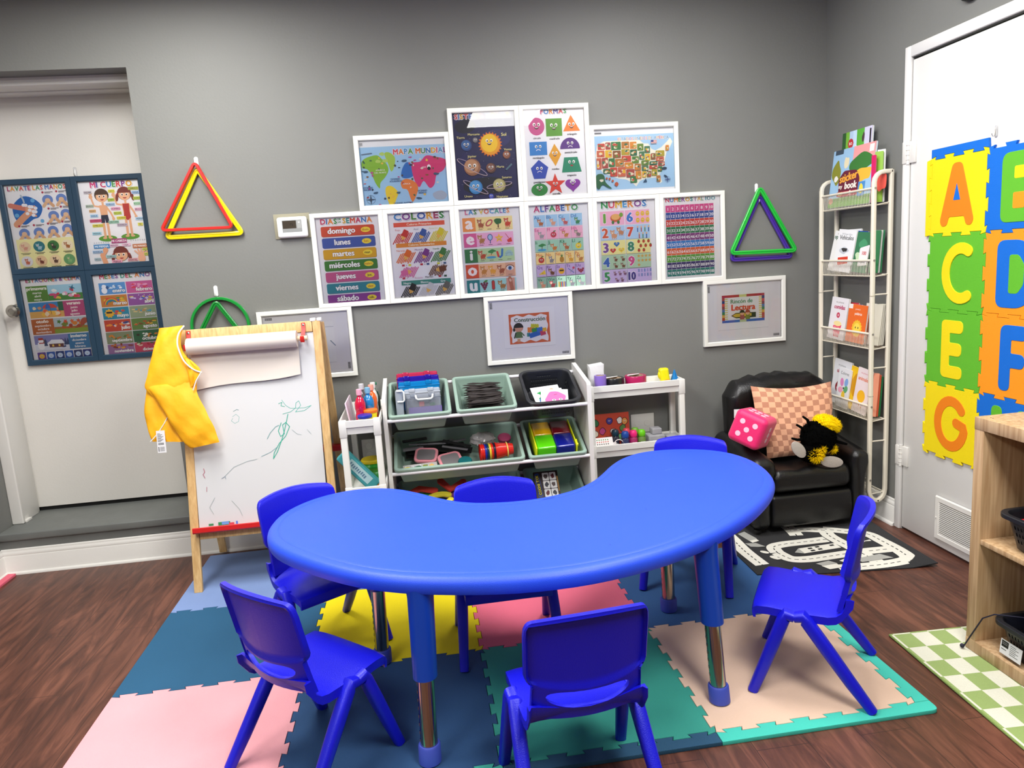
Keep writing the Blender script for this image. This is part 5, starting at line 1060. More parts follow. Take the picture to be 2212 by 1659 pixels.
ribbon('body', [((-1.015, 1.152), (-.912, 1.157), .034), ((-1.030, 1.10), (-.926, 1.11), .040), ((-1.052, 1.03), (-.922, 1.045), .046), ((-1.072, .96), (-.876, .975), .046), ((-1.086, .90), (-.872, .905), .046), ((-1.05, .85), (-.88, .86), .044)], .011, 5)
ribbon('front_sleeve', [((-1.082, .905), (-.884, .91), .050), ((-1.045, .855), (-.872, .86), .056), ((-1.012, .79), (-.846, .79), .058), ((-.983, .725), (-.824, .735), .056), ((-.950, .662), (-.808, .682), .050), ((-.920, .624), (-.800, .640), .046)], .013, 9)
ribbon('collar_flap', [((-.912, 1.012), (-.904, 1.018), .062), ((-.905, .97), (-.868, .985), .066), ((-.90, .93), (-.848, .945), .066), ((-.895, .885), (-.882, .89), .062)], .005, 4)
m = MB(); m.tube([EP(x, s, o) for x, s, o in catmull([(-.912, 1.155, .035), (-.930, 1.12, .058), (-.934, 1.08, .070), (-.928, 1.045, .074), (-.914, 1.005, .076), (-.892, .975, .077), (-.868, .955, .075), (-.842, .944, .072)], 4, False)], .0032, 8); m.tube([EP(-.846, .944, .073), EP(-.868, .91, .073), EP(-.884, .872, .070)], .0025, 8)
m.build('neck_piping', SMT, sk, 'white piping of the neck opening')
X = frame3(EP(-1.056, .712, .047), (.9, -.05, 0), (.2, .1, .95)); a = Art(3.6, 9.5, '#e4e4e6', X @ Matrix.Translation((0, 0, 0)), th=.0006)
for k in range(9): a.R(.4, 1.2 + k * .42, 1.2 + (k * 37 % 14) / 10, .2, '#55555a')
barcode(a, .5, 5.2, 2.4, .9)
for k in range(4): a.R(.4, 7 + k * .5, .4, .35, '#333').R(1.1, 7 + k * .5, 1.9, .2, '#888')
a.build('care_label', sk, label='white care label')
m = MB(); m.tube([EP(x, s, .044) for x, s in ((-1.082, .668), (-1.05, .700), (-1.02, .742), (-1.000, .775))], .0022, 6); m.build('sleeve_seam', SMT, sk, 'white seam edge of the folded sleeve')
# ================================================================ rolling carts
CW = mat('white_cart_plastic', '#e3e3dd', .42, bump=.05, bscale=150)
def cart(x0, y0, x1, y1, label, zf=0):
    t = thing('utility_cart', label, 'cart', ((x0 + x1) / 2, (y0 + y1) / 2, 0), 0, 'white slim three tier carts'); top = .705
    for zt in (top, .405, .115):
        m = MB(); w, h = x1 - x0, y1 - y0
        def ring(d, z, r=.016): return [(px, py, z) for px, py in rr((x0 + x1) / 2, (y0 + y1) / 2, w - 2 * d, h - 2 * d, max(.003, r - d), 3)]
        m.loft([ring(.010, zt - .062), ring(.008, zt - .032), ring(.001, zt - .030), ring(.001, zt - .002), ring(.003, zt), ring(.006, zt), ring(.008, zt - .002), ring(.012, zt - .048)]); m.build('tray', CW, t)
    for px in (x0 + .0165, x1 - .0165):
        for py in (y0 + .0165, y1 - .0165):
            m = MB(); m.rbox((px - .014, py - .014, .03), (px + .014, py + .014, top - .061), .004, 2)
            for zz in (.343, .053): m.rbox((px - .0162, py - .0162, zz + .0), (px + .0162, py + .0162, zz + .066), .004, 1)
            m.rbox((px - .0162, py - .0162, top - .075), (px + .0162, py + .0162, top + .0006), .004, 1); m.build('post', CW, t)
            m = MB(); m.cyl((px - .008, py, zf + .0145), (px + .008, py, zf + .0145), .0142, n=14); m.build('caster', CW, t)
    return t
cart(-.284, -.50, -.105, -.035, 'narrow white three tier cart standing end-on beside the easel', .0125)
cart(.880, -.205, 1.375, -.032, 'white three tier cart against the wall between toy bins and armchair')
# bottles and tubs on the left cart
def bottle(x, y, z, c, cap, label, h=.125, r=.021, capr=.012, caph=.026):
    t = thing('paint_bottle', label, 'bottle', (x, y, z), 0, 'paint bottles on the narrow cart'); X = Matrix.Translation((x, y, z))
    MB().lathe([(0, 0), (r * .95, 0), (r, .004), (r, h * .36), (r * .9, h * .42), (r * .9, h * .50), (r, h * .56), (r, h * .74), (r * .7, h * .88), (capr * .8, h * .94), (capr * .8, h), (0, h)], 20, X).build('bottle_body', mat('paint_' + c[1:], c, .15, coat=.6), t)
    MB().lathe([(0, h), (capr, h), (capr * 1.05, h + caph * .4), (capr, h + caph * .95), (capr * .8, h + caph), (0, h + caph)], 16, X).build('cap', mat('cap_' + cap[1:], cap, .35), t)
    a = Art(2.4, 3.2, '#d8d4e0', wallX(x - .012, z + .042, y - r - .0008), th=.0003); a.R(.3, .4, 1.8, .6, c).R(.3, 1.3, 1.4, .2, '#555').R(.3, 1.8, 1.7, .2, '#777'); a.build('label_sticker', t)
FZ = .658
bottle(-.192, -.402, FZ, '#c8103c', '#e8a8bc', 'crimson paint bottle with pale pink cap', .140, .0235)
bottle(-.158, -.360, FZ, '#1878b8', '#7ab0d0', 'blue paint bottle with light blue cap', .138, .0245)
bottle(-.146, -.300, FZ, '#e8641c', '#f0a08c', 'orange paint bottle with pale coral cap', .140, .023)
bottle(-.190, -.285, FZ, '#5a5a60', '#c8c8cc', 'dark paint bottle with grey cap behind the crimson one', .145, .021)
bottle(-.142, -.238, FZ, '#d8d8d4', '#e4dcd8', 'white paint bottle with white cap, behind the orange one', .140, .020)
t = thing('pump_bottle', 'dark green pump bottle at the back of the narrow cart', 'bottle', (-.141, -.185, FZ)); X = Matrix.Translation((-.141, -.185, FZ)); DG = mat('dark_green_plastic', '#123a2c', .25)
MB().lathe([(0, 0), (.024, 0), (.025, .09), (.018, .112), (.009, .118), (0, .118)], 20, X).build('bottle_body', DG, t)
m = MB(); m.cyl((-.141, -.185, FZ + .118), (-.141, -.185, FZ + .145), .008); m.rbox((-.157, -.194, FZ + .145), (-.125, -.176, FZ + .157), .004, 2); m.build('pump_head', mat('pump_green', '#2c6a4c', .35), t)
def tub(x, y, z, lid, label, body='#f2e21c', rot=0):
    t = thing('dough_tub', label, 'tub', (x, y, z), 0, 'modelling dough tubs'); X = Matrix.Translation((x, y, z)) @ Matrix.Rotation(R_(rot), 4, 'X')
    MB().lathe([(0, 0), (.023, 0), (.0285, .045), (.0285, .047), (0, .047)], 24, X).build('tub_body', mat('tub_' + body[1:], body, .4), t)
    MB().lathe([(0, .047), (.031, .047), (.032, .05), (.032, .058), (.028, .061), (0, .0605)], 24, X).build('tub_lid', mat('lid_' + lid[1:], lid, .35), t)
tub(-.172, -.457, FZ, '#182c9c', 'small yellow dough tub with dark blue lid'); tub(-.150, -.405, FZ + .012, '#f07818', 'small yellow dough tub with orange lid', rot=0)
MB().lathe([(0, 0), (.012, 0), (.013, .03), (0, .03)], 14, Matrix.Translation((-.205, -.462, FZ))).build('small_jar', mat('small_cap_pink', '#e0c8cc', .4)); tag(COL.objects['small_jar'], 'small pale pink jar beside the blue lidded tub', 'jar')
m = MB(); m.X = Matrix.Translation((-.240, -.30, FZ)) @ Matrix.Rotation(R_(-8), 4, 'Y'); m.rbox((-.003, -.11, 0), (.003, .11, .11), .001, 1); tag(m.build('picture_book', mat('pale_book', '#d8c4d0', .6)), 'pale thin book standing inside the left side of the narrow cart', 'book')
# lower tier of the left cart
LZ = .3575
t = thing('snack_container', 'green tub with yellow lid on the middle tier of the narrow cart', 'container', (-.185, -.22, LZ)); X = Matrix.Translation((-.180, -.21, LZ))
MB().lathe([(0, 0), (.052, 0), (.058, .07), (.052, .078), (.046, .083), (0, .083)], 28, X).build('tub_body', mat('grass_green_plastic', '#2c9a34', .3), t); MB().lathe([(0, .083), (.052, .083), (.053, .094), (.048, .1), (0, .1)], 28, X).build('tub_lid', mat('yellow_lid', '#d8c01c', .4), t)
t = thing('snack_container', 'second green tub with orange lid lying in front of the first', 'container', (-.165, -.33, LZ)); X = Matrix.Translation((-.165, -.33, LZ))
MB().lathe([(0, 0), (.036, 0), (.04, .035), (0, .035)], 24, X).build('tub_body', mat('amber_plastic', '#c8801c', .3), t); MB().lathe([(0, .035), (.043, .035), (.044, .06), (.036, .072), (0, .072)], 24, X).build('tub_lid', mat('deep_green_lid', '#1c7a2c', .35), t)
m = MB(); m.X = Matrix.Translation((-.225, -.430, .466)) @ Matrix.Rotation(R_(50), 4, 'Y'); m.rbox((-.105, -.022, -.03), (.105, .022, .03), .006, 2); TL_ = glass('teal_clear_plastic', (.10, .48, .52), op=.6)
o = m.build('clear_box', TL_); tag(o, 'translucent teal plastic box leaning out of the narrow cart', 'box')
X = m.X @ frame3((-.06, -.0228, .022), (1, 0, 0), (0, 0, 1)); a = Art(13, 3.6, '#a8c8cc', X, th=.0002); [a.R(.8 + k * 1.1, 1.0 + (k % 3) * .15, .7, 1.5, '#5a7a90') for k in range(9)]; lb = a.build('paper_label', None); lb.parent = o
# ================================================================ toy bin organiser
OW = mat('white_laminate', '#dddcd8', .45, bump=.03, bscale=100); ROD = mat('white_rod', '#dedee2', .35)
og = thing('toy_organizer', 'white toy storage rack holding slanted plastic bins in three rows', 'shelf', (.38, -.19, 0))
for nm, x0, x1 in (('side_panel', -.101, -.083), ('side_panel', .842, .862)):
    m = MB(); zf = .0125 if x0 < 0 else 0; pf = rpoly([(-.030, zf), (-.030, .810), (-.360, .755), (-.360, zf)], [.002, .012, .012, .002], 3)
    m.loft([[(x, y, z) for y, z in pf] for x in (x0, x1)]); m.build(nm, OW, og)
RZ = (.664, .414, .164)
for z in RZ:
    for y, dz in ((-.3497, -.008), (-.0575, .102)):
        m = MB(); m.tube([(-.084, y, z + dz), (.843, y, z + dz)], .0085, 12); m.build('rod', ROD, og)
ALFA = math.atan2(.113, .30); CA, SA = math.cos(ALFA), math.sin(ALFA)
def binX(x, z): return Matrix(((1, 0, 0, x), (0, CA, -SA, -.362), (0, SA, CA, z), (0, 0, 0, 1)))   # local: x right, y up the slope, z out
SAGE = mat('sage_bin_plastic', '#90a99c', .42, bump=.08, bscale=250); BLK = mat('black_basket_plastic', '#1d1f24', .38, bump=.06, bscale=200)
def tote(x0, x1, z, label, m_=SAGE, name='plastic_bin', group='sage green plastic bins in the toy rack', L_=.322, D=.098, rc=.022, holes=None, X=None, tap=.020):
    w = x1 - x0; X = X or binX(x0, z); t = thing(name, label, 'bin', tuple(X @ Vector((w / 2, L_ / 2, -D))), 0, group); m = MB(); m.X = X
    def ring(d, zz, n=6, den=0):
        P = rr(w / 2, L_ / 2, w - 2 * d, L_ - 2 * d, max(.006, rc - d * .6), n)
        if den:
            Q = []
            for i in range(len(P)):
                a, b = Vector(P[i]), Vector(P[(i + 1) % len(P)]); k = max(1, int((b - a).length / den)); Q += [tuple(a.lerp(b, j / k)) for j in range(k)]
            P = Q
        return [(a, b, zz) for a, b in P]
    den = .0068 if holes else 0
    prof = [(.0, -.012), (.0, -.001), (.002, .0015), (.014, .0015), (.016, -.001)]
    nin = [(.017, -.010)] + [(.017 + tap * q, -.010 - (D - .016) * q) for q in (([k / 9 for k in range(1, 9)]) if holes else [.5])] + [(.017 + tap, -D + .006), (.017 + tap + .006, -D + .002)]
    out_ = [(.017 + tap + .003, -D), (.015 + tap, -D + .005)] + [(.015 + tap * q, -.010 - (D - .016) * q) for q in (([k / 9 for k in range(8, 0, -1)]) if holes else [.5])] + [(.015, -.012), (.002, -.0125)]
    # dense rings share their sample count (built from the outermost ring, scaled inwards)
    base = ring(0, 0, 6, den); cx, cy = w / 2, L_ / 2
    def rg(d, zz):
        if not den: return ring(d, zz)
        return [(cx + (a - cx) * (w - 2 * d) / w, cy + (b - cy) * (L_ - 2 * d) / L_, zz) for a, b, _ in base]
    loops_in = [rg(d, zz) for d, zz in prof + nin]; loops_out = [rg(d, zz) for d, zz in out_]
    sk_ = None
    if holes:
        def isH(i, j, off):
            lv = i - off; a, b, _ = base[j]; long_ = b > L_ - .001 or b < .001; u = (a - cx) / w if long_ else (b - cy) / L_
            if abs(u) > .36: return False
            if lv in (0,) and abs(u) < .17 and long_: return True
            return lv in (2, 4, 6) and j % 2 == 0 and (long_ or True)
        n_in = len(prof)
        skin = lambda i, j: isH(i, j, n_in + 1) if n_in < i < n_in + 9 else False
        skout = lambda i, j: isH(10 - i, j, 1) if 1 < i < 10 else False
        m.loft(loops_in[:], False, True, skip=skin); m.loft(loops_out, True, False, skip=skout)
    else: m.loft(loops_in, False, True); m.loft(loops_out, True, False)
    m.build('bin_body', m_, t); return t, X
tote(-.078, .210, RZ[0] + .011, 'sage green bin at top left of the rack, full of clear cases')
tote(.232, .514, RZ[0] + .011, 'sage green bin in the middle of the top row with dark sticks')
t3, X3 = tote(.560, .822, RZ[0] + .013, 'black perforated basket at the right of the top row', BLK, 'plastic_basket', None, rc=.05, holes=True, D=.105)
tote(-.074, .536, RZ[1] + .011, 'large sage green bin in the middle row with red cups')
tote(.553, .832, RZ[1] + .011, 'sage green bin in the middle row holding four coloured blocks')
tote(-.074, .536, RZ[2] + .011, 'large sage green bin in the bottom row with foam letters')
tote(.553, .832, RZ[2] + .011, 'sage green bin at bottom right with a card game packet')
B1, B2, B4, B5, B6, B7 = binX(-.078, RZ[0] + .011), binX(.232, RZ[0] + .011), binX(-.074, RZ[1] + .011), binX(.553, RZ[1] + .011), binX(-.074, RZ[2] + .011), binX(.553, RZ[2] + .011)
def tint(n, c, op): return glass(n, lin(c), op=op, rough=.05)
# clear craft cases standing in the top left bin
def case(x0, x1, y, th, top, c, label, op=.55, handle=False, bits=None, h=.15, tilt=-11):
    zt = .603 + .376 * (y + .3296); h = (top - zt) * 1.02; t = thing('craft_case', label, 'case', ((x0 + x1) / 2, y, zt), 0, 'plastic craft cases in the top left bin'); X = Matrix.Translation((0, y, zt)) @ Matrix.Rotation(R_(tilt), 4, 'X')
    m = MB(); m.rbox((x0, -th / 2, .0), (x1, th / 2, h), .008, 2, X=X); m.build('case_body', tint('tint_' + c[1:], c, op), t)
    m = MB(); m.rbox((x0 - .002, -th / 2 - .002, h * .80), (x1 + .002, th / 2 + .002, h * .86), .003, 1, X=X); m.build('rim', tint('tint_' + c[1:], c, op), t)
    for q in (.22, .74):
        xc = x0 + (x1 - x0) * q; m = MB(); m.rbox((xc - .014, -th / 2 - .004, h * .86), (xc + .014, -th / 2 + .001, h * 1.02), .002, 1, X=X); m.build('latch', tint('tint_' + c[1:], c, op), t)
    if handle:
        xc = (x0 + x1) / 2 + .005; m = MB(); m.tube([X @ Vector(p) for p in ((xc - .04, -th / 2 - .002, h * .93), (xc - .037, -th / 2 - .012, h * .80), (xc - .03, -th / 2 - .013, h * .76), (xc + .03, -th / 2 - .013, h * .76), (xc + .037, -th / 2 - .012, h * .80), (xc + .04, -th / 2 - .002, h * .93))], .0045, 8); m.build('handle', PLW, t, 'white plastic handle')
    for k, (bx0, bx1, bz0, bz1, bc) in enumerate(bits or ()):
        m = MB(); m.rbox((x0 + bx0, -th / 2 + .004, bz0), (x0 + bx1, th / 2 - .004, bz1), .003, 1, X=X); m.build('contents', mat('bit_' + bc[1:], bc, .6), t)
case(-.035, .163, -.118, .018, .832, '#d83c64', 'rosy pink plastic craft case at the back of the top left bin')
case(-.031, .167, -.143, .018, .818, '#3424b0', 'violet blue plastic craft case in front of the pink one')
case(-.028, .168, -.168, .016, .797, '#1890d8', 'bright blue plastic craft case in front of the violet one', bits=[(.12, .17, .03, .110, '#6a1c34'), (.05, .115, .03, .100, '#c8c83a')])
case(-.003, .167, -.200, .024, .766, '#dfe4ec', 'clear plastic craft case second from the front', .45)
case(.004, .168, -.245, .030, .750, '#e4e8ee', 'clear plastic craft case with white handle at the front of the bin', .16, True, [(.01, .165, .008, .055, '#8a58d0'), (.06, .085, .056, .08, '#f08080'), (.11, .135, .056, .07, '#1c7a5c')])
t = thing('craft_case', 'narrow clear case with white handle at the left side of the bin', 'case', (-.035, -.235, .62), 0, 'plastic craft cases in the top left bin')
m = MB(); X = Matrix.Translation((-.025, -.232, .649)) @ Matrix.Rotation(R_(-4), 4, 'X'); m.rbox((-.017, -.045, 0), (.017, .045, .125), .006, 2, X=X); m.build('case_body', tint('tint_d0d8e4', '#d0d8e4', .45), t)
m = MB(); m.tube([X @ Vector(p) for p in ((-.008, -.046, .125), (.018, -.052, .125), (.024, -.054, .118), (.024, -.054, .082), (.018, -.052, .075), (-.008, -.046, .075))], .004, 8); m.build('handle', PLW, t, 'white plastic handle')
m = MB(); m.rbox((.0335, .16, -.070), (.0395, .265, .010), .002, 1, X=B1); tag(m.build('folder', mat('dark_green_folder', '#16301f', .4)), 'dark green folder against the left wall of the top left bin', 'folder')
# dark sticks: one built, the rest copied
rn = random.Random(11); DK = mat('dark_brown_stick', '#241c1a', .6, var=.3, vscale=20)
def stick_mesh():
    m = MB(); P = [(-.080, .0), (-.05, .0075), (-.01, .004), (.02, .008), (.05, .005), (.084, .0005), (.045, -.004), (.02, -.007), (-.02, -.004), (-.045, -.006)]
    m.prism(catmull(P, 2), -.0008, .0008); return m.build('dark_stick', DK, None)
s0 = stick_mesh(); gs = 'pile of dark sticks in the middle bin'
for k in range(110):
    o = s0 if k == 0 else s0.copy()
    if k: COL.objects.link(o)
    lay = k // 10; x = rn.uniform(.122, .158); y = .056 + (k % 10) * .019 + rn.uniform(-.005, .005); z = -.080 + lay * .0085 + rn.uniform(0, .003)
    E_ = Matrix.Rotation(rn.uniform(-.16, .16), 4, 'Z') @ Matrix.Rotation(rn.uniform(-.05, .05), 4, 'Y') @ Matrix.Rotation(rn.uniform(-.4, .4), 4, 'X')
    o.matrix_world = B2 @ Matrix.Translation((x, y, z)) @ E_; tag(o, 'dark brown flat craft stick in the middle top bin', 'craft stick', gs)
a = Art(4.5, 2.6, '#e4ece8', B2 @ Matrix.Translation((.034, .058, -.052)) @ Matrix.Rotation(R_(20), 4, 'X'), th=.0006)
for k in range(14): a.R((k * 37 % 40) / 10, (k * 53 % 20) / 10, .5, .5, '#1a2a26')
tag(a.build('small_card', None), 'small black and white card at the front left of the middle bin', 'card')
# white cards in the black basket
CD = X3 @ Matrix.Translation((0, 0, 0))
def card(x, y, z, rz, w, h, fn, label, rx=12):
    X = CD @ Matrix.Translation((x, y, z)) @ Matrix.Rotation(R_(rz), 4, 'Z') @ Matrix.Rotation(R_(rx), 4, 'X'); a = Art(w, h, '#f2f2f2', X @ Matrix.Translation((-w / 200, h / 200, 0)), th=.0012); fn(a); o = a.build('picture_card', None); return tag(o, label, 'card', 'picture cards in the black basket')
for k in range(6): card(.128 + (k % 3) * .004 - .004, .130 + (k % 2) * .005, -.082 + k * .0052, -6 + (k * 29 % 13), 12.5, 14, lambda a: a.L([(1, 2), (4, 1.5)], .2, '#c8c8d0'), 'white picture card inside the stack in the black basket', 10)
card(.122, .140, -.048, 6, 14, 15, lambda a: (a.blob(6.5, 5, 3.6, 1.8, '#1f9a4c', 3).L([(3.2, 8.6), (8, 6)], 1.8, '#1f9a4c').L([(8.6, 6), (11, 5)], 1.5, '#2a1a14').blob(3.4, 10, 1.2, 1.8, '#3a80c0', 2).E(10, 3.5, 1.2, 1.3, '#e89a70')), 'white card with a green cactus picture in the black basket', 10)
card(.146, .098, -.033, -9, 13, 12, lambda a: (a.P(rpoly([(1.6, 8.2), (4.2, 1.6), (8.0, 1.4), (12.2, 4.6), (11, 9.4), (7.4, 10.6), (4, 10.4)], 1.3), '#f06aa8'), a.E(6.2, 7.8, .9, .65, '#f6f6f6').E(9.4, 7.2, .9, .65, '#f6f6f6').E(6.2, 7.8, .45, .35, '#2a1a20').E(9.4, 7.2, .45, .35, '#2a1a20').L([(6.4, 4), (7.6, 3.6)], .25, '#6a2a4a')), 'white card with a pink smiling diamond shape on top of the basket', 10)
# large middle bin
def pth(x, y, z=-.08): return B4 @ Vector((x, y, z))
BP = mat('black_paper_strips', '#0f0f11', .5); GP2 = mat('grey_strip', '#6e6c70', .5)
for k, (x, y, z, rz, w, h, c) in enumerate(((.15, .225, -.070, 3, .20, .07, BP), (.20, .235, -.060, 4, .28, .05, BP), (.29, .20, -.052, -14, .17, .05, BP), (.13, .245, -.046, 5, .16, .012, GP2), (.22, .262, -.040, 7, .14, .012, GP2), (.30, .245, -.034, 12, .10, .014, GP2), (.09, .215, -.036, 3, .10, .026, GP2), (.19, .240, -.028, 2, .16, .018, BP), (.29, .17, -.022, -22, .13, .014, GP2), (.30, .195, -.014, -28, .15, .020, BP), (.10, .255, -.012, 6, .12, .022, BP), (.16, .222, -.020, -5, .18, .010, GP2))):
    m = MB(); m.rbox((-w / 2, -h / 2, -.002), (w / 2, h / 2, .002), .0018, 1, X=B4 @ Matrix.Translation((x, y, z)) @ Matrix.Rotation(R_(rz), 4, 'Z')); tag(m.build('plastic_strip', c), ('black' if c is BP else 'grey') + ' flat strip lying in the left half of the large bin', 'strip', ('black' if c is BP else 'grey') + ' strips in the large bin')
PK = tint('pink_clear_lid', '#e88a98', .45)
for k, (x, y, z, rz, lb) in enumerate(((.150, .150, -.034, -10, 'clear container with pink lid, the rear one of two in the large bin'), (.262, .088, -.030, 14, 'clear container with pink lid at the front of the large bin'))):
    t = thing('lidded_container', lb, 'container', tuple(B4 @ Vector((x, y, z))), 0, 'pink lidded containers in the large bin'); X = B4 @ Matrix.Translation((x, y, z)) @ Matrix.Rotation(R_(rz), 4, 'Z') @ Matrix.Rotation(R_(8), 4, 'X')
    MB().loft([[(a, b, zz) for a, b in rr(0, 0, .10 - d, .085 - d, .022, 5)] for zz, d in ((-.04, .012), (-.005, .0))], X=X).build('container_body', tint('clear_tub', '#d8c8cc', .3), t)
    m = MB(); m.loft([[(a, b, zz) for a, b in rr(0, 0, .112 - d, .095 - d, .024, 5)] for zz, d in ((-.006, .0), (.002, .0), (.005, .004), (.005, .014), (.003, .016))], X=X); m.build('pink_lid', mat('pink_lid_rim', '#d88c96', .35), t, 'pink lid rim')
    m = MB(); m.prism(rr(0, 0, .086, .070, .016, 5), .0048, .0056, X=X); m.build('lid_window', mat('grey_window', '#6e6a6c', .3), t, 'grey translucent lid centre')
a = Art(16, 5, '#b4b0ac', B4 @ Matrix.Translation((.038, .090, -.040)) @ Matrix.Rotation(R_(3), 4, 'Z') @ Matrix.Rotation(R_(14), 4, 'X'), th=.003); a.R(1, .4, 7.5, 2.6, '#d4d4d6').R(1.4, .8, 2.4, .25, '#555').R(1.4, 1.3, 3.2, .25, '#777').R(5, .8, 2.8, 1.4, '#a8a8ac').blob(10.5, 1.8, 1.2, 1.0, '#7a8a34', 3).blob(13.4, 2.0, 1.2, 1.2, '#d8b060', 5).R(13, 3.4, 2.6, 1.4, '#a82430')
o = a.build('scissors_pack', None); tag(o, 'cardboard pack of childrens scissors at the front left of the large bin', 'pack')
for c, x, rz, lb in (('#e4d02c', .062, 12, 'yellow'), ('#14603c', .105, -165, 'dark green')):
    t = thing('scissors', lb + ' handled childrens scissors on the cardboard pack', 'scissors', tuple(B4 @ Vector((x, .045, -.02)))); X = B4 @ Matrix.Translation((x, .056, -.040)) @ Matrix.Rotation(R_(rz), 4, 'Z'); mm = mat('sc_' + c[1:], c, .35)
    for q in (-1, 1): m = MB(); m.tube([(a_, b_ + q * .008, 0) for a_, b_ in arc(-.005, 0, .016, .0085, 0, 340, 16)], .003, 8, X=X, closed=True); m.build('finger_loop', mm, t)
    m = MB(); m.rbox((.010, -.004, -.002), (.050, .004, .002), .0018, 1, X=X); m.build('blade', chrome, t)
# nested cups with coloured rims
CUPS = ['#d82418', '#d82418', '#1c2c9c', '#123a4c', '#e8c83a', '#d82418', '#1a1c34', '#d82418']
X0 = B4 @ Matrix.Translation((.405, .100, -.016)) @ Matrix.Rotation(R_(4), 4, 'Z') @ Matrix.Rotation(R_(90), 4, 'Y')
for k in range(8):
    c = CUPS[k]; m = MB(); X = X0 @ Matrix.Translation((0, 0, k * .0105)); L_ = .085; r0, r1 = .040, .026
    m.lathe([(r0 - .0007, 0), (r0 + .003, -.001), (r0 + .0035, .002), (r0, .003), (r1, L_), (r1 - .0006, L_ + .0005), (0, L_ + .0005), (0, L_), (r1 - .0008, L_), (r0 - .0007, .003)], 28, X)
    tag(m.build('nesting_cup', mat('cup_' + c[1:], c, .22, coat=.4)), ['red', 'red', 'blue', 'dark teal', 'yellow', 'red', 'dark navy', 'glossy red'][k] + ' rimmed plastic cup in the sideways stack' + (', the outermost at the right' if k == 7 else ', at its left end' if k == 0 else ''), 'cup', 'nested plastic cups in the large bin')
m = MB(); m.tube([X0 @ Vector((.033 * math.cos(q * .28), .036 * math.sin(q * .28), .130)) for q in range(23)], .003, 8, closed=True); tag(m.build('elastic_band', mat('pale_yellow_band', '#f0d46a', .4)), 'pale yellow ring around the end of the red cups', 'band')
m = MB(); m.X = B4 @ Matrix.Translation((.430, .215, -.018))
m.ell((0, 0, 0), (.062, .042, .034), 24, 16, fn=lambda v: v * (1 + .14 * math.sin(v.x * 260 + v.y * 190) * math.cos(v.z * 240 - v.x * 130)))
tag(m.build('plastic_bag', tint('crumpled_clear_bag', '#c8c4c4', .5)), 'crumpled clear plastic bag at the back of the large bin', 'bag')
for c, x, y, lb in (('#0f5c60', .33, .060, 'teal'), ('#8a2c50', .538, .225, 'plum')):
    m = MB(); m.X = B4 @ Matrix.Translation((x, y, -.045)); m.lathe([(0, 0), (.03, 0), (.034, .02), (.03, .026), (0, .024)], 24); tag(m.build('round_disc_toy', mat('disc_' + c[1:], c, .35)), lb + ' round plastic piece beside the red cups', 'toy')
m = MB(); m.X = B4 @ Matrix.Translation((.520, .068, -.082)); m.lathe([(0, 0), (.028, 0), (.032, .012), (.030, .014), (.027, .004), (0, .004)], 24); tag(m.build('small_dish', mat('amber_dish', '#a8703a', .4)), 'small amber dish under the end of the red cups', 'dish')
# four cloth covered blocks in a yellow case
t = thing('block_case', 'square case with four coloured blocks in the small middle bin', 'toy case', tuple(B5 @ Vector((.14, .16, -.08)))); q_ = [(0, 1, '#d8a410', 'golden yellow block'), (1, 1, '#7a1420', 'dark red block'), (0, 0, '#5cd014', 'lime green block'), (1, 0, '#141c84', 'navy blue block')]
for a_, b_, c, lb in q_: MB().rbox((.048 + a_ * .092, .048 + b_ * .112, -.080), (.139 + a_ * .092, .159 + b_ * .112, .016), .010, 3, X=B5).build('block', mat('vinyl_' + c[1:], c, .2, coat=.5, bump=.15, bscale=30), t, lb)
for xx in (.040, .234): MB().rbox((xx, .044, -.066), (xx + .006, .272, .018), .0025, 1, X=B5).build('case_edge', mat('neon_yellow_edge', '#e8ec1c', .4), t, 'neon yellow edge')
m = MB(); m.tube([B5 @ Vector(p) for p in ((.240, .050, .020), (.244, .058, .004), (.244, .078, .004), (.240, .088, .020))], .004, 8); m.build('strap', mat('neon_yellow_edge'), t)
# foam letters in the bottom bin
def foamletter(outl, c, x, y, z, rz, rx, label, holes=()):
    V, F = plate([outl] + list(holes), .012, .001); X = B6 @ Matrix.Translation((x, y, z)) @ Matrix.Rotation(R_(rz), 4, 'Z') @ Matrix.Rotation(R_(rx), 4, 'X'); tag(MB().raw((V, F), X).build('foam_letter', foam('foam_' + c[1:], c)), label, 'foam letter', 'foam letters in the bottom bin')
for k in range(15):
    lay = k // 3; x, y = .125 + (k % 3) * .15 + (lay % 2) * .03, .10 + (k * 53 % 11) / 100
    foamletter(stroke([(-.04, 0), (.04, .012 if k % 2 else -.012)], .034), ['#d8483c', '#3a78c0', '#3a9a4c', '#8a4a9a', '#e08a3c'][k % 5], x, y, -.078 + lay * .0175, (k * 41) % 60 - 30 if False else 0, 0, 'foam letter buried in the heap of the bottom bin')
foamletter(stroke(arc(0, 0, .058, .040, 30, 330), .028), '#e8d83c', .195, .090, .036, 10, -2, 'yellow C shaped foam letter on top of the bottom bin')
foamletter(stroke([(-.07, -.02), (0, .02), (.07, -.01)], .034), '#d8483c', .105, .19, .018, 4, 2, 'red curved foam letter at the left of the bottom bin')
foamletter(stroke([(-.05, .03), (.0, -.03), (.06, .02)], .034), '#d8483c', .255, .20, .030, -6, 3, 'red V shaped foam letter behind the yellow one')
foamletter(stroke([(-.05, 0), (.06, .0)], .034), '#8a4a9a', .36, .15, .015, 20, 3, 'purple foam letter in the middle of the bottom bin')
a = Art(12, 14, '#2a1418', frame3((.592, -.172, .296), (1, 0, 0), (0, .62, .785)), th=.018)
a.P(rpoly([(.4, 1), (2.6, .6), (3.4, 13), (1, 13.4)], .9), '#1f3a80').P(rpoly([(.8, 1.8), (2.4, 1.4), (3.0, 12.2), (1.4, 12.6)], .7), '#101018')
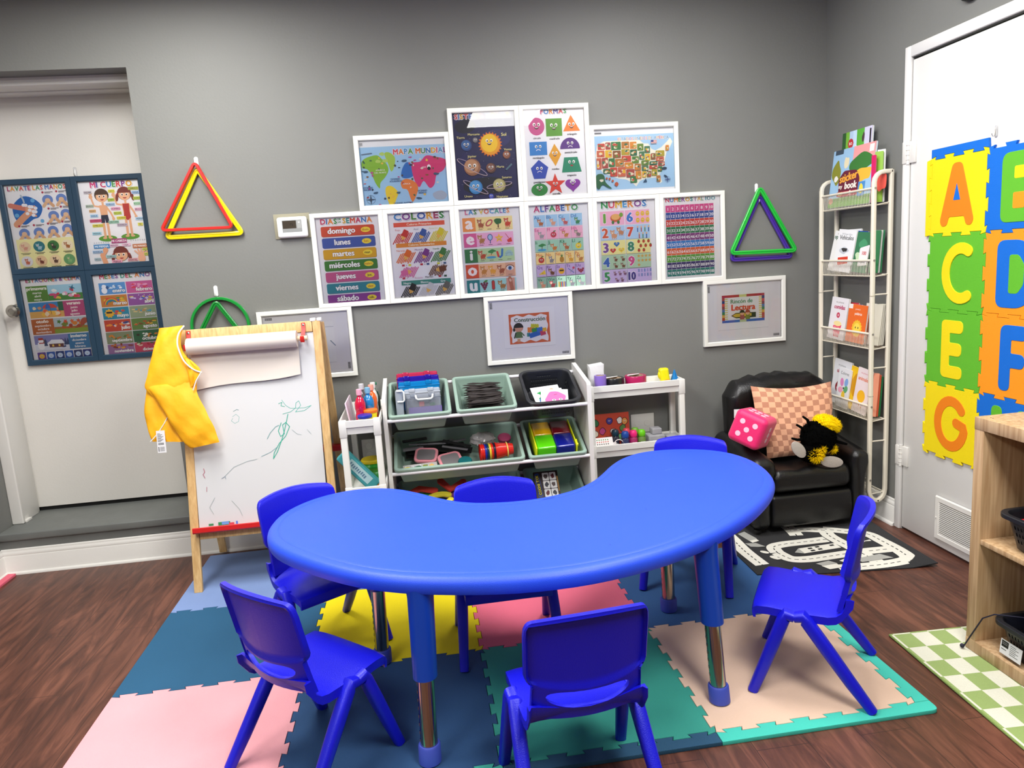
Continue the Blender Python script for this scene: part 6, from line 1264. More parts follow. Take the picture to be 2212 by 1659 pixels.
for k, ch in enumerate('COGNITOS'):
    V, F, g0, g1 = glyphs(ch, .02); M = Matrix.Translation((2.75 - k * .09, -12.0 + k * 1.32, 0)) @ Matrix.Rotation(R_(94), 4, 'Z') @ Matrix.Scale(1.8, 4); a.z(); a._g(V, F, M, '#f0dc3c')
for k in range(6): x, y = 4.2 + (k % 2) * 3.5, .8 + (k // 2) * 4.3; a.R(x, y, 3.2, 4.0, '#ecebe8', .4).blob(x + 1.6, y + 2, .9, 1.2, ['#5a4a4a', '#6a2430', '#3a3a44'][k % 3], k)
a.R(11.2, 3, .6, 8, '#a87830'); tag(a.build('game_packet', None), 'dark card game packet with yellow lettering in the bottom right bin', 'game packet')
# ================================================================ things on the right hand cart
TT = .6585
def item(m, name, mt, label, cat, group=None): return tag(m.build(name, mt), label, cat, group)
m = MB(); X = Matrix.Translation((.954, -.078, TT)); rn = random.Random(4)
m.loft([[(x_ * s_ + rn.uniform(-.004, .004), y_ * s_ + rn.uniform(-.004, .004), z_ + (rn.uniform(-.008, .008) if z_ > .1 else 0)) for x_, y_ in rr(0, 0, .075, .05, .008, 2)] for z_, s_ in ((0, .9), (.03, 1), (.07, 1.02), (.11, .95), (.135, 1.0))], X=X); item(m, 'paper_bag', mat('white_paper_bag', '#dedede', .7, bump=.5, bscale=40), 'crumpled white paper bag at the left end of the right hand cart', 'bag')
def roll(x, y, r, h, c, label, lbl=True):
    t = thing('tape_roll', label, 'tape roll', (x, y, TT), 0, 'coloured tape rolls on the right hand cart'); X = Matrix.Translation((x, y, TT))
    MB().lathe([(r * .72, .002), (r * .76, 0), (r * .97, 0), (r, .003), (r, h - .003), (r * .97, h), (r * .76, h), (r * .72, h - .002), (r * .72, .002)], 36, X).build('tape', mat('tape_' + c[1:], c, .28, coat=.4), t)
    MB().lathe([(r * .68, .002), (r * .72, .002), (r * .72, h - .001), (r * .68, h - .001), (r * .68, .002)], 30, X).build('core', mat('card_core', '#b09a80', .8), t)
    if lbl: m = MB(); m.prism(rpoly([(-r * .8, .1 * r), (.5 * r, .35 * r), (.7 * r, .62 * r), (-r * .5, .6 * r)], .003), h, h + .0008, X=X @ Matrix.Rotation(R_(8), 4, 'Z')); m.build('paper_label', mat('white_label', '#e4e4e4', .5), t)
roll(.958, -.155, .030, .093, '#8468c0', 'lavender tape roll stack at the left of the cart top', False)
roll(1.034, -.125, .052, .070, '#15161a', 'black tape roll between the lavender and magenta ones'); roll(1.148, -.118, .054, .072, '#b01858', 'magenta tape roll on the cart top')
t = thing('plastic_toy', 'yellow plastic toy with orange foot on the cart top', 'toy', (1.305, -.11, TT))
m = MB(); m.X = Matrix.Translation((1.302, -.11, TT)); m.rbox((-.024, -.02, .0), (.024, .02, .095), .012, 3, fn=lambda v: (v[0] + .006 * math.sin(v[2] * 60), v[1], v[2])); m.ell((-.022, 0, .06), (.014, .014, .022), 12, 8); m.build('toy_body', mat('toy_yellow', '#e8e010', .35), t)
m = MB(); m.X = Matrix.Translation((1.308, -.128, TT)); m.ell((0, 0, .02), (.024, .014, .019), 14, 8); m.build('toy_foot', mat('toy_orange', '#f08a1c', .35), t, 'orange foot')
m = MB(); m.X = Matrix.Translation((1.352, -.115, TT)); m.loft([[(x_ * s_, y_ * s_, z_) for x_, y_ in star(0, 0, .019, 6, .7)] for z_, s_ in ((0, 1.0), (.03, 1.05), (.05, .7), (.082, .15))]); item(m, 'plastic_toy', mat('toy_blue', '#0c78c0', .3), 'small pointed blue plastic toy at the right end of the cart top', 'toy')
MZ = .3585
a = Art(20, 17, '#cc4a30', frame3((.925, -.047, MZ + .172), (1, 0, 0), (0, .10, .995)), th=.004)
for k, (x, y, c) in enumerate(((9.6, 4, '#4a3a9a'), (15, 4, '#f4f0ec'), (5.6, 9, '#c84a8a'), (11.4, 9.6, '#ece6e0'), (16.4, 8, '#5a8a4a'), (2.4, 4.4, '#3a7a4a'), (17.6, 4.6, '#e8a050'), (8, 13.6, '#5a9a34'), (2, 10, '#f0e4d0'), (17, 12, '#2a1c1c'), (14.6, 12.6, '#7ac07a'))): a.blob(x, y, 1.7, 1.9, '#3a1c24', k, .15).blob(x, y, 1.4, 1.6, c, k, .15); a.face(x, y, .9) if k % 3 == 0 else None
tag(a.build('sticker_book', None), 'orange red sticker book leaning at the back of the cart middle tier', 'sticker book')
for k, (x, y, z, rz, rx, w, h, lb) in enumerate(((.917, -.165, .003, 0, 62, 9, 8, 'white sticker sheet with rows of dots on the middle tier'), (.918, -.175, .003, 0, 45, 6, 6.5, 'white sticker sheet in front of the dotted one'), (.968, -.165, .005, 5, 50, 6, 5, 'tilted white sticker sheet with an orange mark'))):
    y = -.187 + math.cos(R_(rx)) * h / 100 + k * .0015; a = Art(w, h, '#ece9e6', Matrix.Translation((x, y, MZ + z + math.sin(R_(rx)) * h / 100 + .001)) @ Matrix.Rotation(R_(rz), 4, 'Z') @ Matrix.Rotation(R_(rx), 4, 'X'), th=.0006)
    for q in range(24): a.E(1 + (q % 6) * 1.1, 1.2 + (q // 6) * 1.1, .32, .32, ['#3a8a3c', '#c83a2c', '#2c2c2c', '#a8403c'][q // 6] if k == 0 else '#d8d0cc', 0, 7)
    if k == 2: a.blob(2, 5, 1.3, 1, '#d8602c', 3)
    tag(a.build('sticker_sheet', None), lb, 'sticker sheet', 'white sticker sheets on the cart')
MB_ = MB; m = MB(); m.tube([(1.035 + .026 * math.cos(q * .3), -.178 + .012 * math.sin(q * .3), MZ + .035 + .026 * math.sin(q * .3)) for q in range(21)], .0022, 8, closed=True); item(m, 'plastic_ring', mat('pink_white_ring', '#e8dcdc', .4), 'thin white plastic ring at the front of the cart middle tier', 'ring')
for x, y, c, cap, lb in ((1.071, -.160, '#1c2c5c', '#1c4ca0', 'blue capped'), (1.115, -.155, '#b01c64', '#f0287c', 'hot pink capped'), (1.158, -.155, '#6a8a3c', '#6ac81c', 'lime green capped'), (1.035, -.105, '#2c2c3c', '#1c3c4c', 'dark teal capped'), (1.095, -.10, '#a82440', '#e84a5c', 'coral red capped'), (1.140, -.10, '#4a6a3c', '#7ab83c', 'pale green capped')):
    t = thing('glitter_shaker', lb + ' glitter shaker on the cart middle tier' + (', in the back row' if y > -.12 else ''), 'jar', (x, y, MZ), 0, 'glitter shakers on the cart'); X = Matrix.Translation((x, y, MZ))
    MB().lathe([(0, 0), (.019, 0), (.0205, .004), (.0205, .058), (.016, .066), (0, .066)], 20, X).build('jar_body', mat('glitter_' + c[1:], c, .25, coat=.5, bump=.6, bscale=900), t); MB().lathe([(0, .066), (.017, .066), (.0195, .07), (.0195, .088), (.014, .098), (0, .1)], 20, X).build('cap', mat('shk_' + cap[1:], cap, .3), t)
    if y < -.12: a = Art(2.4, 1.7, '#e0dce4', wallX(x - .012, MZ + .042, y - .0215), th=.0003); a.R(.3, .3, 1.8, .4, '#444').R(.3, 1, 1.4, .25, '#777'); a.build('label_sticker', t)
CLR = tint('cloudy_box', '#d4d4d8', .4)
for x0, x1, y0, y1, h, lb in ((1.190, 1.275, -.175, -.09, .065, 'cloudy clear box with a label right of the glitter shakers'), (1.215, 1.265, -.155, -.10, .095, 'second clear box stacked on the labelled one'), (1.292, 1.352, -.17, -.09, .050, 'clear box of white blocks at the right end of the middle tier')):
    z0 = MZ + (.066 if h > .09 else 0); h2 = .03 if h > .09 else h; t = thing('clear_box', lb, 'box', ((x0 + x1) / 2, (y0 + y1) / 2, z0), 0, 'clear boxes on the cart'); MB().rbox((x0, y0, z0), (x1, y1, z0 + h2), .005, 2).build('box_body', CLR, t)
    if h == .065: a = Art(4, 2.4, '#c8c8cc', wallX(x0 + .02, z0 + .042, y0 - .0006), th=.0003); a.R(.3, .4, 1.2, .3, '#222').R(.3, 1, 3.2, .3, '#666').R(.3, 1.6, 2.8, .25, '#888'); a.build('label_sticker', t)
    if h == .05:
        for q in range(8): MB().rbox((x0 + .004 + (q % 4) * .0133, y0 + .006 + (q // 4) * .03, z0 + .003), (x0 + .0155 + (q % 4) * .0133, y0 + .03 + (q // 4) * .03, z0 + .040), .002, 1).build('white_block', mat('white_eraser', '#ece4e0', .6), t)
# ================================================================ kids armchair
LEA = mat('black_leatherette', '#0c0c0d', .38, bump=.22, bscale=160, spec=.5); LEA2 = LEA
ac = thing('armchair', 'small black leatherette childrens recliner armchair in the corner', 'armchair', (1.83, -.35, .012))
AF, AB = -.600, -.13
def base_z(m):
    for v in m.V: v.z = max(v.z, .018)
    return m
m = MB(); m.rbox((1.632, AF + .012, .035), (2.030, -.12, .190), .018, 3, sub=4, fn=lambda v: (v[0], v[1] - .010 * max(0, 1 - abs((v[2] - .11) / .08)) * (v[1] < -.4), v[2])); base_z(m).build('footrest_panel', LEA, ac)
m = MB(); m.rbox((1.636, AF + .004, .200), (2.026, -.17, .300), .038, 5, sub=6, fn=lambda v: (v[0], v[1], v[2] + (.010 * math.cos((v[0] - 1.83) * 7) if v[2] > .25 else 0) - .006 * math.sin(v[0] * 40) * (v[2] > .28))); m.build('seat_cushion', LEA, ac)
for sx in (-1, 1):
    x0, x1 = (1.545, 1.634) if sx < 0 else (2.028, 2.094)
    m = MB()
    def af(v, sx=sx):
        t_ = max(0, min(1, (v[1] - AF) / .35)); top = .372 + .045 * t_; k = (v[2] - .03) / .36
        bulge = .020 * math.exp(-((v[2] - .33) / .06) ** 2)
        xx = v[0] + (bulge * (-1 if v[0] < 1.59 else 1) if sx < 0 else bulge * (-.6 if v[0] < 2.07 else .6))
        return (xx, v[1] - .010 * math.exp(-((v[2] - .35) / .07) ** 2) * (v[1] < AF + .1), .03 + k * (top - .03))
    m.rbox((x0, AF, .03), (x1, -.15, .39), .040, 6, sub=8, fn=af); base_z(m).build('armrest', LEA, ac)
m = MB(); 
def bk(v):
    u = (v[0] - 1.845) / .27; zt = v[2]; arch = -.065 * abs(u) ** 3.0 * max(0, (zt - .35) / .35)
    seamz = .012 * (abs(math.cos(u * 4.7)) ** .35 - 1) * (1 if zt > .45 else .3)
    fold = .005 * math.sin(u * 22 + zt * 9) * max(0, (zt - .55) / .15)
    y = v[1] + (.30 - zt) * -.10 * .6; puff = .020 * math.exp(-((zt - .62) / .09) ** 2) * (v[1] < -.22)
    return (v[0] + .01 * (zt - .4) * u, y - puff - (seamz if v[1] < -.2 else 0) * -1 + fold, zt + arch + (seamz if zt > .66 else 0) + fold)
m.rbox((1.575, -.285, .24), (2.105, -.155, .700), .060, 6, sub=14, fn=bk); m.build('backrest', LEA, ac)
m = MB(); m.rbox((1.56, -.22, .03), (2.09, -.115, .30), .02, 2); m.build('rear_panel', LEA, ac)
for x in (1.575, 2.085):
    for y in (-.56, -.15): m = MB(); m.lathe([(0, 0), (.016, 0), (.018, .016), (0, .016)], 14, Matrix.Translation((x, y, .016))); m.build('foot', mat('black_plastic_foot', '#101010', .5), ac)
X = frame3((1.583, -.300, .55), (.95, -.2, 0), (.05, -.02, 1)); a = Art(3.4, 4.3, '#f0f0f2', X, th=.0008); a.build('care_tag', ac, label='white tag')
# checked cushion
CU = Matrix.Translation((1.856, -.384, .490)) @ Matrix.Rotation(R_(-4), 4, 'Z') @ Matrix.Rotation(R_(1), 4, 'Y') @ Matrix.Rotation(R_(-19), 4, 'X')
def checker(name, c1, c2, sx, sz, axis='XZ', rough=.85, off=(0, 0), bump=.4, bscale=260):
    m = mat(name, c1, rough, bump=bump, bscale=bscale, sheen=.2); nt = m.node_tree; N = nt.nodes; L = nt.links; ck = N.new('ShaderNodeTexChecker'); ck.inputs['Scale'].default_value = 1; ck.inputs[1].default_value = (*lin(c1), 1); ck.inputs[2].default_value = (*lin(c2), 1)
    uv = N.new('ShaderNodeUVMap'); uv.uv_map = 'UVMap'; mp = N.new('ShaderNodeMapping'); mp.inputs['Scale'].default_value = (sx, sz, 1); mp.inputs['Location'].default_value = (off[0], off[1], .5)
    L.new(uv.outputs[0], mp.inputs[0]); L.new(mp.outputs[0], ck.inputs[0]); L.new(ck.outputs[0], N['Principled BSDF'].inputs['Base Color']); return m
def uvs(o, fn):
    me = o.data; uv = me.uv_layers.new(name='UVMap')
    for l in me.loops: uv.data[l.index].uv = fn(me.vertices[l.vertex_index].co)
cs_ = .200
def cush(nu=26):
    vs = []; fs = []; uvl = []; n = nu
    for sgn in (1, -1):
        for i in range(n + 1):
            for j in range(n + 1):
                u, v = -1 + 2 * i / n, -1 + 2 * j / n; k = (1 - u ** 4) * (1 - v ** 4); h = .042 * max(0, k) ** .5
                pin = 1 - .045 * (1 - v * v) * abs(u) ** 3 if True else 1; pin2 = 1 - .045 * (1 - u * u) * abs(v) ** 3
                sag = -.014 * (1 - u * u) * (v + 1) / 2
                sq_ = 1 - .19 * max(0, min(1, .3 - v)) ** 1.0; vs.append((u * cs_ * pin * sq_, -sgn * h + .004 * math.sin(u * 5 + v * 3) * k, v * cs_ * .89 * pin2 + sag)); uvl.append((u, v))
    T = (n + 1) ** 2
    for s_ in (0, 1):
        for i in range(n):
            for j in range(n):
                a_ = s_ * T + i * (n + 1) + j; q = (a_, a_ + n + 1, a_ + n + 2, a_ + 1); fs.append(q if s_ == 0 else q[::-1])
    return vs, fs, uvl
vs, fs, uvl = cush(); m = MB(); m.add(vs, fs, CU); o = m.build('cushion', checker('peach_check_fabric', '#eab08c', '#bd8468', 6.5, 6.5), None, smooth=80)
uv = o.data.uv_layers.new(name='UVMap')
for l in o.data.loops: u_, v_ = uvl[l.vertex_index]; uv.data[l.index].uv = (u_ + 1.0, v_ + 1.0)
tag(o, 'peach and tan checked square cushion leaning in the black armchair', 'cushion')
# pink foam die
t = thing('foam_die', 'large pink foam die with white dots on the arm of the armchair', 'toy die', (1.640, -.43, .40)); DX = Matrix.Translation((1.592, -.480, .495)) @ Matrix.Rotation(R_(-48), 4, 'Z') @ Matrix.Rotation(R_(20), 4, 'Y') @ Matrix.Rotation(R_(-8), 4, 'X'); hd = .078
MB().rbox((-hd, -hd, -hd), (hd, hd, hd), .026, 6, X=DX).build('die_body', mat('pink_foam', '#e8206c', .5, bump=.25, bscale=220, sheen=.2), t, smooth=60)
pips = MB()
def pip(face, u, v):
    z = hd + .0006; M = {'f': Matrix.Rotation(R_(90), 4, 'X'), 'r': Matrix.Rotation(R_(90), 4, 'Y'), 't': Matrix.Identity(4)}[face]; r = .0125
    pips.lathe([(0, -.002), (r, -.002), (r, .0), (0, .0003)], 20, DX @ M @ Matrix.Translation((u, v, z)))
for u, v in ((-.031, .031), (.031, .031), (0, 0), (-.031, -.031), (.031, -.031)): pip('f', u, v)
for u in (-.027, 0, .027): pip('r', u, .0) if False else pip('r', -.006 + 0 * u, u) if False else pip('r', u, 0.0)
for u, v in ((-.031, .02), (.0, .02), (.031, .02), (-.031, -.02), (0, -.02), (.031, -.02)): pip('t', u, v)
pips.build('pips', mat('pale_pink_dot', '#f4c8dc', .5), t, 'pale pink dots')
# plush bee
bee = thing('plush_bee', 'fluffy black and yellow plush bee lying face down on the armchair seat', 'plush toy', (1.95, -.42, .31)); FB = mat('black_plush', '#040404', 1, spec=.05); FY = mat('yellow_plush', '#f0cc08', .95, spec=.1)
BX = Matrix.Translation((1.880, -.546, .440)) @ Matrix.Rotation(R_(24), 4, 'Y')
def furry(c, r, seed, X, name, mt, amp=.10, nn=(48, 34), par=bee):
    rn = random.Random(seed); m = MB(); ph = [rn.uniform(0, 6.28) for _ in range(4)]
    m.ell(c, r, *nn, X=X, fn=lambda v: v * (1 + amp * .35 * math.sin(v.x * 900 + ph[0]) * math.sin(v.z * 860 + ph[1]) + amp * .3 * rn.uniform(-1, 1) + amp * .4 * math.sin(v.z * 320 + v.y * 410 + ph[2]))); return m.build(name, mt, par, smooth=50)
def tufts(c, r, n, ln, seed, X, name, mt, keep=lambda v: True, par=bee, w=.0018):
    rn = random.Random(seed); m = MB(); c = Vector(c); k = 0
    while k < n:
        d = Vector((rn.gauss(0, 1), rn.gauss(0, 1), rn.gauss(0, 1))).normalized()
        if not keep(d): continue
        k += 1; p = c + Vector((d.x * r[0], d.y * r[1], d.z * r[2])); q = d.orthogonal().normalized() * w; s_ = d.cross(q).normalized() * w; e = p + (d + Vector((rn.uniform(-.6, .6), rn.uniform(-.6, .6), rn.uniform(-.6, .6)))).normalized() * ln * rn.uniform(.6, 1.2); p = p - d * .003
        m.add([p + q, p - q * .5 + s_ * .87, p - q * .5 - s_ * .87, e], [(0, 1, 3), (1, 2, 3), (2, 0, 3), (2, 1, 0)], X)
    return m.build(name, mt, par, smooth=0)
furry((0, 0, .0), (.082, .062, .078), 1, BX, 'body', FB); tufts((0, 0, 0), (.080, .060, .076), 1500, .012, 2, BX, 'body_fur', FB)
furry((.018, .004, .072), (.066, .052, .040), 3, BX, 'tail_stripe', FY); tufts((.018, .004, .072), (.064, .050, .039), 700, .011, 4, BX, 'stripe_fur', FY, lambda d: d.z > -.35)
furry((-.012, -.008, -.078), (.058, .052, .046), 5, BX, 'head', FB); tufts((-.012, -.008, -.078), (.056, .050, .044), 700, .011, 6, BX, 'head_fur', FB)
tufts((-.004, -.050, -.080), (.024, .012, .022), 300, .020, 7, BX, 'yellow_tuft', FY, lambda d: d.y < .3, w=.0022); tufts((.010, -.050, -.045), (.012, .010, .016), 110, .016, 9, BX, 'yellow_tuft', FY, lambda d: d.y < .3, w=.0022); tufts((.078, -.020, -.028), (.016, .014, .016), 200, .014, 8, BX, 'yellow_tuft', FY, w=.0022)
for x, z, dx, dz in ((-.075, .042, -.052, .024), (-.085, .005, -.055, .016), (-.080, -.035, -.056, -.010), (.082, .01, .050, .006), (.078, -.045, .040, -.004)):
    m = MB(); m.tube([(x, -.012, z), (x + dx * .5, -.028, z + dz * .7), (x + dx, -.024, z + dz)], [.008, .0065, .005], 8, X=BX); m.build('leg', FB, bee)
WG = mat('grey_wing_fabric', '#b8b0a8', .8, bump=.5, bscale=300)
for cx, cz, rot, sx in ((-.092, -.082, 28, .046), (.085, -.084, -14, .056)):
    m = MB(); m.loft([[(p[0] * s_, yy, p[1] * s_) for p in arc(0, 0, sx, .026, 0, 345, 23)] for yy, s_ in ((-.005, .8), (-.003, 1), (.003, 1), (.005, .8))], X=BX @ Matrix.Translation((cx, -.040, cz)) @ Matrix.Rotation(R_(rot), 4, 'Y')); m.build('wing', WG, bee, 'grey fabric wing')
# ================================================================ wire book rack on the right wall
IV = mat('ivory_metal', '#e6dfcc', .35, coat=.2); RX, RWX, RY0, RY1 = 2.124, 2.205, -.565, -.140
rk = thing('wire_book_rack', 'tall ivory metal wire book rack against the right wall corner', 'book rack', (2.16, -.35, .11))
SQR = rr(0, 0, 2, 2, .55, 3)
for y in (RY0, RY1):
    P = [(RWX, y, 1.616)] + [(RX + .0 + .045 * (1 - math.sin(a_)), y, 1.571 + .045 * math.cos(a_)) for a_ in (0, .4, .8, 1.2, 1.571)] + [(RX, y, 1.0), (RX, y, .165)] + [(RX + .045 * (1 - math.cos(a_)), y, .165 - .055 * math.sin(a_)) for a_ in (.4, .8, 1.2, 1.571)] + [(RX + .045, y, .110)]
    m = MB(); m.tube([Vector(p) for p in P], .0095, sq=SQR); m.build('front_post', IV, rk)
    P = [(RWX, y, 1.622), (RWX, y, .19)] + [(RWX - .045 * (1 - math.cos(a_)), y, .165 - .055 * math.sin(a_)) for a_ in (.0, .4, .8, 1.2, 1.5)]
    m = MB(); m.tube([Vector(p) for p in P], .0095, sq=SQR); m.build('rear_post', IV, rk)
    for z in (1.08, .745, .40):
        m = MB(); m.tube([(RX, y, z), (RWX, y, z)], .0035, 8); m.build('cross_wire', IV, rk)
    for z in (1.075, .615): m = MB(); m.rbox((RX - .0105, y - .0105, z), (RX + .0105, y + .0105, z + .0012), .0005, 1); m.build('post_joint', mat('joint_seam', '#8a8474', .6), rk)  # thin darker ring at each post joint
TZS = [1.547, 1.233, .902, .566]
for z in TZS + [.215]:
    bt = z - .074; m = MB(); m.tube([(RX, RY0, z), (RX, RY1, z)], .0055, 10); rl_ = m.build('front_rail', IV, rk)
    m = MB(); n = 34
    for k in range(n + 1):
        y = RY0 + .014 + (RY1 - RY0 - .028) * k / n; m.tube([(RX, y, z), (RX + .005, y, bt + .006), (RX + .012, y, bt), (RWX - .005, y, bt + .004), (RWX, y, bt + .010)], .0013, 5)
    m.tube([(RX + .006, RY0, bt + .004), (RX + .006, RY1, bt + .004)], .0022, 8); m.tube([(RWX - .004, RY0, bt + .008), (RWX - .004, RY1, bt + .008)], .0028, 8)
    m.build('wire_basket', IV, rk)
    for y in (RY0, RY1):
        m = MB(); m.tube([(RX, y, z), (RX + .010, y, bt + .002), (RWX, y, bt + .012)], .0026, 8); m.build('side_wire', IV, rk)
        m = MB(); m.cyl((RX, y - .0125 if y == RY0 else y + .0095, z), (RX, y - .0095 if y == RY0 else y + .0125, z), .0045, n=10); m.build('screw', chrome, rk)
def book(y0, w, h, zb, x, lean, yaw, c, label, draw, th=.006, tiltr=0, edge='#e8e4da', name='picture_book', rot=0):
    """cover faces -x; y0 = side nearest the back wall"""
    zb += w * math.sin(R_(-rot)); O = Vector((x, y0, zb)); X = Matrix.Translation(O) @ Matrix.Rotation(R_(yaw), 4, 'Z') @ frame3((0, 0, 0), (0, -1, 0), (math.sin(R_(lean)), 0, math.cos(R_(lean)))) @ Matrix.Rotation(R_(rot), 4, 'Z')
    t = thing(name, label, 'book', tuple(O), 0, 'picture books in the wire rack'); m = MB(); m.rbox((0.0005, .0005, -th + .0008), (w - .001, h - .0005, -.0012), .0006, 1, X=X); m.build('pages', mat('page_' + edge[1:], edge, .8), t)
    m = MB(); m.loft([[(a_, b_, zz) for a_, b_ in rr(w / 2, h / 2, w, h, .004, 2)] for zz in (-th, -th + .0007)], X=X); m.build('back_cover', mat('cover_' + c[1:], c, .4), t)
    a = Art(w * 100, h * 100, c, X @ Matrix.Translation((0, h, 0)), th=.0009); draw(a); a.build('front_cover', t, ink(.32, 'glossy_ink'))
def bt_(z): return z - .074 + .015
def d_st(a):
    a.R(0, 0, a.w, a.h, '#9cc4e4').R(a.w * .5, 0, a.w * .5, a.h * .25, '#f0a0a0').blob(a.w * .7, a.h * .32, a.w * .26, a.h * .16, '#3a7a34', 2).blob(a.w * .8, a.h * .5, a.w * .18, a.h * .12, '#f0b83c', 3).R(0, a.h * .84, a.w, a.h * .16, '#6aa83c').R(a.w * .05, 0, a.w * .2, a.h * .08, '#3a4a5a')
    a.blob(a.w * .13, a.h * .38, a.w * .1, a.h * .2, '#8a8c2c', 5).blob(a.w * .13, a.h * .5, a.w * .05, a.h * .05, '#f0ece4', 6).blob(a.w * .35, a.h * .25, a.w * .07, a.h * .1, '#e8dcb8', 7)
    a.P(rpoly([(a.w * .2, a.h * .52), (a.w * .32, a.h * .38), (a.w * .62, a.h * .40), (a.w * .72, a.h * .55), (a.w * .70, a.h * .84), (a.w * .24, a.h * .84)], 1.5), '#6a1c34')
    a.T('sticker', a.w * .45, a.h * .56, 5.2, '#f4a83c', bold=.05, out='#4a1424', ow=.03, rot=6); a.T('my', a.w * .27, a.h * .68, 2.6, '#f4ece0', bold=.03); a.T('book', a.w * .52, a.h * .70, 4.6, '#f4ece0', bold=.045); a.R(a.w * .2, a.h * .74, a.w * .48, a.h * .08, '#b8243c').T('280', a.w * .28, a.h * .80, 2.2, '#f4d84c', bold=.03).T('5', a.w * .52, a.h * .81, 2.8, '#f4ece0', bold=.04)
    a.R(a.w * .70, a.h * .62, a.w * .16, a.h * .24, '#4a8ac8').blob(a.w * .78, a.h * .74, a.w * .05, a.h * .09, '#f0d84c', 8).R(a.w * .87, a.h * .03, a.w * .1, a.h * .12, '#f4ece4').blob(a.w * .06, a.h * .88, a.w * .06, a.h * .06, '#e88a6c', 9)
def d_top(a):
    for k, c in enumerate(('#2c5a2c', '#7ab83c', '#b8d0ec', '#c8e0f4', '#5ab03c', '#5ab03c', '#d8d4ec', '#d8d4ec')): a.R(a.w * k / 8, 0, a.w / 8 + .02, a.h, c)
    a.P(star(a.w * .3, a.h * .16, 2.3, 8, .92), '#c02c34').T('RO', a.w * .3, a.h * .18, 1.8, '#f4ece8', bold=.03).blob(a.w * .48, a.h * .24, 1.6, 1, '#e8e8e8', 2).R(a.w * .92, a.h * .03, 1.2, a.h * .3, '#2c2430').blob(a.w * .72, a.h * .12, 1, 2, '#4a3a3a', 4)
Z0, Z1, Z2_, Z3 = [bt_(z) for z in TZS]
book(-.150, .255, .300, Z0 + .002, 2.170, 4, 0, '#dfe4ee', 'tall picture book with panels at the very back of the top shelf', lambda a: (a.R(0, 0, a.w, a.h, '#d0d8ec'), d_top(a)), th=.012) if False else None
book(-.205, .235, .345, Z0, 2.176, 3, 0, '#c8d8ec', 'picture book with green and lilac panels, topmost on the rack', d_top, th=.008)
book(-.165, .335, .270, Z0, 2.142, 7, 0, '#88b8dc', 'large sticker book with orange lettering on the top shelf', d_st, th=.008)
book(-.503, .022, .205, Z0, 2.148, 1, 20, '#c8145c', 'magenta picture book at the near end of the top shelf', lambda a: a.blob(5, 12, 3, 4, '#e85a4c', 3), th=.005)
book(-.503, .036, .220, Z0, 2.1625, 2, 38, '#8ab83c', 'lime green picture book behind the magenta one', lambda a: None, th=.005)
book(-.503, .034, .228, Z0, 2.175, 2, 38, '#e8e8e4', 'white book at the very end of the top shelf', lambda a: None, th=.005)
def ttl(t, c='#2a2a2c', y=.16, s=2.6, x=.5, sub=None):
    def f(a): a.T(t, a.w * x, a.h * y, s, c, bold=.03)
    return f
def d_opu(a): a.T('opuestos', a.w * .5, a.h * .20, 2.9, '#1c5a3c', bold=.035); a.T('mis primeros', a.w * .5, a.h * .09, 1.2, '#5a3a5a', bold=.01); a.P(star(a.w * .5, a.h * .45, 2.4, 5, .5), '#d8c83c').blob(a.w * .5, a.h * .36, 1.3, 1.3, '#8a5a3c', 2).R(a.w * .4, a.h * .7, a.w * .3, a.h * .2, '#4a3a5a')
def d_veh(a): a.T('Mi Primer Libro', a.w * .5, a.h * .13, 1.3, '#8a8a94', bold=0); a.T('Vehículos', a.w * .5, a.h * .24, 3.0, '#242428', bold=.02); a.blob(a.w * .45, a.h * .5, 3.6, 1.5, '#c8ccd4', 2).blob(a.w * .5, a.h * .48, 2.4, 1, '#3a3438', 3).P([(a.w * .2, a.h * .68), (a.w * .75, a.h * .62), (a.w * .8, a.h * .78), (a.w * .25, a.h * .86)], '#d8402c')
book(-.152, .115, .195, Z1, 2.150, 9, 0, '#f0f0ee', 'white picture book opuestos on the second shelf', d_opu, rot=-7)
book(-.215, .150, .200, Z1, 2.138, 8, 0, '#f0f0f2', 'white picture book Vehículos on the second shelf', d_veh, rot=-5)
book(-.235, .140, .205, Z1, 2.172, 5, 0, '#e8e8ea', 'white book standing behind the Vehículos book', lambda a: None)
book(-.335, .100, .190, Z1, 2.156, 6, 0, '#1c4ca8', 'blue picture book behind the Vehículos book', lambda a: None, rot=-5)
def d_grn(a): a.blob(a.w * .5, a.h * .3, 3, 2, '#4a9a6c', 2).blob(a.w * .3, a.h * .6, 2, 2, '#c8e0b8', 3).P(rpoly([(a.w * .35, a.h * .4), (a.w, a.h * .3), (a.w, a.h * .8), (a.w * .4, a.h * .85)], .8), '#f0ecec').T('100', a.w * .7, a.h * .56, 2.4, '#c82434', bold=.03).T('español', a.w * .65, a.h * .76, 1.3, '#2a2a2c', bold=.02)
book(-.372, .112, .185, Z1, 2.140, 8, 0, '#3a7a54', 'green picture book with number 100 on the second shelf', d_grn, rot=-4)
for k, (yy, c, lb) in enumerate(((-.496, '#2c7a48', 'dark green thin book fanned at the near end of the second shelf'), (-.496, '#e0e4dc', 'white thin book fanned behind the dark green one'), (-.496, '#3a8a5c', 'mid green thin book at the very end of the second shelf'))): book(yy, .040 - k * .003, .190, Z1, 2.148 + k * .0125, 3, 36, c, lb, lambda a: None, th=.004, rot=-3)
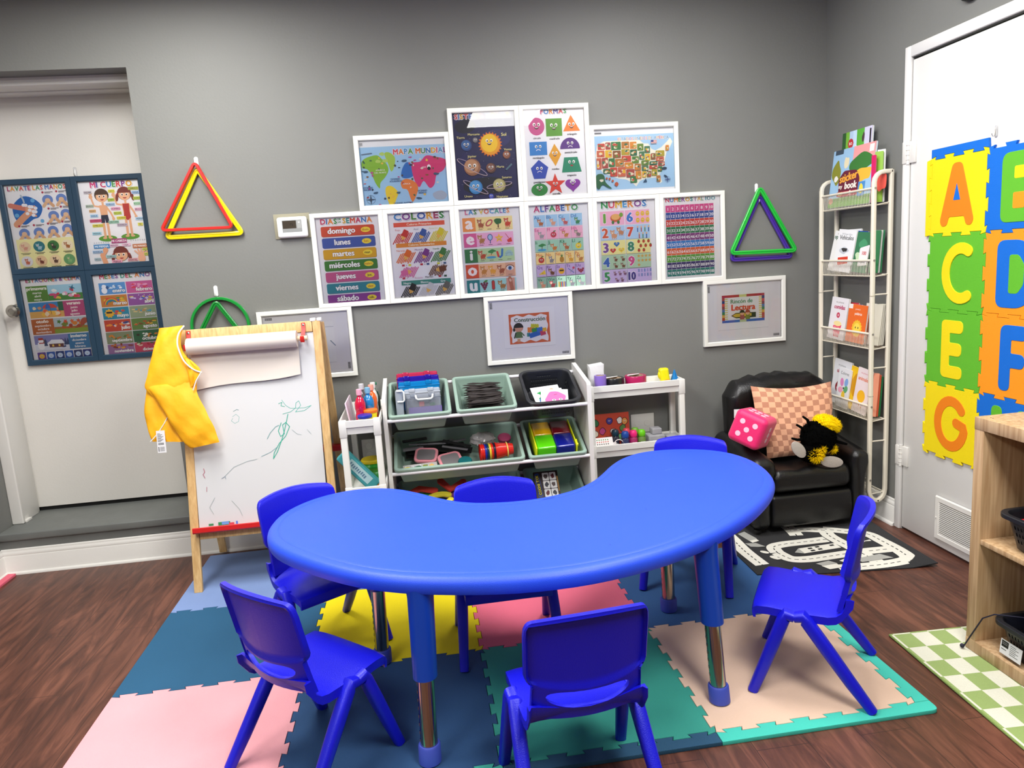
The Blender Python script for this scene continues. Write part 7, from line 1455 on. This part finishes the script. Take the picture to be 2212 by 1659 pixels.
def d_com(a): a.T('mis primeras', a.w * .5, a.h * .13, 1.3, '#4a3a3c', bold=.01); a.T('comidas', a.w * .52, a.h * .27, 2.9, '#b81c5c', bold=.04); a.E(a.w * .5, a.h * .42, 1.5, 1.4, '#c83a5c').E(a.w * .5, a.h * .42, .5, .5, '#e8c8c8').P([(a.w * .28, a.h * .68), (a.w * .78, a.h * .64), (a.w * .68, a.h * .94), (a.w * .38, a.h * .94)], '#e84a6c').E(a.w * .53, a.h * .62, 3.4, 1.3, '#f4e0a0'); [a.R(a.w * (.36 + .09 * k), a.h * .7, .35, a.h * .22, '#f4e8e8') for k in range(4)]
book(-.160, .145, .205, Z2_, 2.145, 7, 0, '#eae6ea', 'white board book comidas with a pink cupcake on the third shelf', d_com, th=.010, rot=-3)
book(-.262, .100, .185, Z2_, 2.180, 3, 0, '#c8283c', 'red book at the back of the third shelf', lambda a: None); book(-.285, .115, .180, Z2_, 2.168, 4, 0, '#2868b8', 'blue book behind the orange one on the third shelf', lambda a: a.blob(6, 2, 2.4, 1, '#8ac0e8', 2))
def d_or(a): a.R(0, 0, a.w * .22, a.h * .12, '#f4ece4').T('primeras', a.w * .5, a.h * .14, 1.1, '#f4e8dc', bold=.01).T('palabras', a.w * .55, a.h * .27, 1.8, '#f8ece0', bold=.02).P(star(a.w * .55, a.h * .62, 4.2, 16, .86), '#f0c02c').E(a.w * .55, a.h * .62, 2.6, 2.6, '#f4d850').E(a.w * .48, a.h * .6, .35, .5, '#3a2c1c').E(a.w * .62, a.h * .6, .35, .5, '#3a2c1c')
book(-.325, .150, .180, Z2_, 2.142, 6, 0, '#ea6a20', 'orange board book with a yellow sun on the third shelf', d_or, th=.010, rot=-2)
book(-.430, .070, .190, Z2_, 2.172, 4, 0, '#e8e4da', 'white board book behind the orange one', lambda a: None, th=.008)
for k in range(4): book(-.514, .040 - k * .004, .188, Z2_, 2.146 + k * .0125, 3, 40, '#e0dccc', ['cream thick board book at the near end of the third shelf', 'second cream board book of four at the near end', 'third cream board book of four at the near end', 'last cream board book of four, nearest the wall'][k], lambda a: None, th=.007, rot=-5, edge='#cfcab8')
def d_obj(a): a.T('mis primeros', a.w * .45, a.h * .14, 1.2, '#2a2a30', bold=.01); a.T('objetos', a.w * .5, a.h * .3, 3.0, '#a8143c', bold=.04); a.blob(a.w * .35, a.h * .62, 2, 2.6, '#8a2430', 2).blob(a.w * .38, a.h * .66, 1.2, 1.2, '#e0a8b8', 3)
def d_col(a): a.T('Colores', a.w * .5, a.h * .16, 2.2, '#2a2a2c', bold=.01); [a.E(a.w * x, a.h * y, 1.5, 2.1, c, r) for x, y, c, r in ((.35, .36, '#e08ac0', -10), (.7, .34, '#8ab0e8', 15), (.7, .52, '#6ab07a', 40), (.3, .56, '#f0a8c0', 80), (.55, .68, '#f0c840', 0))]; a.E(a.w * .52, a.h * .5, .5, .5, '#1c1c1c')
def d_ani(a): a.T('mis primeros', a.w * .5, a.h * .12, 1.1, '#c82c4c', bold=.01); a.T('animales', a.w * .5, a.h * .27, 2.6, '#e07a54', bold=.03); a.E(a.w * .5, a.h * .62, 3.1, 3.0, '#f0b82c').R(a.w * .42, a.h * .78, .5, 2, '#e08a2c').R(a.w * .6, a.h * .78, .5, 2, '#e08a2c')
book(-.155, .150, .225, Z3, 2.165, 6, 0, '#e4e4e8', 'white board book objetos at the left of the lowest visible shelf', d_obj, th=.008, rot=-4)
book(-.240, .105, .195, Z3, 2.143, 6, 0, '#e8e8ec', 'white board book Colores with petals on the lowest visible shelf', d_col, rot=-3)
book(-.315, .095, .210, Z3, 2.152, 6, 0, '#f2c414', 'yellow picture book on the lowest visible shelf', lambda a: a.blob(4.6, 9, 3, 5, '#d89a14', 2), rot=-7)
book(-.392, .112, .215, Z3, 2.138, 7, 0, '#ecdfe2', 'pale pink board book animales on the lowest visible shelf', d_ani, rot=-5)
for k, (c, lb) in enumerate((('#f0a080', 'salmon board book at the near end of the lowest visible shelf'), ('#d8603c', 'rust orange board book behind the salmon one'), ('#1c7a44', 'green board book nearest the wall on the lowest visible shelf'))): book(-.512, .032 - k * .003, .205 - k * .008, Z3, 2.150 + k * .0135, 3, 42, c, lb, lambda a: None, th=.008, rot=-3, edge='#e8c8b0' if k == 0 else '#e8e4da')
# ================================================================ foam alphabet tiles on the white door
FC = {'y': '#f4dc10', 'b': '#0a6cd0', 'g': '#62b82c', 'o': '#fb9a1c', 'do': '#f08414'}
def fm(k): return mat('eva_' + k, FC[k], .62, bump=.45, bscale=520, var=.015, vscale=8, spec=.3)
EB2 = {}
TP = .305; TX0, TZ0 = -.806, 1.327; ADX = ST - .0045   # plane on the door face
def tX(): return frame3((ADX, 0, 0), (0, -1, 0), (0, 0, 1))   # local u = -y, v = z, out = -x
def tseam(p, q):
    a = (tuple(round(x, 4) for x in p), tuple(round(x, 4) for x in q))
    if (a[1], a[0]) in EB2: return EB2[(a[1], a[0])][::-1]
    if a not in EB2: EB2[a] = seam(p, q, 3, .0065)
    return EB2[a]
def ltile(u, v, c, name_label, parts, flatleft=False, group='foam alphabet tiles on the white door'):
    C = [(u, v), (u + TP, v), (u + TP, v + TP), (u, v + TP)]; out = []
    for k in range(4):
        out.append(C[k]); out += tseam(C[k], C[(k + 1) % 4])
    V, F = plate([out], .010, .0012, -.0006); t = thing('alphabet_tile', name_label, 'foam tile', (ADX, -(u + TP / 2), v), 0, group)
    MB().raw((V, F), tX()).build('tile_base', fm(c), t, smooth=30)
    for nm, outl, cc, h in parts:
        V, F = plate([[(u + TP / 2 + a, v + TP / 2 + b) for a, b in outl]], h, .0012, -.0003); MB().raw((V, F), tX()).build(nm, fm(cc), t, 'differently coloured foam ' + nm.replace('_', ' '), smooth=30)
U0 = -TX0; Hh = .0116; H2 = .0122
A_ = rpoly([(-.028, .122), (.022, .122), (.092, -.100), (.078, -.122), (.052, -.118), (.040, -.085), (-.040, -.085), (-.052, -.118), (-.080, -.122), (-.092, -.100)], [.02, .02, .02, .018, .012, .006, .006, .012, .018, .02])
Ai = rpoly([(-.002, .045), (.020, -.022), (-.020, -.022)], .005)
B_ = rpoly([(-.085, .122), (.055, .122), (.082, .085), (.082, .035), (.062, .005), (.088, -.03), (.088, -.085), (.055, -.122), (-.085, -.122)], [.035, .03, .03, .02, .006, .02, .03, .03, .03])
Bi1 = rpoly([(-.028, .072), (.018, .072), (.026, .05), (.018, .028), (-.028, .028)], .008); Bi2 = rpoly([(-.030, -.018), (.022, -.018), (.032, -.045), (.022, -.075), (-.030, -.075)], .008)
C_ = stroke(arc(.035, 0, .082, .098, 62, 298, 22), .044)
D_ = rpoly([(-.090, .122), (.030, .122), (.090, .070), (.090, -.070), (.030, -.122), (-.090, -.122)], [.035, .04, .05, .05, .04, .035]); Di = rpoly([(-.032, .070), (.010, .070), (.036, .036), (.036, -.036), (.010, -.070), (-.032, -.070)], .012)
E_2 = rpoly([(-.060, .118), (.060, .118), (.060, .066), (-.012, .066), (-.012, .028), (.054, .028), (.054, -.026), (-.012, -.026), (-.012, -.066), (.060, -.066), (.060, -.118), (-.060, -.118)], [.022, .024, .024, .005, .005, .024, .024, .005, .005, .024, .024, .026])
F_2 = rpoly([(-.058, .122), (.062, .122), (.062, .068), (-.006, .068), (-.006, .020), (.056, .020), (.056, -.034), (-.006, -.034), (-.006, -.122), (-.058, -.122)], [.03, .024, .024, .005, .005, .024, .024, .005, .025, .025])
G_2 = stroke(arc(.010, .0, .076, .094, 42, 350, 26) + [(.084, -.004), (.040, .008)], .042)
ltile(U0, TZ0, 'y', 'yellow foam tile with orange letter A at the top left of the white door', [('letter', A_, 'do', Hh), ('counter', Ai, 'b', H2)])
ltile(U0 + TP, TZ0, 'b', 'blue foam tile with green letter B at the top right of the white door', [('letter', B_, 'g', Hh), ('counter', Bi1, 'y', H2), ('counter', Bi2, 'o', H2)])
ltile(U0, TZ0 - TP, 'g', 'green foam tile with yellow letter C', [('letter', C_, 'y', .0135)])
ltile(U0 + TP, TZ0 - TP, 'o', 'orange foam tile with blue letter D', [('letter', D_, 'b', Hh), ('counter', Di, 'g', H2)])
ltile(U0, TZ0 - 2 * TP, 'g', 'green foam tile with yellow letter E', [('letter', E_2, 'y', Hh)])
ltile(U0 + TP, TZ0 - 2 * TP, 'o', 'orange foam tile with blue letter F', [('letter', F_2, 'b', Hh)])
ltile(U0, TZ0 - 3 * TP, 'y', 'yellow foam tile with orange letter G at the bottom left of the column', [('letter', G_2, 'do', Hh)])
H_2 = rpoly([(-.085, .122), (-.033, .122), (-.033, .03), (.033, .03), (.033, .122), (.085, .122), (.085, -.122), (.033, -.122), (.033, -.03), (-.033, -.03), (-.033, -.122), (-.085, -.122)], [.024, .024, .005, .005, .024, .024, .024, .024, .005, .005, .024, .024])
ltile(U0 + TP, TZ0 - 3 * TP, 'b', 'blue foam tile with green letter just visible above the wooden shelf', [('letter', H_2, 'g', Hh)])
s_ = [(U0, TZ0 + TP)] + tseam((U0, TZ0 + TP), (U0 + TP, TZ0 + TP)) + [(U0 + TP, TZ0 + TP), (U0 + TP - .004, TZ0 + TP + .036), (U0, TZ0 + TP + .036)]
V, F = plate([s_], .010, .0012, -.0006); tag(MB().raw((V, F), tX()).build('foam_edge_strip', fm('b')), 'blue foam edging strip along the top of the letter A tile', 'foam edging')
s_ = [(U0 - .026, TZ0 - .004), (U0, TZ0)] + tseam((U0, TZ0), (U0, TZ0 + TP)) + [(U0, TZ0 + TP), (U0 - .026, TZ0 + TP - .006)]
V, F = plate([s_], .010, .0012, -.0006); tag(MB().raw((V, F), tX()).build('foam_edge_strip', fm('y')), 'yellow foam edging strip along the left of the letter A tile', 'foam edging')
hook(ADX, -1.131, 1.685, 'small clear hook with metal wire above the alphabet tiles', glass('clear_hook'), .8, True, (-1, 0, 0))
m = MB(); m.X = frame3((XR, -.985, 2.235), (0, -1, 0), (0, 0, 1)); m.lathe([(0, 0), (.06, 0), (.06, .02), (.05, .032), (0, .036)], 24); tag(m.build('dark_disc', mat('black_disc', '#0c0c0c', .4)), 'dark round disc on the wall above the white door, at the picture top', 'wall_disc')  # plain dark disc for an unidentified dark spot above the door
# ================================================================ oak cube shelf at the right edge
def oak():
    m = mat('light_oak_laminate', '#c9a67c', .5); nt = m.node_tree; N = nt.nodes; L = nt.links
    tc = N.new('ShaderNodeTexCoord'); mp = N.new('ShaderNodeMapping'); mp.inputs['Scale'].default_value = (60, 60, 3); w = N.new('ShaderNodeTexNoise'); w.inputs['Scale'].default_value = 1.5; w.inputs['Detail'].default_value = 5
    cr = N.new('ShaderNodeValToRGB'); e = cr.color_ramp.elements; e[0].position = .3; e[0].color = (*lin('#a8845c'), 1); e[1].position = .7; e[1].color = (*lin('#cdae86'), 1)
    L.new(tc.outputs['Object'], mp.inputs[0]); L.new(mp.outputs[0], w.inputs[0]); L.new(w.outputs['Fac'], cr.inputs[0]); L.new(cr.outputs[0], N['Principled BSDF'].inputs['Base Color']); return m
OAK = oak(); KX0, KX1, KY1, KY0 = 1.766, 2.156, -1.637, -2.407; KB = .0095
kb = thing('cube_shelf', 'light oak open cube shelf unit at the right edge, on the green rug', 'shelf', (1.96, -2.02, KB))
for nm, lo, hi in (('top_board', (KX0, KY0, .737), (KX1, KY1, .775)), ('bottom_board', (KX0, KY0, KB), (KX1, KY1, KB + .038)), ('side_panel', (KX0 + .001, KY1 - .0385, KB + .038), (KX1, KY1 - .0005, .737)), ('side_panel', (KX0 + .001, KY0 + .0005, KB + .038), (KX1, KY0 + .0385, .737)), ('middle_shelf', (KX0 + .004, KY0 + .0385, .374), (KX1 - .002, KY1 - .0385, .390)), ('divider', (KX0 + .005, -2.030, KB + .038), (KX1 - .002, -2.014, .374)), ('divider', (KX0 + .005, -2.030, .390), (KX1 - .002, -2.014, .737)), ('back_panel', (KX1 - .001, KY0 + .002, KB + .002), (KX1 + .003, KY1 - .002, .773))): m = MB(); m.rbox(lo, hi, .0012, 1); m.build(nm, OAK, kb)
for y in (-1.668, -1.676): m = MB(); m.lathe([(0, 0), (.0022, 0), (.0022, .0004), (0, .0004)], 10, Matrix.Translation((KX0 + .028, y, .775))); m.build('screw_mark', mat('dark_mark', '#5a3a24', .6), kb)
def sideX(x, y, z): return Matrix(((0, 1, 0, x), (-1, 0, 0, y), (0, 0, 1, z), (0, 0, 0, 1)))   # local x -> -y, local y -> +x
for z, lb in ((.390, 'black perforated basket on the middle shelf of the oak unit'), (KB + .038, 'black perforated basket with a white label on the bottom of the oak unit')):
    tote(0, .262, 0, lb, BLK, 'plastic_basket', 'black baskets in the oak shelf', L_=.33, D=.110, rc=.045, holes=True, X=sideX(KX0 + .004, -1.722, z + .112))
for k, (c, yy, zz) in enumerate((('#c81c24', -1.775, .470), ('#f0b020', -1.800, .462), ('#f0b020', -1.830, .458), ('#e87a1c', -1.86, .452))):
    m = MB(); yy = -1.790 - .034 * k; m.tube([(1.812, yy + .012, zz + .008), (1.85, yy, zz + .010), (1.93, yy - .012, zz + .006)], [.010, .011, .011], 12); tag(m.build('marker_pen', mat('pen_' + c[1:], c, .35)), ['red', 'yellow', 'second yellow', 'orange'][k] + ' thick marker in the upper black basket', 'marker', 'thick markers in the black basket')
m = MB(); m.rbox((1.84, -1.93, .075), (2.00, -1.80, .135), .02, 3); tag(m.build('blue_toy_piece', mat('royal_blue_plastic', '#0a38c8', .3)), 'royal blue plastic piece in the lower black basket', 'toy')
a = Art(8, 4.6, '#e6e6e6', frame3((KX0 + .0175, -1.762, .105), (0, -1, 0), (0.12, 0, 1)), th=.0005); a.R(.4, .3, 2.6, 2.0, '#141414'); [a.R(.6, .8 + k * .5, 2, .18, '#8a8a8a') for k in range(2)]; [a.R(3.6, .7 + k * .55, 2.2 + k % 2, .2, '#6a6a6a') for k in range(6)]; a.R(.5, 2.9, 1.9, .25, '#555')
tag(a.build('shelf_label', None), 'white and black product label on the lower black basket', 'label')
m = MB(); m.tube([(1.752, -1.648, .018), (1.759, -1.664, .058), (1.766, -1.705, .142), (1.780, -1.735, .168), (1.84, -1.78, .172), (1.90, -1.83, .165)], .0022, 8); m.ell((1.749, -1.645, .019), (.007, .007, .0075), 10, 8); tag(m.build('stretchy_string', mat('navy_cord', '#14142c', .6)), 'thin dark cord with a small knob running into the lower basket', 'string')
# ================================================================ rugs
def rug_mat():
    m = checker('green_check_weave', '#d9d8c4', '#8fa65c', 1, 1, rough=.9, bump=.8, bscale=240); return m
m = MB(); g0 = Vector((1.586, -1.508)); dl = Vector((-.045, -.999)).normalized(); dx = Vector((.998, -.050)).normalized(); LW, LL = .60, 1.5
n1, n2 = 1, 1; P = [g0, g0 + dx * LW, g0 + dx * LW + dl * LL, g0 + dl * LL]
X = Matrix(((dx.x, dl.x, 0, g0.x), (dx.y, dl.y, 0, g0.y), (0, 0, 1, .0005), (0, 0, 0, 1)))
m.rbox((0, 0, 0), (LW, LL, .008), .003, 2, X=X); m.F = [f[::-1] for f in m.F]; gr = m.build('woven_rug', rug_mat(), None)
Xi = X.inverted(); uvs(gr, lambda co: (lambda q: ((q.x - .012) / .0605 + 20, (q.y - .010) / .084 + 20))(Xi @ co))
tag(gr, 'green and cream checked woven rug under the oak shelf', 'rug')
m = MB(); m.tube([X @ Vector(p) for p in ((.003, .003, .0065), (LW - .003, .003, .0065), (LW - .003, LL, .0065), (.003, LL, .0065))], .0055, 8, closed=True); m.build('binding', mat('green_binding', '#7f9650', .9, bump=.6, bscale=200), gr, 'green bound edge') if False else None
WMX[gr.name] = Matrix.Identity(4)
m = MB(); m.tube([X @ Vector(p) for p in ((.003, .003, .0045), (LW - .003, .003, .0045), (LW - .003, LL, .0045), (.003, LL, .0045))], .0042, 8, closed=True); m.build('binding', mat('green_binding', '#7f9650', .9, bump=.6, bscale=200), gr, 'green bound edge')
# black road rug: a sheet that steps down from the foam mat to the floor
RGZ = lambda x, y: .0165 if x < 1.468 else (.0165 - .012 * min(1, (x - 1.468) / .06))
rg = MB(); QA, QB, QC, QD = Vector((1.372, -.978)), Vector((2.085, -1.078)), Vector((2.165, -.665)), Vector((1.395, -.12))
def rug_pt(u, v):
    a_ = QA.lerp(Vector((2.10, -1.07)), u); b_ = QD.lerp(Vector((2.185, -.13)), u); p = a_.lerp(b_, v); lift = .014 * max(0, (u - .86) / .14) * max(0, (.35 - v) / .35); return (p.x, p.y, RGZ(p.x, p.y) + lift)
def rgu(P_): pass
rg.sheet(rug_pt, 40, 24, .0038); road = rg.build('road_rug', mat('black_rug_pile', '#0d0e12', .9, bump=.7, bscale=420, sheen=.1), None); tag(road, 'black rug printed with white roads and houses under the armchair', 'rug'); WMX[road.name] = Matrix.Identity(4)
ra = Art(1, 1, '#0d0e12', Matrix.Identity(4), th=.0001); ra.m = MB(); IVR, GRR, BKR = '#e2e0d4', '#a4a49e', '#0d0e12'
def W_(pts, c, cl=False):
    ra.k += 1; z = .0009 + ra.k * .00004; pts = [Vector(p) for p in pts]; Q = []
    for i in range(len(pts)):
        a_, b_ = pts[i], pts[(i + 1) % len(pts)]; k = max(1, int((b_ - a_).length / .03)); Q += [a_.lerp(b_, j / k) for j in range(k)]
    ar = sum(Q[i - 1].x * Q[i].y - Q[i].x * Q[i - 1].y for i in range(len(Q)))
    if ar < 0: Q = Q[::-1]
    ra.m.col(c)
    return Q, z
def liftz(x, y):
    # rug height under a point (same surface as the sheet)
    v = max(0, min(1, (y - (-.978 - .092 * (x - 1.372) / .728)) / .9)); u = max(0, min(1, (x - 1.38) / .74)); return RGZ(x, y) + .014 * max(0, (u - .86) / .14) * max(0, (.35 - v) / .35)
def quadstrip(P_, w, c, dash=False):
    pts = catmull([tuple(p) for p in P_], 6, False) if not dash else [tuple(p) for p in catmull([tuple(p) for p in P_], 10, False)]
    ra.k += 1; dz = .0008 + ra.k * .00004; V = [Vector(p) for p in pts]; vs = []; fs = []
    for i, p in enumerate(V):
        t_ = (V[min(i + 1, len(V) - 1)] - V[max(i - 1, 0)]).normalized(); q = Vector((-t_.y, t_.x)) * w / 2
        for s_ in (-1, 1): e = p + q * s_; vs.append((e.x, e.y, liftz(e.x, e.y) + dz))
    for i in range(len(V) - 1):
        if dash and i % 3 == 2: continue
        fs.append((2 * i, 2 * i + 1, 2 * i + 3, 2 * i + 2)[::-1])
    ra.m.col(c); ra.m.add(vs, fs)
def flatpoly(pts, c):
    Q, z = W_(pts, c); cx = sum(p.x for p in Q) / len(Q); cy = sum(p.y for p in Q) / len(Q); vs = [(p.x, p.y, liftz(p.x, p.y) + z) for p in Q]
    ra.m.add(vs, [tuple(range(len(vs)))])
RWD = .062
def roadp(P_):
    quadstrip(P_, RWD, IVR); dd = [Vector(p) for p in catmull([tuple(p) for p in P_], 8, False)]; tot = 0
    ra.k += 1; dz = .0008 + ra.k * .00004; acc = 0; on = True; prev = dd[0]; seg = [dd[0]]
    for p in dd[1:]:
        d = p - prev; L_ = d.length; pos = 0
        while pos < L_:
            st = min(.016 if on else .014, L_ - pos) if False else min((.018 if on else .013) - acc, L_ - pos)
            a_, b_ = prev + d * (pos / L_), prev + d * ((pos + st) / L_)
            if on:
                t_ = d.normalized(); q = Vector((-t_.y, t_.x)) * .0025; vs = [(e.x, e.y, liftz(e.x, e.y) + dz) for e in (a_ - q, b_ - q, b_ + q, a_ + q)]; ra.m.col(BKR); ra.m.add(vs, [(0, 1, 2, 3)])
            acc += st; pos += st
            if acc >= (.018 if on else .013) - 1e-6: on = not on; acc = 0
        prev = p
roadp([(1.562, -.775), (1.575, -.715), (1.63, -.697), (1.72, -.697), (1.835, -.697)]); roadp([(1.562, -.775), (1.585, -.850), (1.65, -.872), (1.76, -.868), (1.88, -.862), (2.03, -.868)])
roadp([(1.735, -.62), (1.745, -.55), (1.75, -.40)]); roadp([(1.885, -.60), (1.87, -.66), (1.875, -.74), (1.885, -.80), (1.89, -.86), (1.90, -.94), (1.90, -.995)])
roadp([(1.885, -.58), (1.95, -.625), (2.035, -.69), (2.048, -.78), (2.050, -.90), (2.035, -.975), (1.97, -.997), (1.85, -1.0), (1.72, -.985)]); roadp([(1.437, -.40), (1.432, -.60), (1.425, -.75), (1.432, -.90)]); roadp([(1.885, -.60), (1.80, -.56), (1.735, -.56)])
flatpoly([(1.665, -.760), (1.845, -.748), (1.845, -.800), (1.665, -.815)], IVR); flatpoly([(1.632, -.795), (1.668, -.758), (1.667, -.817)], GRR)
for x, y in ((1.715, -.772), (1.752, -.765), (1.715, -.796), (1.752, -.790), (1.82, -.766)): flatpoly([(x - .010, y - .008), (x + .010, y - .007), (x + .010, y + .007), (x - .010, y + .006)], BKR)
flatpoly([(1.482, -.55), (1.532, -.51), (1.549, -.603), (1.53, -.643), (1.499, -.634)], GRR); flatpoly([(1.50, -.632), (1.545, -.612), (1.547, -.632), (1.505, -.655)], IVR); flatpoly([(1.462, -.67), (1.52, -.655), (1.545, -.70), (1.47, -.71)], GRR)
for x, y, r in ((1.508, -.765, .020), (1.533, -.822, .028)): flatpoly([(x + r * math.cos(q * .45), y + r * .8 * math.sin(q * .45)) for q in range(14)], IVR)
for k in range(9): flatpoly([(1.520 + k * .003, -.818 - (k % 3) * .004), (1.524 + k * .003, -.818 - (k % 3) * .004), (1.523 + k * .003, -.828 - (k % 2) * .004)], BKR)
flatpoly([(1.655, -.925), (1.72, -.912), (1.74, -.945), (1.67, -.950)], GRR); flatpoly([(1.665, -.952), (1.735, -.947), (1.74, -.985), (1.68, -.99)], IVR)
flatpoly([(1.83, -.925), (1.955, -.905), (1.985, -.955), (1.84, -.962)], GRR); flatpoly([(1.76, -.925), (1.79, -.912), (1.83, -.918), (1.83, -.935), (1.77, -.94)], IVR)
for x, y in ((1.985, -.76), (1.955, -.735)): flatpoly([(x - .035, y - .01), (x, y + .012), (x - .006, y - .002), (x + .022, y + .004), (x + .02, y - .012), (x - .01, y - .008), (x - .012, y - .014)], IVR)
ra.m.build('printed_roads', ink(.85, 'rug_print', bump=.5), road, 'white roads with dashed lines and grey houses', smooth=0)
# small marks on the table top
a = Art(1, 1, '#000000', Matrix.Identity(4)); a.m = MB(); a.m.X = Matrix.Translation((0, 0, TZ + .0001)) @ Matrix.Scale(.01, 4)
for pts, w in (([(-27.5, -117.6), (-26.2, -118.2)], .16), ([(46.2, -127.0), (47.2, -127.3), (49, -126.6), (50.6, -126.4)], .22), ([(58, -172), (58.2, -172.1)], .3), ([(76.4, -147), (76.7, -147.1)], .3), ([(20, -165), (20.2, -165.1)], .2), ([(96, -109), (99, -108), (103, -108.2)], .12)): a.z(); a.m.col('#1c2c70' if w != .12 else '#6a9cf8'); a.m.add([(x, y, a.k * .003) for x, y in stroke(pts, w, 4)][::1], [tuple(range(len(stroke(pts, w, 4))))])
a.m.F = [f for f in a.m.F]; a.m.build('pen_marks', ink(.5, 'pen_ink'), tbl, 'tiny pen marks on the table top', smooth=0)
